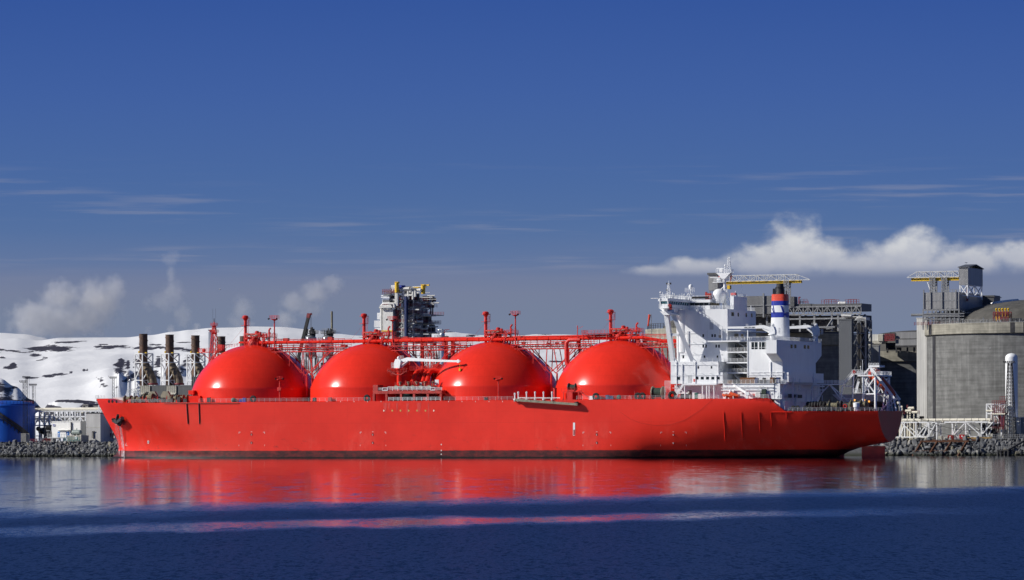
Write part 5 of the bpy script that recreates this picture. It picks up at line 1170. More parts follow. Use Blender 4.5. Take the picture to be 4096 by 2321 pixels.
# ---------------------------------------------------------------- snowy mountains
def snow_material():
    m = bpy.data.materials.new('snow_and_rock'); N, L, P = nt(m); P.inputs['Roughness'].default_value = .75; P.inputs['Specular IOR Level'].default_value = .2
    at = N.new('ShaderNodeAttribute'); at.attribute_name = 'rock'; tc = N.new('ShaderNodeTexCoord')
    def noise(s_, d=8, r=.7):
        mp = N.new('ShaderNodeMapping'); mp.inputs['Scale'].default_value = s_; L.new(tc.outputs['Object'], mp.inputs[0]); n = N.new('ShaderNodeTexNoise'); n.inputs['Scale'].default_value = 1; n.inputs['Detail'].default_value = d; n.inputs['Roughness'].default_value = r; L.new(mp.outputs[0], n.inputs[0]); return n.outputs[0]
    def ma(op, a, c, d=None):
        n = N.new('ShaderNodeMath'); n.operation = op
        for i, x in enumerate((a, c)):
            if isinstance(x, (int, float)): n.inputs[i].default_value = x
            else: L.new(x, n.inputs[i])
        return n.outputs[0]
    nn = ma('ADD', ma('MULTIPLY', noise((.05, .009, .20), 10, .72), .62), ma('MULTIPLY', noise((.09, .012, .045), 8, .7), .38))
    f = ma('ADD', at.outputs['Fac'], ma('MULTIPLY', ma('SUBTRACT', nn, .5), 5.2))
    mr = N.new('ShaderNodeMapRange'); mr.inputs[1].default_value = .52; mr.inputs[2].default_value = .62; L.new(f, mr.inputs[0])
    mx = N.new('ShaderNodeMix'); mx.data_type = 'RGBA'; mx.inputs[6].default_value = (.81, .82, .83, 1); mx.inputs[7].default_value = (.045, .042, .055, 1); L.new(mr.outputs[0], mx.inputs[0])
    m2 = N.new('ShaderNodeMix'); m2.data_type = 'RGBA'; m2.blend_type = 'MULTIPLY'; cr = N.new('ShaderNodeMapRange'); cr.inputs[1].default_value = .3; cr.inputs[2].default_value = .7; cr.inputs[3].default_value = .93; L.new(noise((.008, .002, .03), 5), cr.inputs[0]); m2.inputs[0].default_value = 1; L.new(mx.outputs[2], m2.inputs[6]); L.new(cr.outputs[0], m2.inputs[7]); L.new(m2.outputs[2], P.inputs['Base Color'])
    bp = N.new('ShaderNodeBump'); bp.inputs['Strength'].default_value = .5; bp.inputs['Distance'].default_value = 3; L.new(noise((.03, .012, .06), 6), bp.inputs['Height']); L.new(bp.outputs[0], P.inputs['Normal'])
    return m
SNOW = snow_material()
def project(p):
    x, y = p[0]/p[1]*F, (H-p[2])/p[1]*F; c, s_ = math.cos(ROLL), math.sin(ROLL); return CX+x*c+y*s_, YH+y*c-x*s_
def hill(name, label, ridge, Y0, Y1, cols, rows, patches, base_rock=-.6, amp=1., shp=1.35, dips=()):
    b = MB(); rock = []; nc = len(cols)
    for j in range(rows+4):
        t = j/rows
        for px in cols:
            Y = lerp(Y0, Y1, t)
            Yn = Y
            zr = W(px, smooth(ridge, px), Y1).z
            z = GZ+(zr-GZ)*(min(t, 1)**shp) if t <= 1 else zr-(t-1)*rows*8
            x = W(px, YH, Y).x
            fade = min(1, t*3)*min(1, max(0, (1-t)*5)+.02)
            z += amp*fade*(12*fbm(x*.0022, Y*.0011, 1)+2.2*fbm(x*.009, Y*.004, 2))
            for (cx, t0, wx, wt, dep) in dips: z -= dep*math.exp(-((px-cx)/wx)**2-((t-t0)/wt)**2)
            z = max(z, GZ-2 if t < .02 else GZ-1)
            b.v.append((x, Y, z)); qx, qy = project((x, Y, z)); r_ = base_rock
            for (cx, cy, rx, ry, w) in patches:
                d2 = ((qx-cx)/rx)**2+((qy-cy)/ry)**2
                if d2 < 4: r_ = max(r_, w*(1.25-d2*.8)+base_rock*0)
            rock.append(r_)
    for j in range(rows+3):
        for i in range(nc-1): a = j*nc+i; b.face((a, a+1, a+nc+1, a+nc), True)
    o = b.build(name, SNOW); at = o.data.attributes.new('rock', 'FLOAT', 'POINT'); at.data.foreach_set('value', rock); tag(o, label, 'mountain', kind='structure'); return o
ridge = [(-700, 1345), (-100, 1352), (60, 1352), (150, 1362), (250, 1351), (400, 1350), (500, 1350), (600, 1341), (700, 1327), (760, 1320), (850, 1312), (930, 1311), (1000, 1307), (1120, 1308), (1240, 1318), (1350, 1336), (1440, 1343), (1600, 1350), (1730, 1333), (1800, 1326), (1860, 1334), (1930, 1341), (2000, 1344), (2090, 1342), (2150, 1337), (2250, 1338), (2400, 1345), (2700, 1360), (3200, 1420), (4000, 1500), (4800, 1520)]
patches = [(207, 1392, 110, 7, 1), (170, 1398, 60, 9, 1), (240, 1402, 55, 6, .9), (142, 1421, 28, 6, .95), (262, 1370, 75, 3.5, .8), (455, 1386, 90, 6, .85), (430, 1392, 40, 5, .9), (600, 1392, 120, 7, .8), (40, 1470, 30, 9, .95), (55, 1460, 14, 10, .9), (8, 1431, 16, 5, .9), (122, 1511, 32, 5, .9), (190, 1505, 30, 6, 1), (235, 1498, 36, 6, 1), (284, 1489, 8, 5, .9), (336, 1480, 8, 7, .9), (349, 1479, 6, 6, .9), (382, 1477, 6, 3, .8), (180, 1431, 14, 5, .8), (155, 1440, 20, 4, .8), (425, 1545, 18, 9, .8), (412, 1538, 14, 5, .8), (700, 1395, 60, 7, .7), (745, 1400, 40, 8, .8), (620, 1380, 30, 5, .7), (735, 1370, 45, 3, .75), (760, 1425, 60, 8, .7), (815, 1440, 18, 8, .8), (900, 1380, 60, 4, .5), (2190, 1336, 80, 3.5, .8), (2230, 1447, 40, 4, .9), (1480, 1350, 50, 3, .7), (1785, 1328, 40, 2.5, .8), (1890, 1343, 30, 5, .7), (30, 1404, 60, 3, .7), (90, 1410, 50, 3, .6), (2215, 1415, 14, 5, .7), (40, 1402, 70, 2, .7), (330, 1366, 60, 2, .6)]
rp = random.Random(9)
for k in range(26):   # the broken crag in the gully: leaning ribs of rock
    x = rp.uniform(468, 745); y = lerp(1440, 1528, rp.random()) if x > 500 else rp.uniform(1440, 1490); patches.append((x, y, rp.uniform(9, 24), rp.uniform(10, 30), rp.uniform(.6, .95)))
for k in range(34):
    x = rp.uniform(-20, 1100); patches.append((x, rp.uniform(1372, 1412) if x < 900 else rp.uniform(1330, 1390), rp.uniform(12, 45), rp.uniform(1.5, 3.5), rp.uniform(.4, .7)))
for k in range(14): patches.append((rp.uniform(380, 480), rp.uniform(1500, 1575), rp.uniform(3, 10), rp.uniform(2, 6), .5))
cols = [-700+i*30 for i in range(18)]+[-160+i*7 for i in range(205)]+[1275+i*22 for i in range(160)]
hill('mountain', 'broad snow-covered mountain with dark rock patches behind the plant', ridge, 2700, 6500, cols, 110, patches, dips=tuple((cx_, t_, 15, .09, -6.5) for cx_, t_ in ((478, .46), (515, .50), (548, .44), (585, .50), (622, .46), (655, .52), (690, .48), (722, .55)))+((440, .48, 70, .2, -9), (1010, .6, 90, .2, -10)))
hill('mountain', 'distant smooth white snow peak beyond the nearer ridge', [(-800, 1330), (-200, 1335), (0, 1332), (100, 1337), (170, 1350), (230, 1372), (400, 1420), (800, 1500)], 6800, 9500, [-800+i*20 for i in range(80)], 24, [], amp=.4)
hill('mountain', 'steep dark rocky hillside streaked with snow behind the blue tank', [(-500, 1400), (-100, 1480), (0, 1513), (60, 1545), (125, 1598), (185, 1645), (240, 1700)], 1900, 2400, [-500+i*8 for i in range(96)], 50, [(-20, 1580, 70, 70, .72), (30, 1590, 34, 50, .8), (70, 1622, 36, 34, .8), (60, 1550, 30, 8, .7), (112, 1600, 34, 9, .8), (160, 1634, 30, 12, .9), (130, 1626, 20, 8, .7), (100, 1640, 26, 8, .7)], amp=.35)
hill('mountain', 'small dark rocky mound with a snow patch behind the white pipe rack', [(90, 1690), (165, 1645), (200, 1612), (235, 1600), (300, 1598), (350, 1603), (420, 1612), (520, 1640), (640, 1690)], 1800, 2150, [90+i*6 for i in range(92)], 40, [(185, 1640, 34, 22, 1.2), (330, 1605, 90, 8, 1.2), (250, 1603, 50, 7, 1), (220, 1632, 30, 6, .9), (380, 1622, 60, 10, 1.)], amp=.15)
# ---------------------------------------------------------------- left: blue tank, light masts, pipe rack, buildings
t = Q('storage_tank', 'big blue round steel tank with a dark stair winding up its side', 'tank', 26, YQ(26, 36), False); k = t.Y/F; r = 114*k; ht = t.Z(1622, 130)
b = MB(); b.lathe([(r, 0), (r, ht-.3), (r+.25, ht-.3), (r+.25, ht), (r-.1, ht+.05)]+[((r-.1)*math.cos(a*math.pi/2/10), ht+.05+1.9*math.sin(a*math.pi/2/10)) for a in range(1, 10)], 0, 0, 72); t.part('shell', b, 'btank')
b = MB(); ring = [(r*.97*math.cos(a), r*.97*math.sin(a), ht) for a in [2*math.pi*i/48 for i in range(49)]]; b.rail(ring, 1.6, 2, .07); t.part('railing', b, 'dkred')
b = MB(); z0, z1 = t.Z(1750, 118), t.Z(1655, 0)
a0, a1 = math.asin(clamp((118-26)*k/r, -1, 1)), math.asin((2-26)*k/r)
last = None
for i in range(15):
    f = i/14; a = lerp(a0, a1-.7, f); z = lerp(z0, z1+5, f); p = Vector((r*1.05*math.sin(a), -r*1.05*math.cos(a), z))
    if last is not None: b.beam(last, p, 1.3, .5); b.beam(last+Vector((0, 0, 1.2)), p+Vector((0, 0, 1.2)), .2, 1.); b.beam(p, (p.x*.95, p.y*.95, z-1.5), .3)
    last = p
t.part('stair', b, 'dark')
def light_mast(px, pyt, pyb, d, lab, w=.55, heads=7, base=False, yy=None):
    q = Q('light_mast', lab, 'light mast', px, YQ(px, d), False, 'lattice light masts'); ht = q.Z(pyt); zb_ = 0
    b = MB()
    for sx, sy in cs: b.beam((sx*w*.5, sy*w*.5, 0), (sx*w*.5, sy*w*.5, ht), .10)
    n = int(ht/1.3)
    for i in range(n):
        z0, z1 = ht*i/n, ht*(i+1)/n
        for a, c in (((-1, -1), (1, -1)), ((1, -1), (1, 1)), ((1, 1), (-1, 1)), ((-1, 1), (-1, -1))):
            s_ = 1 if i % 2 else -1; p, q2 = (a, c) if s_ > 0 else (c, a); b.beam((p[0]*w*.5, p[1]*w*.5, z0), (q2[0]*w*.5, q2[1]*w*.5, z1), .06)
    b.rail([(w*1.6, -w*.4, .1), (w*1.6, w*.4, .1)], ht-.4, .5, .035, int(ht/2))
    q.part('lattice_mast', b, 'dark'); b = MB(); b.box(-1.3, 1.3, -.8, .8, ht-.1, ht+.05)
    for i in range(heads): x = lerp(-1.35, 1.35, i/(heads-1)); b.prism([(-.9, ht+.25), (-.9, ht+.6), (-.3, ht+.75), (-.3, ht+.3)], 'x', x-.16, x+.16); b.tube((x, -.4, ht), (x, -.5, ht+.4), .06, 4)
    q.part('floodlight_head', b, 'dark')
    if base: b = MB(); b.box(-1, 1, -1, 1, 0, 3.4 if base is True else base); q.part('footing', b, 'plinth')
    return q
light_mast(95, 1530, 1760, 11, 'slim lattice light mast on a concrete block, front one by the blue tank', .5, 6, True)
light_mast(107, 1513, 1760, 12, 'tallest lattice light mast on a concrete block before the blue tank', .6, 7, True)
light_mast(133, 1543, 1760, 62, 'lattice light mast rising behind the edge of the blue tank', .6, 7)
light_mast(454, 1514, 1760, 120, 'lattice light mast standing behind the red bow', .8, 7)
# pipe rack
q = Q('pipe_rack', 'long white steel pipe rack with bright pipes on top, beside the blue tank', 'pipe rack', 138, YQ(138, 48)); b = MB(); x1 = q.X(425); zt_, zm_, zb_ = q.Z(1646), q.Z(1668), q.Z(1702)
for y in (0, 7):
    for z in (zt_, zm_, zb_): b.beam((0, y, z), (x1, y, z), .45)
    n = 14
    for i in range(n+1): x = x1*i/n; b.beam((x, y, 0), (x, y, zt_), .45)
    for i in range(n): xa, xb = x1*i/n, x1*(i+1)/n; s_ = i % 2; b.beam((xa if s_ else xb, y, zm_), (xb if s_ else xa, y, zb_), .3)
for i in range(15): x = x1*i/14; b.beam((x, 0, zt_), (x, 7, zt_), .35); b.beam((x, 0, zm_), (x, 7, zm_), .35)
q.part('rack_frame', b, 'white')
b = MB()
for y, r_ in ((.5, .55), (2., .45), (3.4, .5), (5, .6), (6.4, .4)): b.tube((-1, y, zt_+r_+.25), (x1, y, zt_+r_+.25), r_, 8)
for y, r_ in ((1, .35), (2.4, .4), (4, .45), (5.5, .35)): b.tube((-1, y, q.Z(1676)), (x1, y, q.Z(1676)), r_, 8)
q.part('pipe', b, 'cream')
b = MB()
for i in range(14): x = x1*(i+.5)/14; b.tube((x, 3, zm_+.3), (x, 3, zt_-1), .3, 8); b.box(x-.5, x+.5, -.2, .6, zm_-1.9, zm_-1.3)
islands(b, 'valve', M['whiteg'], q.o)
q = Q('pump_skid', 'dark cluster of pumps and pipes between the blue tank and white hut', 'pump skid', 146, YQ(146, 34)); b = MB()
for i in range(40):
    x, y = R.uniform(0, q.X(205)), R.uniform(0, 7); z = R.uniform(.4, 5.5); b.tube((x, y, R.uniform(0, 2)), (x, y, z), R.uniform(.12, .4), 6)
    if i % 2: b.tube((x, y, z), (x+R.uniform(-3, 3), y, z), R.uniform(.1, .3), 6)
b.box(0, q.X(205), 0, 7, 0, .5); q.part('pump_frame', b, 'grey'); b = MB()
for i in range(10): x, y = R.uniform(0, q.X(200)), R.uniform(-1, 3); b.sphere((x, y, R.uniform(2, 6)), R.uniform(.5, 1.1), 6)
b.box(q.X(172), q.X(186), 1, 4, 0, 6.5); islands(b, 'wrapped_valve', M['dark'], q.o); b = MB(); b.rail([(-1, -1, 0), (q.X(206), -1, 0)], 1.3, 1.4, .08); b.rail([(q.X(120), -4, 0), (q.X(168), -4, 0)], 1.1, 1.2, .08); q.part('railing', b, 'dkred')
q = Q('plant_hut', 'flat white windowless building with two blue doors and a small blue sign', 'building', 208, YQ(208, 26)); b = MB(); x1 = q.X(322); zt_ = q.Z(1688); zf_ = q.Z(1749); b.box(0, x1, 0, 12, zf_-.2, zt_); b.box(-.15, x1+.15, -.15, 12.15, zt_, zt_+.25)
for x in (q.X(225), q.X(262)): b.box(x, x+.3, 2, 2.4, 0, zf_)
q.part('wall', b, 'walll')
for a, c in ((231, 241), (267, 277)):
    b = MB(); b.box(q.X(a), q.X(c), -.12, .1, zf_, q.Z(1727)); dr = q.part('door', b, 'lblue'); b = MB(); b.sphere((lerp(q.X(a), q.X(c), .5), -.14, q.Z(1735)), .22, 5); q.part('door_window', b, 'white', dr)
b = MB(); b.box(q.X(241), q.X(266), -.2, .1, zf_, q.Z(1724)); b.box(q.X(232), q.X(279), -1.1, .1, q.Z(1722), q.Z(1720)); b.box(q.X(243), q.X(265), -.35, -.1, q.Z(1736), q.Z(1725)); q.part('porch', b, 'walll')
b = MB(); b.tube((q.X(286), -.3, q.Z(1740)), (q.X(286), -.3, q.Z(1690)), .22, 6); q.part('drainpipe', b, 'dark')
b = MB(); b.box(q.X(212), q.X(221), -.15, .05, q.Z(1706), q.Z(1698)); sg_ = q.part('sign', b, 'blue'); b = MB()
for x0, x1_, y0, y1_ in ((213, 214, 1701, 1704.5), (213, 215.4, 1704.5, 1703.7), (216.2, 217, 1700, 1704.5), (217.6, 218.4, 1700, 1704.5), (216.2, 218.4, 1702.4, 1701.7), (219, 220, 1700, 1704)): b.box(q.X(x0), q.X(x1_), -.2, -.15, q.Z(y1_), q.Z(y0))
q.part('lettering', b, 'white', sg_)
b = MB(); b.box(q.X(205), x1, -3.2, -.2, zf_-.4, zf_-.1); b.rail([(q.X(205), -3.1, zf_-.1), (q.X(285), -3.1, zf_-.1)], 1.3, 1.2, .07); b.stairs((q.X(170), -3, .2), (q.X(185), -2, zf_-.3), 1.2); b.beam((q.X(240), -3, 0), (q.X(250), -3, zf_-.4), .3); b.beam((q.X(255), -3, 0), (q.X(248), -3, zf_-.4), .3); q.part('walkway', b, 'lgrey')
q = Q('pressure_vessel', 'grey-green horizontal vessel on a dark plinth before the white hut', 'vessel', 292, YQ(292, 18)); b = MB(); z = q.Z(1730); x1 = q.X(322); b.tube((.4, 0, z), (x1-.4, 0, z), .95, 14); b.sphere((.4, 0, z), .95, 8); b.sphere((x1-.4, 0, z), .95, 8); b.tube((x1*.5, 0, z), (x1*.5, 0, z+1.6), .2, 6); q.part('vessel_shell', b, mat('grey_green_paint', (.28, .34, .32), .5)); b = MB()
for x in (.9, x1-.9): b.box(x-.2, x+.2, -.7, .7, q.Z(1743), z)
islands(b, 'saddle', M['dark'], q.o)
q = Q('concrete_plinth', 'square weathered concrete housing carrying the grey-green vessel', 'plinth', 270, YQ(270, 14)); b = MB(); x1 = q.X(324); h_ = q.Z(1742); b.box(0, x1, 0, 6, 0, h_); 
for i in range(9): x = x1*i/8; b.box(x-.1, x+.1, -.12, .02, 0, h_-.1)
q.part('housing', b, 'plinth'); b = MB(); b.box(q.X(300), q.X(308), -.2, -.05, h_*.4, h_*.85); q.part('sign', b, 'white'); b = MB(); b.rail([(q.X(262), -1, 0), (x1, -1, 0)], 1.8, .9, .08); q.part('fence', b, mat('teal_fence', (.05, .22, .22), .6))
q = Q('clad_shed', 'tall shed with vertical pale and dark striped cladding beside the bow', 'shed', 345, YQ(345, 22)); b = MB(); x1 = q.X(402); h_ = q.Z(1655); b.box(0, x1, 0, 9, 0, h_); q.part('wall', b, 'cladk'); b = MB(); b.box(-.1, x1+.1, -.1, 9.1, h_, h_+.3); q.part('roof', b, 'dark'); b = MB(); b.box(0, x1, -.06, .02, q.Z(1711), q.Z(1709.5)); q.part('trim', b, 'plinth'); b = MB()
for px in (370, 375): b.tube((q.X(px), -.3, q.Z(1752)), (q.X(px), -.3, q.Z(1728)), .16, 6); b.tube((q.X(px), -.3, q.Z(1728)), (q.X(px)+.6, -.3, q.Z(1726)), .16, 6)
q.part('drainpipe', b, 'dark')
q = Q('valve_station', 'tangle of red-railed valves and pale pipes between striped shed and bow', 'valve station', 395, YQ(395, 30)); b = MB(); x1 = q.X(480)
for y in (0, 6):
    b.truss((0, y, 1), (x1, y, 1), (0, 0, 6), 5, .14, True, .2); b.truss((0, y, 8), (x1, y, 8), (0, 0, 6), 5, .12, False, .2)
q.part('support_frame', b, 'white'); b = MB()
for i in range(24): x, y = R.uniform(0, x1), R.uniform(0, 5); b.tube((x, y, 0), (x, y, R.uniform(2, 9)), R.uniform(.1, .3), 6)
for z in (7.2, 9.6, 3.): b.tube((-2, 2, z), (x1, 2, z), .35, 8)
q.part('pipe', b, 'cream'); b = MB()
for z in (1.8, 4.6): b.rail([(0, -.5, z), (x1, -.5, z)], 1.4, .9, .08)
for i in range(18): x = R.uniform(0, x1); b.tube((x, -.4, R.uniform(1, 6)), (x, -.4, R.uniform(1, 6)), .16, 6)
q.part('railing', b, 'dkred')
q = Q('grey_building', 'grey stepped building with sloping louvred end above the striped shed', 'building', 318, YQ(318, 95)); b = MB(); x0, x1, x2 = q.X(331), q.X(353), q.X(420); z0, z1 = 0, q.Z(1622); b.box(x0, x1, 0, 20, 0, z1); b.box(x1, x2, 2, 20, 0, z1-.1); b.box(x0-.2, x1+.2, -.2, 20, z1, z1+.4); b.prism([(q.X(316), q.Z(1680)), (x0, q.Z(1660)), (x0, q.Z(1626)), (x0-.5, q.Z(1626))], 'y', .5, 14); b.prism([(q.X(312), q.Z(1700)), (x0, q.Z(1690)), (x0, q.Z(1662))], 'y', .6, 14); q.part('wall', b, mat('warm_grey_wall', (.27, .26, .25), .8)); b = MB(); b.box(x0+.3, x0+1, -.1, .1, q.Z(1665), z1); b.box(x1, x2, 1.9, 2.05, q.Z(1660), q.Z(1640)); q.part('dark_strip', b, 'dark'); b = MB(); b.tube((q.X(366), -14, q.Z(1645)), (q.X(430), -14, q.Z(1645)), .75, 8); b.box(q.X(384), q.X(420), -15, -13, q.Z(1652), q.Z(1647)); b.box(q.X(370), q.X(372), -14.5, -13.5, 0, q.Z(1646)); b.box(q.X(398), q.X(400), -14.5, -13.5, 0, q.Z(1646)); q.part('roof_pipe', b, 'cream')
# ---------------------------------------------------------------- exhaust stacks
def spiral(b, p, q_, r_, turns, rr=.16, n=40, ph=0.):
    p, q_ = Vector(p), Vector(q_); a, c = b.basis(q_-p); b.path([p.lerp(q_, i/n)+a*(r_*math.cos(ph+turns*2*math.pi*i/n))+c*(r_*math.sin(ph+turns*2*math.pi*i/n)) for i in range(n+1)], rr, 4)
STK = [(575, 1336, 'first brown exhaust stack from the bow, in a white lattice frame'), (680, 1339, 'second brown exhaust stack from the bow, in a white lattice frame'), (783, 1342, 'third brown exhaust stack, half hidden by the first red dome'), (886, 1346, 'brown exhaust stack rising behind the red foremast, lower part hidden by the dome')]
for i, (px, pt, lab) in enumerate(STK):
    q = Q('exhaust_stack', lab, 'exhaust stack', px, YQ(px, 205), True, 'brown exhaust stacks behind the bow'); k = q.Y/F; r_ = 16.5*k; ht = q.Z(pt)
    b = MB(); b.lathe([(r_, 3), (r_, ht-.2), (r_+.12, ht-.2), (r_+.12, ht), (r_-.15, ht), (r_-.15, ht-3)], 0, 0, 28); spiral(b, (0, 0, q.Z(1418)), (0, 0, ht-.5), r_+.05, 2.6, .2, 60, 2.); spiral(b, (0, 0, 4), (0, 0, q.Z(1418)), r_+.02, 2, .12, 40, 1.); q.part('flue', b, 'stack')
    b = MB(); e = Vector((q.X(617), 0, 0)) if False else Vector((42*k, 0, q.Z(1520)-0)); zt_ = q.Z(1470); rb_ = 17.5*k
    b.path([(0, 0, q.Z(1452)), (8*k, 0, q.Z(1463)), (34*k, 0, q.Z(1505)), (40*k, 0, q.Z(1518)), (41.5*k, 0, q.Z(1530)), (41.5*k, 0, q.Z(1541))], rb_, 24); spiral(b, (6*k, 0, q.Z(1460)), (36*k, 0, q.Z(1508)), rb_+.05, 3, .15, 40); bd = q.part('branch_duct', b, 'bend')
    b = MB(); b.lathe([(rb_+.25, q.Z(1541)), (rb_+.45, q.Z(1538)), (rb_+.3, q.Z(1533))], 41.5*k, 0, 22); q.part('duct_collar', b, 'dkred', bd)
    b = MB(); w = 3.2; zs = [0, q.Z(1558), q.Z(1522), q.Z(1451), q.Z(1415)]; xs = (-32.5*k/1.0, -2*k, 33*k)
    c = [(-2.9, -2.4), (1.2, -3.2), (3.4, 2.2), (-1.4, 3.2)]
    for x, y in c: b.beam((x, y, 0), (x, y, zs[-1]), .42)
    for j in range(4):
        for (x0, y0), (x1, y1) in zip(c, c[1:]+c[:1]):
            b.beam((x0, y0, zs[j+1]), (x1, y1, zs[j+1]), .34); z0, z1 = zs[j], zs[j+1]
            if (j % 2) == 0: b.beam((x0, y0, z0), (x1, y1, z1), .28)
            else: b.beam((x1, y1, z0), (x0, y0, z1), .28)
    q.part('support_frame', b, 'white'); b = MB(); b.beam((-1.6, -1.5, zs[-1]+.5), (-1.1, -1.5, zs[-1]+.5), .6, 1.2); b.beam((1.6, -1.5, zs[-1]+.3), (2.4, -1.5, zs[-1]+.3), .5, .5); q.part('stack_guide', b, 'yellow')
    q2 = Q('air_intake_house', ['grey gridded intake box with dark side under the first brown stack', 'grey gridded intake box with dark side under the second brown stack', 'tall dark panelled housing at the left edge of the first dome', 'dark panelled housing hidden behind the first red dome'][i], 'plant housing', px-13, YQ(px-13, 190), True, 'intake houses under the stacks')
    x1, x2 = q2.X(px+25), q2.X(px+88); z0, z1 = q2.Z(1592), q2.Z(1544 if i < 2 else 1508)
    b = MB(); b.box(0, x1, 0, 7, z0, z1)
    for j in range(6): x = x1*j/5; b.box(x-.08, x+.08, -.15, 0, q2.Z(1572), z1)
    for j in range(4): z = lerp(q2.Z(1572), z1, j/3); b.box(0, x1, -.14, 0, z-.08, z+.08)
    for j in range(6): x = x1*(j+.3)/6; b.prism([(-.1, q2.Z(1572)), (-1.1, q2.Z(1578)), (-.1, q2.Z(1582))], 'x', x-.5, x+.5)
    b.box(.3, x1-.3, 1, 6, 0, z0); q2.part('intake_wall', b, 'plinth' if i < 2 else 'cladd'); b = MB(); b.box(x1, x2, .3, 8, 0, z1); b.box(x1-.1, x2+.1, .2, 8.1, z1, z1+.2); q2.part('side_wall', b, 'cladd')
q = Q('exhaust_stack', 'slim silver stack with a dark cap behind the red foremast', 'exhaust stack', 846, YQ(846, 230)); k = q.Y/F; ht = q.Z(1328); b = MB(); b.lathe([(11*k, 0), (11*k, ht)], 0, 0, 20); spiral(b, (0, 0, 20), (0, 0, ht), 11*k, 2.2, .16, 60, 1.5); q.part('flue', b, 'silver'); b = MB(); b.lathe([(7*k, ht), (7*k, ht+.5), (12*k, ht+.55), (13*k, ht+.9), (.2, ht+1)], 0, 0, 18); q.part('cap', b, 'dark')
q = Q('exhaust_stack', 'short dark stack end showing beside the first dome\'s vent mast', 'exhaust stack', 976, YQ(976, 205)); b = MB(); b.lathe([(1.7, 0), (1.7, q.Z(1345))], 0, 0, 20); q.part('flue', b, 'stack')
q = Q('vent_pipe', 'bright steel swan-neck vent pipe left of the first brown stack', 'vent pipe', 520, YQ(520, 170)); b = MB(); k = q.Y/F; z = q.Z(1522); b.path([(-2.3*k, 0, 2), (-2.3*k, 0, z)]+[(2.3*k*math.cos(a), 0, z+2.3*k*math.sin(a)) for a in [math.pi*(1-i/6) for i in range(7)]]+[(2.3*k, 0, 2)], .2, 8); q.part('bent_tube', b, 'silver'); b = MB(); b.truss((-1, 0, q.Z(1570)), (5, 0, q.Z(1570)), (0, 0, 1.4), 4, .1); b.beam((3, 0, 0), (3, 0, q.Z(1565)), .3); b.beam((5, 0, 0), (5, 0, q.Z(1565)), .3); b.tube((2, 0, 0), (2, 0, q.Z(1572)), .4, 8); q.part('support_frame', b, 'lgrey')
# ---------------------------------------------------------------- behind the domes: vessels, slim stack, crane boom, low plant
for px, lab, pt in ((1244, 'silver domed vessel with dark platform on top, left of a pair behind the domes', 1340), (1312, 'silver domed vessel with pipes on top, right of a pair behind the domes', 1332)):
    q = Q('silver_vessel', lab, 'vessel', px, YQ(px, 200), True, 'silver vessels behind the domes'); k = q.Y/F; b = MB(); r_ = 24*k; z = q.Z(1357); b.lathe([(r_*.2, q.Z(1440)), (r_*.75, q.Z(1424)), (r_, q.Z(1410)), (r_, z)]+[(r_*math.cos(a*math.pi/16), z+r_*.75*math.sin(a*math.pi/16)) for a in range(1, 8)]+[(.3, z+r_*.78)], 0, 0, 28); q.part('vessel_shell', b, 'silver'); b = MB()
    for j in range(6): a = j*math.pi/3; b.beam((r_*.9*math.cos(a), r_*.9*math.sin(a), 0), (r_*.9*math.cos(a), r_*.9*math.sin(a), q.Z(1405)), .4)
    b.box(-2.2, 2.6, -2, 2, z+r_*.9, z+r_*.9+.2); b.rail([(-2.2, -2, z+r_*.9), (2.6, -2, z+r_*.9), (2.6, 2, z+r_*.9)], 1.4, 1, .08)
    for j in range(10): x = R.uniform(-2, 2.4); b.tube((x, R.uniform(-1, 1), z+r_*.5), (x, R.uniform(-1, 1), z+r_*.9+R.uniform(.5, 3)), R.uniform(.1, .5), 6)
    b.rail([(-r_-.5, -r_, z-.5), (r_+.5, -r_, z-.5)], 1.3, 1.1, .07); q.part('top_platform', b, 'dark')
q = Q('exhaust_stack', 'tall thin olive-grey stack rising behind the silver vessels', 'exhaust stack', 1329, YQ(1329, 205)); b = MB(); k = q.Y/F; b.lathe([(4.6*k, 0), (4.3*k, q.Z(1247)), (4.7*k, q.Z(1247)), (4.7*k, q.Z(1246))], 0, 0, 16); q.part('flue', b, mat('olive_grey', (.24, .22, .16), .6, .2)); b = MB(); b.box(-3.5, 3, -2.4, 2.4, q.Z(1330), q.Z(1329)); b.rail([(-3.5, -2.4, q.Z(1329)), (3, -2.4, q.Z(1329))], 1.4, 1, .08); q.part('platform', b, 'grey')
q = Q('mobile_crane', 'dark telescopic crane boom leaning above the pipes between the first two domes', 'crane', 1195, YQ(1195, 150)); b = MB(); a = Vector((0, 0, q.Z(1430))); c = q.P(1236, 1266); b.beam(a, c, .95, 1.2); b.beam(a.lerp(c, .0), Vector((-1.5, 0, 2)), 1.5, 1.6); q.part('boom', b, 'blackp'); b = MB(); d_ = (c-a).normalized(); b.beam(c-d_*.6, c+d_*1.2, 1.2, 1.4); b.beam(c+d_*.8, c+d_*.8+Vector((1.2, 0, .2)), .8); q.part('boom_head', b, 'dkred'); b = MB()
for dx in (.9, 1.3): b.tube((c.x+dx, 0, c.z), (c.x+dx, 0, c.z-9), .05, 4)
q.part('hoist_rope', b, 'dark'); b = MB(); b.box(-6, 5, -1.4, 1.4, 1, 3.5); [b.tube((x, -1.5, .8), (x, 1.5, .8), .8, 10) for x in (-5, -3, 2, 4)]; q.part('carrier', b, 'dkred')
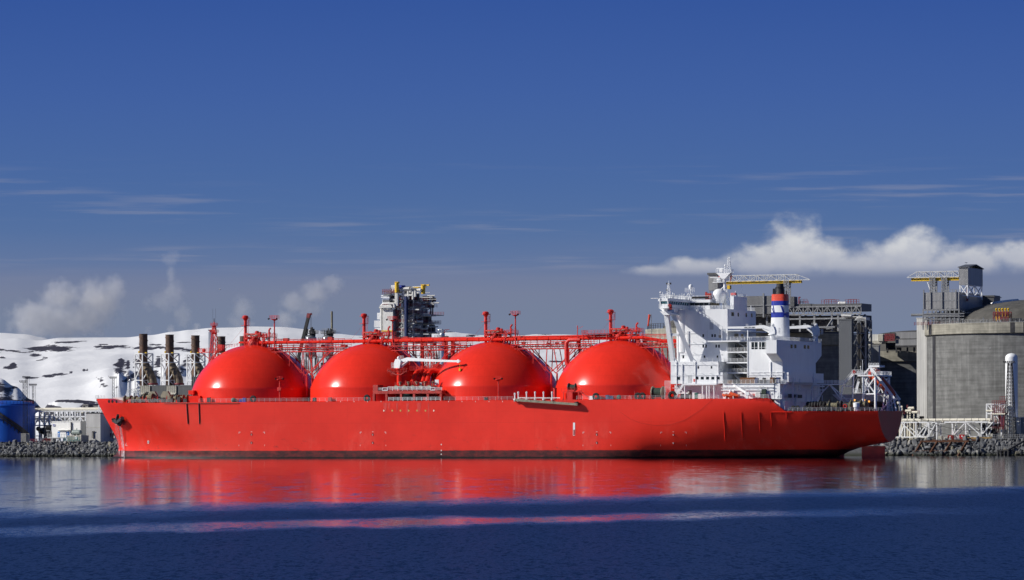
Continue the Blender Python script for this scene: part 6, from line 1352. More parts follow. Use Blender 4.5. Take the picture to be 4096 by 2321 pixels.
for (pa, pb, yt, d, seed, lab) in ((1225, 1400, 1425, 185, 1, 'low dark process module full of pipes behind the gap between the first two domes'), (1640, 1830, 1395, 185, 2, 'dark process module full of pipes behind the gap between the second and third domes'), (1060, 1220, 1440, 190, 3, 'low process module mostly hidden behind the first dome'), (2180, 2250, 1540, 150, 4, 'dark stair tower low behind the gap before the fourth dome')):
    rr = random.Random(seed); q = Q('process_module', lab, 'process module', pa, YQ(pa, d)); x1 = q.X(pb); ht = q.Z(yt); b = MB(); n = max(2, int(x1/4.5))
    for y in (0, 6, 12):
        for i in range(n+1): b.beam((x1*i/n, y, 0), (x1*i/n, y, ht), .35)
        z = 5
        while z < ht: b.beam((0, y, z), (x1, y, z), .3); z += 5
        for i in range(n): z = 5*rr.randrange(max(1, int(ht/5))); b.beam((x1*i/n, y, z), (x1*(i+1)/n, y, min(ht, z+5)), .2)
    q.part('module_frame', b, 'grey'); b = MB()
    for i in range(int(x1*2.2)):
        x, y, z = rr.uniform(0, x1), rr.uniform(0, 12), rr.uniform(2, ht); r_ = rr.uniform(.1, .4)
        if i % 2: b.tube((x, y, z), (x, y, max(0, z-rr.uniform(2, 9))), r_, 6)
        else: b.tube((x, y, z), (min(x1, x+rr.uniform(2, 9)), y, z), r_, 6)
    q.part('pipework', b, 'whiteg'); b = MB()
    for i in range(int(x1*.8)): x, y, z = rr.uniform(0, x1*.9), rr.uniform(2, 9), rr.uniform(0, ht-4); b.box(x, x+rr.uniform(1, 4), y, y+3, z, z+rr.uniform(1, 4))
    islands(b, 'equipment', M['dark'], q.o); b = MB(); z = 5
    while z < ht+.1: b.rail([(0, -.4, z), (x1, -.4, z)], 1.2, 1.5, .07); z += 5
    q.part('railing', b, 'dkred')
q = Q('silver_vessel', 'small silver vessel with a thin davit right of the process tower', 'vessel', 1770, YQ(1770, 170)); k = q.Y/F; b = MB(); r_ = 11*k; z = q.Z(1338); b.lathe([(r_, 10), (r_, z)]+[(r_*math.cos(a*math.pi/14), z+r_*.7*math.sin(a*math.pi/14)) for a in range(1, 7)], 0, 0, 20); b.tube((0, 0, z), (0, 0, z+2.2), .4, 8); b.elbow((0, 0, z+2), (-1.8, 0, z+2), (-1.8, 0, 12), .5, .15); q.part('vessel_shell', b, 'silver'); b = MB(); b.beam((1, 0, z-1), (1, 0, z+1.8), .2); b.beam((1, 0, z+1.8), (3.2, 0, z+2), .25); b.beam((1.1, 0, z+.6), (2.2, 0, z+1.7), .15); q.part('davit', b, 'dkred'); b = MB(); b.box(-2.4, 3, -2, 2, q.Z(1356), q.Z(1354)); b.rail([(-2.4, -2, q.Z(1354)), (3, -2, q.Z(1354))], 1.3, 1, .08); b.box(1.3, 2.5, -1, 1, q.Z(1354), q.Z(1345)); b.beam((-2, -1.5, 0), (-2, -1.5, q.Z(1355)), .3); b.beam((2.6, -1.5, 0), (2.6, -1.5, q.Z(1355)), .3); q.part('platform', b, 'dark')
# ---------------------------------------------------------------- process tower
q = Q('process_tower', 'tall steel process tower with white box, pipes and two yellow davits behind the domes', 'process tower', 1533, YQ(1533, 195)); rr = random.Random(11); k = q.Y/F
xA = q.X(1573); dA = q.D(1606, xA); zA0, zA1 = 8, q.Z(1238)
b = MB(); b.box(0, xA, 0, dA, q.Z(1322), zA1); b.box(0, xA, .2, dA, zA0, q.Z(1322)-.6); q.part('white_cold_box', b, 'whiteg'); b = MB(); b.box(-.6, xA+.1, -.2, .05, q.Z(1322)-.5, q.Z(1322)); q.part('crane_rail', b, 'yellow')
xB0, xB1 = q.X(1632, 2), q.X(1655, 2); dB = q.D(1722, xB1)-2
def bodybox(px0, px1, px2, y, z0, z1, m, name):
    x0, x1 = q.X(px0, y), q.X(px1, y); d_ = q.D(px2, x1); b = MB(); b.box(x0, x1, y, max(y+2, d_), z0, z1); return q.part(name, b, m)
for pz0, pz1 in ((1209, 1228), (1232, 1252), (1262, 1287), (1295, 1324), (1336, 1372)): bodybox(1632, 1652, 1712 if pz0 < 1300 else 1722, 3, q.Z(pz1), q.Z(pz0), 'lgrey', 'wall_panel')
b = MB(); x0, x1 = q.X(1540, 2), q.X(1658, 2); y0, y1 = 1.5, q.D(1725, x1); FL = [q.Z(p) for p in (1367, 1328, 1291, 1256, 1228, 1203, 1182, 1166)]
for j, z in enumerate(FL):
    ext = (9, 9, 6, 9, 2, 0, -3, -8)[j]; xe = x1 if j < 6 else q.X(1600)
    b.box(x0 if j > 3 else xA+.5, xe, y0, y1+ext*.4, z-.25, z); 
    if j < 4: b.box(x1-8, x1+2, y1-8, y1+ext, z-.3, z-.02)
cols_ = [(xA+.4, y0), (lerp(xA, x1, .5), y0), (x1, y0), (x1, lerp(y0, y1, .5)), (x1, y1), (x0, y1), (lerp(x0, x1, .4), y1)]
for x, y in cols_: b.beam((x, y, 0), (x, y, FL[5]), .5)
for (xa, ya), (xb, yb) in ((cols_[0], cols_[1]), (cols_[1], cols_[2]), (cols_[2], cols_[3]), (cols_[3], cols_[4])):
    for j in range(5):
        if rr.random() < .7: b.beam((xa, ya, FL[j]), (xb, yb, FL[j+1]), .3)
for x, y in ((x0+3, y0), (xA+2, y0), (x0+3, y1-6), (xA+4, y1-6)): b.beam((x, y, FL[5]), (x, y, q.Z(1150)), .35)
q.part('tower_frame', b, 'grey')
b = MB(); xr = q.X(1524); b.elbow((xr, 1, q.Z(1320)), (xr, 1, q.Z(1216)), (q.X(1580), 1, q.Z(1216)), 1.5, .6, 12); b.elbow((q.X(1560), -1, q.Z(1216)), (q.X(1584), -1, q.Z(1216)), (q.X(1584), -1, q.Z(1232)), 1, .5, 10)
b.tube((xr, -1.2, q.Z(1231)), (q.X(1575), -1.2, q.Z(1231)), .4, 8); b.tube((xr+.3, -1, q.Z(1225)), (q.X(1572), -1, q.Z(1225)), .45, 8)
for px in (1588, 1594): b.tube((q.X(px), -.5, q.Z(1225)), (q.X(px), -.5, q.Z(1172)), .5, 10)
for pa, pb, py, r_ in ((1608, 1640, 1156, .5), (1562, 1605, 1163, .55), (1606, 1648, 1162, .5), (1640, 1660, 1158, .6), (1560, 1590, 1153, .5), (1640, 1680, 1150, .35), (1600, 1622, 1183, .45), (1650, 1680, 1162, .6)): b.tube((q.X(pa), rr.uniform(0, 6), q.Z(py)), (q.X(pb), rr.uniform(0, 6), q.Z(py)), r_, 8)
for px, p0, p1 in ((1640, 1172, 1156), (1622, 1215, 1183), (1606, 1230, 1215), (1612, 1200, 1166), (1631, 1200, 1166), (1650, 1200, 1165), (1660, 1190, 1165)): b.tube((q.X(px), 1, q.Z(p0)), (q.X(px), 1, q.Z(p1)), .5, 8)
for i in range(110):
    x, y, z = rr.uniform(x0, x1), rr.uniform(y0-1, y1), rr.uniform(FL[1], FL[7]); r_ = rr.uniform(.12, .45)
    if z > FL[6] and x > q.X(1660): continue
    if rr.random() < .5: b.tube((x, y, z), (x, y, z-rr.uniform(2, 6)), r_, 6)
    else: b.tube((x, y, z), (x+rr.uniform(2, 7), y, z), r_, 6)
q.part('pipework', b, 'whiteg')
b = MB()   # bundles of slatted coolers on the outer side
for (pa, pb, p0, p1, n) in ((1560, 1585, 1143, 1158, 4), (1520, 1550, 1182, 1189, 2), (1525, 1540, 1198, 1211, 4), (1504, 1522, 1253, 1275, 6), (1492, 1530, 1284, 1307, 6), (1494, 1530, 1314, 1318, 2), (1526, 1536, 1236, 1300, 12)):
    for j in range(n): z = q.Z(lerp(p0, p1, j/max(1, n-1))); b.box(q.X(pa), q.X(pb), 1.5, 4.5, z-.2, z+.2)
    b.beam((q.X(lerp(pa, pb, .6)), 2, q.Z(p1)), (q.X(lerp(pa, pb, .6)), 2, q.Z(p0)), .3)
q.part('cooler_slats', b, 'white')
b = MB(); b.lathe([(2.4, -2.6), (2.4, 2.6)], 0, 0, 20); b.v = [(q.X(1543)+z*.6, 3+x, q.Z(1197)+y) for x, y, z in b.v]; b.lathe([(1.5, -3), (1.5, 3)], 0, 0, 16); n_ = 32; b.v[-n_:] = [(q.X(1612)+z, 4+x*.8, q.Z(1160)+y) for x, y, z in b.v[-n_:]]; q.part('drum', b, 'silver')
b = MB(); b.box(q.X(1621), q.X(1629), -.6, 1.2, 5, q.Z(1188)); q.part('blue_column', b, 'dblue'); b = MB(); b.tube((q.X(1595), 2, q.Z(1149)), (q.X(1614), 2, q.Z(1149)), .7, 10); q.part('blue_drum', b, 'blue')
for px, p0, p1 in ((1591, 1172, 1131),): b = MB(); b.tube((q.X(px), -.5, q.Z(p0)), (q.X(px), -.5, q.Z(p1)), .85, 10); b.box(q.X(px-5), q.X(px+8), -1.4, .6, q.Z(1132), q.Z(1129)); b.prism([(q.X(px+2), q.Z(1132)), (q.X(px+8), q.Z(1132)), (q.X(px+6), q.Z(1137)), (q.X(px+2), q.Z(1140))], 'y', -1, .2); q.part('davit', b, 'yellow')
b = MB(); b.tube((q.X(1683), 3, q.Z(1178)), (q.X(1683), 3, q.Z(1142)), .9, 10); b.box(q.X(1677), q.X(1692), 2, 4, q.Z(1144), q.Z(1140)); b.beam((q.X(1684), 3, q.Z(1144)), (q.X(1708), 3, q.Z(1143)), .7, .6); b.beam((q.X(1684), 3, q.Z(1150)), (q.X(1694), 3, q.Z(1151)), .8, .5); q.part('davit', b, 'yellow'); b = MB(); b.box(q.X(1648), q.X(1668), 2, 3, q.Z(1154), q.Z(1150)); b.box(q.X(1618), q.X(1634), 2, 3, q.Z(1154), q.Z(1150)); q.part('crane_rail', b, 'yellow')
b = MB()
for j, z in enumerate(FL[:6]): b.rail([(xA+.5, y0-.2, z), (x1+.2, y0-.2, z), (x1+.2, y1+1, z)], 1.3, 1.2, .08); b.rail([(x1-6, y1+(9, 9, 6, 9, 2, 0)[j], z), (x1+2, y1+(9, 9, 6, 9, 2, 0)[j], z)], 1.3, 1.3, .08)
for z in (q.Z(1236), q.Z(1230), q.Z(1177), q.Z(1170)): b.rail([(0, -.3, z), (q.X(1600), -.3, z)], 1.3, .9, .09)
for px in (1577, 1581, 1585, 1590): b.tube((q.X(px), -.3+dA*.2, 12), (q.X(px), -.3+dA*.2, zA1), .14, 5)
q.part('railing', b, 'dkred'); b = MB()
for i in range(46):
    x = rr.choice((rr.uniform(x0, x1), x1-rr.uniform(0, 2))); y = rr.uniform(y0, y1+4); j = rr.randrange(6); z = FL[j]; b.box(x-rr.uniform(.4, 1.6), x+.8, y-1, y+1, z, z+rr.uniform(.8, 3.2))
xs_, ys_ = x1, y1+4; b.tube((xs_, ys_-2, FL[3]), (xs_, ys_-2, q.Z(1180)), .3, 6); b.box(xs_-.6, xs_+.6, ys_-2.5, ys_-1.5, q.Z(1190), q.Z(1184))
islands(b, 'equipment', M['dark'], q.o)
# ================================================================ RIGHT: CONCRETE TANKS AND THEIR PLANT
def concrete(name, c):
    m = mat(name, c, .9, 0, .16, .35, (1, 1, .5), .0, ramp=(.3, .72), detail=6); N, L, P = nt(m); src = P.inputs['Base Color'].links[0].from_socket; tc = N.new('ShaderNodeTexCoord')
    def layer(src, scale, lo, hi, a, c_=1., d=3):
        mp = N.new('ShaderNodeMapping'); mp.inputs['Scale'].default_value = scale; L.new(tc.outputs['Object'], mp.inputs[0]); n = N.new('ShaderNodeTexNoise'); n.inputs['Scale'].default_value = 1; n.inputs['Detail'].default_value = d; L.new(mp.outputs[0], n.inputs[0])
        r_ = N.new('ShaderNodeMapRange'); r_.inputs[1].default_value = lo; r_.inputs[2].default_value = hi; r_.inputs[3].default_value = a; r_.inputs[4].default_value = c_; L.new(n.outputs[0], r_.inputs[0])
        mx = N.new('ShaderNodeMix'); mx.data_type = 'RGBA'; mx.blend_type = 'MULTIPLY'; mx.inputs[0].default_value = 1; L.new(src, mx.inputs[6]); L.new(r_.outputs[0], mx.inputs[7]); return mx.outputs[2]
    s = layer(src, (.06, .06, 1.3), .35, .65, .78, 1.08, 2)      # pours
    s = layer(s, (.8, .8, .04), .52, .72, 1., 1.32, 4)         # pale runs
    s = layer(s, (.5, .5, .10), .30, .48, .84, 1., 5); s = layer(s, (.35, .35, .45), .42, .6, .90, 1.1, 6)            # dark runs
    L.new(s, P.inputs['Base Color']); return m
M['conc'] = concrete('weathered_concrete', (.182, .185, .18)); M['concl'] = concrete('ring_concrete', (.33, .315, .26))
def lng_tank(label, px, pyt, d, rad_px, ring_h, group=None, cut=None, Y=None):
    q = Q('concrete_tank', label, 'storage tank', px, Y or YQ(px, d), False, group); k = q.Y/F; r_ = rad_px*k; h_ = q.Z(pyt) if cut is None else cut
    b = MB(); b.lathe([(r_, 0), (r_, h_-ring_h)], 0, 0, 128)
    q.part('tank_wall', b, 'conc'); b = MB(); b.lathe([(r_, h_-ring_h-.2), (r_+.9, h_-ring_h), (r_+.9, h_), (r_-.5, h_)], 0, 0, 128); q.part('ring_beam', b, 'concl'); b = MB(); b.lathe([(r_-.5, h_-.05)]+[(r_*.79*math.cos(a*math.pi/2/12), h_+.05+r_*.225*math.sin(a*math.pi/2/12)) for a in range(0, 13)], 0, 0, 96); rf = q.part('dome_roof', b, mat('roof_gravel', (.10, .097, .088), .9, 0, .2, .3))
    return q, r_, h_
qm, rm_, hm = lng_tank('huge round grey concrete tank with pale ring beam, nearest the shore at the stern', 4160, 1300, 76, 448, 3.7)
# buttress and dark joint on the left flank, dark recesses in the ring
def on_tank(q, r_, px): a = (px-q.px)*q.Y/F/r_; return math.asin(clamp(a, -1, 1))
def arc(q, r0, px0, px1, z0, z1, m, name, th=.6, par=None):
    a0, a1 = on_tank(q, r0, px0), on_tank(q, r0, px1); b = MB(); n = 6
    for i in range(n+1):
        a = lerp(a0, a1, i/n)
        for rr_ in (r0, r0+th):
            for z in (z0, z1): b.v.append((rr_*math.sin(a), -rr_*math.cos(a), z))
    for i in range(n):
        o = i*4; b.face((o+2, o+6, o+7, o+3)); b.face((o, o+2, o+3, o+1)[::-1] if i == 0 else (o+3, o+7, o+5, o+1)); b.face((o+2, o+6, o+4, o))
    e = n*4; b.face((e, e+1, e+3, e+2)); return q.part(name, b, m, par)
arc(qm, rm_, 3722.5, 3730, 0, hm-3.7, 'dark', 'dark_joint', .12); arc(qm, rm_, 3719, 3726, hm-3.6, hm-.05, 'dark', 'ring_recess', .98); 
for a, c in ((3993, 4009), (4041, 4053)): arc(qm, rm_, a, c, hm-3.6, hm-.1, 'dark', 'ring_recess', .98)
b = MB(); ring = [((rm_+.7)*math.sin(a), -(rm_+.7)*math.cos(a), hm) for a in [lerp(-1.5, .4, i/60) for i in range(61)]]
for p, c in zip(ring, ring[1:]): b.tube(p, c, .16, 5)
b.rail(ring, 1.1, 2.2, .05); qm.part('ring_railing', b, 'grey'); b = MB(); ring2 = [((rm_-2)*math.sin(a), -(rm_-2)*math.cos(a), hm) for a in [lerp(-1.5, .4, i/60) for i in range(61)]]; b.rail(ring2, 1.2, 2, .07); qm.part('ring_railing', b, 'grey')
b = MB()
rr = random.Random(21)
for i in range(36): a = lerp(-1.25, .3, rr.random()); b.tube(((rm_-1)*math.sin(a), -(rm_-1)*math.cos(a), hm), ((rm_-1)*math.sin(a), -(rm_-1)*math.cos(a), hm+rr.uniform(.5, 1.8)), rr.uniform(.1, .4), 6)
islands(b, 'ring_pipe', M['grey'], qm.o)
b = MB(); 
def roofz(x, y): r2 = math.hypot(x, y)/(rm_*.79); return hm+.05+rm_*.225*math.sqrt(max(0, 1-min(1, r2)**2))
xs0, xs1 = (3972-qm.px)*qm.Y/F, (4062-qm.px)*qm.Y/F
n = 14; y0_, y1_ = -9, 6
for i in range(n+1):
    for j in range(7): x = lerp(xs0, xs1, i/n)+1.2*math.sin(j*2.); y = lerp(y0_, y1_, j/6)+2*(i/n); b.v.append((x, y, roofz(x, y)+.55*(1 if 0 < j < 6 and 0 < i < n else -.3)))
for i in range(n):
    for j in range(6): b.face((i*7+j, i*7+7+j, i*7+8+j, i*7+1+j))
qm.part('snow_patch', b, SNOW)
# cladding riser panel on the tank's left
def panel_tower(label, pa, pb, pr, pt, d, m='cladw', group='clad riser towers of the concrete tanks', base=0):
    q = Q('riser_tower', label, 'riser tower', pa, YQ(pa, d), True, group); x1 = q.X(pb); dp = max(2, q.D(pr, x1)); b = MB(); b.box(0, x1, 0, dp, base, q.Z(pt)); b.box(-.15, x1+.15, -.15, dp+.15, q.Z(pt), q.Z(pt)+.3); q.part('cladding', b, m); return q, x1, dp
panel_tower('tall pale clad riser against the left flank of the nearest concrete tank', 3668, 3708, 3719, 1275, 68)
# pump platform on top: two tiers of cladding on legs, gantry house, truss crane
q = Q('pump_platform', 'two-tier grey clad platform on legs atop the nearest concrete tank', 'platform', 3694, YQ(3694, 52)); x1 = q.X(3838); dp = min(32, q.D(3932, x1)); z0, z1, z2, z3 = q.Z(1286), q.Z(1237), q.Z(1204), q.Z(1171)
b = MB(); b.box(0, x1, 0, dp, z1, z2-.15); b.box(0, x1, 0, dp, z2+.15, z3); q.part('cladding', b, 'clad'); b = MB(); b.box(-.1, x1+.1, -.1, dp+.1, z2-.15, z2+.15)
for px in (3724, 3770, 3826): b.beam((q.X(px), -.15, z1), (q.X(px), -.15, z3+.6), .45)
for z in (z1-.4, z1-2.2): b.beam((0, 0, z), (x1, 0, z), .5); b.beam((x1, 0, z), (x1, dp, z), .5); b.beam((0, dp, z), (x1, dp, z), .5)
n = 8
for i in range(n+1):
    for y in (0, dp*.5, dp): b.beam((x1*i/n, y, z0-3), (x1*i/n, y, z1), .4)
for i in range(n): b.beam((x1*i/n, 0, z0-1), (x1*(i+1)/n, 0, z1-2.2), .22)
for i in range(1, 4): b.beam((x1, dp*i/4, z0-3), (x1, dp*i/4, z1), .4); b.beam((x1, dp*(i-1)/4, z1-2), (x1, dp*i/4, z0), .25)
b.beam((.3, -.1, z1), (.3, -.1, z3+1), .4); b.rail([(q.X(3780), 1, z3), (x1, 1, z3)], 1, 1.5, .08); q.part('steel_frame', b, 'grey')
b = MB()
for i in range(9): x = lerp(1, x1-1, i/8); b.lathe([(.9, 0), (.9, 3.2), (.4, 3.6)], x, dp*.5, 10, True, z0-1)
for z in (z0+.6, z0+1.6, z0+2.6): b.tube((0, -.3, z), (x1+2, -.3, z), .18, 6); b.tube((0, 4, z+.3), (x1+4, 4, z+.3), .22, 6)
b.tube((-5, 2, z0+2.4), (2, 2, z0+2.4), .5, 8); q.part('pump_pipes', b, 'grey'); b = MB()
for i in range(7): x = x1*i/7; b.box(x+.4, x+x1/7-.3, dp*.45, dp*.9, z0-2.5, z1-R.uniform(.3, 2.2))
b.box(x1+.5, x1+7, dp*.5, dp*1.05, z0-2.5, z1-1.5)
islands(b, 'pump_skid', M['dark'], q.o); b = MB(); b = MB(); b.rail([(-3, -1, z0-1.5), (x1, -1, z0-1.5), (x1+3, dp, z0-1.5)], 1.2, 1.4, .08); b.stairs((x1+1.5, dp*.6, z0-2), (x1+1.5, dp*1.1, z1+2), 1.2, (1, 0, 0)); xk, yk = x1+.6, dp*.25; b.truss((xk, yk, z2), (xk, yk, z3+3.5), (0, 1.6, 0), 6, .07, None, .1); q.part('red_steelwork', b, 'dkred')
xs, ys = x1+.1, dp
b = MB(); b.box(xs-2, xs+4, ys+.5, ys+9, z1-.5, q.Z(1182, 3930, xs, ys)); b.prism([(xs-2.4, q.Z(1184, 3930, xs, ys)), (xs+4.4, q.Z(1190, 3930, xs, ys)), (xs+4.4, q.Z(1187, 3930, xs, ys)), (xs-2.4, q.Z(1180, 3930, xs, ys))], 'y', ys+.2, ys+9.4); q.part('side_shed', b, 'cladd')
b = MB(); b.stairs((xs+1, ys*.35, z1-5), (xs+1.2, ys, z1+1.5), 1.4, (1, 0, 0)); q.part('stair', b, 'grey')
g = Q('crane_house', 'tall grey clad winch house on legs above the nearest concrete tank', 'crane house', 3838, YQ(3838, 56), True, 'clad winch houses of the travelling cranes'); xg = g.X(3874); dg = min(21, g.D(3933, xg)); za, zb2 = g.Z(1140), g.Z(1071)
b = MB(); b.box(0, xg, 0, dg, za, zb2); g.part('cladding', b, 'clad'); b = MB(); b.prism([(-.4, zb2), (dg*.5, zb2+1.2), (dg+.4, zb2), (dg+.4, zb2+.25), (dg*.5, zb2+1.5), (-.4, zb2+.25)], 'x', -.4, xg+.4); g.part('roof', b, 'cladd'); b = MB()
for x in (.3, xg-.3):
    for y in (.3, dg-.3): b.beam((x, y, g.Z(1172)-2), (x, y, za), .4)
b.truss((.3, .3, g.Z(1172)-1), (xg-.3, .3, g.Z(1172)-1), (0, 0, za-g.Z(1172)+1), 1, .14, None); b.truss((xg-.3, .3, g.Z(1172)-1), (xg-.3, dg-.3, g.Z(1172)-1), (0, 0, za-g.Z(1172)+1), 2, .14, None); g.part('leg_frame', b, 'white')
def gantry(label, pa, pb, pt, pl, d, legs, yel, zbase_py, tip=None):
    q = Q('gantry_crane', label, 'crane', pa, YQ(pa, d), True, 'truss cranes on the tank tops'); x1 = q.X(pb); zt_, zl = q.Z(pt), q.Z(pl); b = MB(); n = max(5, int(x1/2.6))
    for y in (0, 2.4): b.truss((0, y, zl), (x1, y, zl), (0, 0, zt_-zl), n, .1, True, .16)
    for i in range(n+1): b.beam((x1*i/n, 0, zt_), (x1*i/n, 2.4, zt_), .18)
    if tip: b.beam((0 if tip < 0 else x1, 0, zt_), (tip if tip < 0 else x1+tip, 0, zl), .25); b.beam((0 if tip < 0 else x1, 0, zl), (tip if tip < 0 else x1+tip, 0, zl), .3)
    q.part('truss_girder', b, 'lgrey'); b = MB()
    for px in legs:
        x = q.X(px); zq = q.Z(zbase_py)
        b.truss((x-.9, 0, zq), (x-.9, 0, zl), (1.8, 0, 0), 6, .1, None, .17); b.truss((x-.9, 2.4, zq), (x-.9, 2.4, zl), (1.8, 0, 0), 6, .1, None, .17)
    q.part('lattice_leg', b, 'grey'); b = MB(); b.box(q.X(yel[0]), q.X(yel[1]), .6, 1.8, q.Z(yel[2]), q.Z(yel[3])); q.part('runway_beam', b, 'yellow'); return q
ga = gantry('white truss crane with a yellow beam atop the nearest concrete tank', 3668, 3837, 1088, 1110, 56, (3732, 3779), (3645, 3836, 1125, 1112.5), 1174, -3.5); b = MB(); b.beam((ga.X(3704), 1, ga.Z(1112)), (ga.X(3720), 1, ga.Z(1165)), .3); ga.part('brace', b, 'white')
q = Q('roof_valve_rack', 'dark red valve rack with small yellow tips on the concrete tank\'s roof edge', 'valve rack', 3975, YQ(3975, 38.5)); b = MB(); z = q.Z(1285); x1 = q.X(4035)
for y in (0, 4): b.truss((0, y, z), (x1, y, z), (0, 0, 3.2), 7, .1, True, .14)
b.rail([(0, -.4, z+1.8), (x1, -.4, z+1.8)], 1.2, 1.2, .08); q.part('rack_frame', b, 'dkred'); b = MB()
for i in range(5): x = x1*(i+.5)/5; b.tube((x, 2, z), (x, 2, z+4), .22, 6); b.lathe([(.25, 0), (.5, .5), (.2, .8)], x, 2, 8, True, z+3.8)
q.part('relief_valve', b, 'yellow')
# second tank, its platform, winch house and gantry behind the white house
q2, r2_, h2 = lng_tank('huge concrete tank in shade behind the white house and funnel', 3035, 1318, 215, 413, 4.5, None, hm+1)
p2 = Q('pump_platform', 'long dark grey clad platform on steel legs behind the ship\'s funnel', 'platform', 2950, YQ(2950, 165)); x1 = p2.X(3092); x2 = p2.X(3436); zt1, zt2, zt3 = p2.Z(1186), p2.Z(1222), p2.Z(1258)
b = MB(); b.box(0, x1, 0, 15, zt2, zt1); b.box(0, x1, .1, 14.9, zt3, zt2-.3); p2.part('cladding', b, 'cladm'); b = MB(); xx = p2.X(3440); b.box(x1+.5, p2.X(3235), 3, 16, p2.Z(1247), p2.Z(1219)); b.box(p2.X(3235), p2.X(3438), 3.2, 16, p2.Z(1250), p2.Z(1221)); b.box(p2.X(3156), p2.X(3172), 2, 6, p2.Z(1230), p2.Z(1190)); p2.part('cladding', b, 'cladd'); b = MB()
zl = p2.Z(1262); b.truss((x1-8, 2.6, zl), (p2.X(3438), 2.6, zl), (0, 0, 3), 22, .14, True, .25); b.beam((x1, 0, p2.Z(1280)), (p2.X(3430), 0, p2.Z(1280)), .6)
for px in (3060, 3090, 3130, 3192, 3250, 3320, 3345, 3390, 3430): x = p2.X(px); b.beam((x, 3, p2.Z(1330)), (x, 3, zl), .7); b.beam((x, 10, p2.Z(1330)), (x, 10, zl), .7)
b.beam((p2.X(3300), 2, p2.Z(1320)), (p2.X(3318), 2, p2.Z(1318)), .5); b.tube((p2.X(3312), -12, p2.Z(1318)), (p2.X(3380), -12, p2.Z(1318)), .35, 6); b.beam((p2.X(3343), -10, p2.Z(1316)), (p2.X(3358), -8, p2.Z(1285)), .6)
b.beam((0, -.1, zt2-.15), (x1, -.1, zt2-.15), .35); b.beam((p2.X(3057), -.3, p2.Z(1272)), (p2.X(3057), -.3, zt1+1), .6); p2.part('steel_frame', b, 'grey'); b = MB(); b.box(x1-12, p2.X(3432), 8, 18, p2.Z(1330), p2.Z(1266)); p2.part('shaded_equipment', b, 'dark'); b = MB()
for pa, pb, py in ((3178, 3222, 1219), (3275, 3345, 1220), (3370, 3425, 1221)):
    z = p2.Z(py); b.rail([(p2.X(pa), 4, z), (p2.X(pb), 4, z)], R.uniform(1.1, 1.8), 1.1, .09, 2); b.rail([(p2.X(pa), 8, z), (p2.X(lerp(pa, pb, .6)), 8, z)], R.uniform(1.4, 2.2), 1.3, .09, 2)
b.beam((p2.X(3188), 3, p2.Z(1219)), (p2.X(3188), 3, p2.Z(1192)), .4); b.beam((p2.X(3188), 3, p2.Z(1192)), (p2.X(3194), 3, p2.Z(1194)), .4); p2.part('red_steelwork', b, 'dkred'); b = MB(); b.sphere((p2.X(3347), 4, p2.Z(1219)), .7, 6); b.tube((p2.X(3350), 4, p2.Z(1218)), (p2.X(3372), 4, p2.Z(1219)), .6, 8); b.box(p2.X(3380), p2.X(3440), -4, 3, p2.Z(1277), p2.Z(1274)); b.tube((p2.X(3380), -4, p2.Z(1270)), (p2.X(3420), -4, p2.Z(1272)), .4, 8); p2.part('vent_unit', b, 'whiteg')
g2 = Q('crane_house', 'grey clad winch house standing behind the ship\'s radar mast', 'crane house', 2836, YQ(2836, 170), True, 'clad winch houses of the travelling cranes'); xg = g2.X(2872); b = MB(); b.box(0, xg, 0, 8, g2.Z(1163), g2.Z(1100)); g2.part('cladding', b, 'clad'); b = MB(); b.box(-.4, xg+.4, -.4, 8.4, g2.Z(1100), g2.Z(1092)); g2.part('roof', b, 'cladd'); b = MB()
for x in (.4, xg-.4):
    for y in (.4, 7.6): b.beam((x, y, g2.Z(1300)), (x, y, g2.Z(1163)), .4)
g2.part('leg_frame', b, 'grey')
gb = gantry('grey truss crane with a long yellow beam behind the radar mast and funnel', 2895, 3190, 1104, 1126, 170, (3147,), (2893, 3205, 1138, 1127), 1215, 5.5); b = MB(); b.box(gb.X(2909), gb.X(2920), .2, 2.2, gb.Z(1157), gb.Z(1142)); gb.part('trolley', b, 'yellow')
panel_tower('tall light grey riser beside a lattice tower right of the funnel casing', 3357, 3408, 3416, 1281, 120, mat('shaded_riser_grey', (.105, .115, .13), .7, 0, .06, .3, (1, 1, .3), .08))  # shade over this riser is put into its darker blue-grey colour
lt = Q('lattice_tower', 'tall grey braced lattice stair tower right of the grey riser', 'lattice tower', 3412, YQ(3412, 124)); b = MB(); x1 = lt.X(3464); zt_ = lt.Z(1281); n = 9
for y in (0, 7):
    for i in range(n):
        z0, z1 = zt_*i/n, zt_*(i+1)/n; b.beam((0, y, z1), (x1, y, z1), .35); xm = x1/2; b.beam((0, y, z1), (xm, y, z0), .25); b.beam((x1, y, z1), (xm, y, z0), .25) if i % 2 else (b.beam((0, y, z0), (xm, y, z1), .25), b.beam((x1, y, z0), (xm, y, z1), .25))
    for x in (0, x1): b.beam((x, y, 0), (x, y, zt_), .55)
for x in (0, x1):
    for i in range(n): b.beam((x, 0, zt_*i/n), (x, 7, zt_*(i+1)/n), .22)
lt.part('lattice_frame', b, 'grey'); b = MB(); [b.tube((x1*f, 3.5, 0), (x1*f, 3.5, zt_-1), .7, 8) for f in (.22, .45, .68, .85)]; lt.part('riser_pipe', b, 'dark'); b = MB(); [b.box(x1*R.random()*.7, x1*R.random()*.3+x1*.7, 1, 6, zt_, zt_+R.uniform(.5, 1.4)) for _ in range(5)]; lt.part('top_equipment', b, 'whiteg')
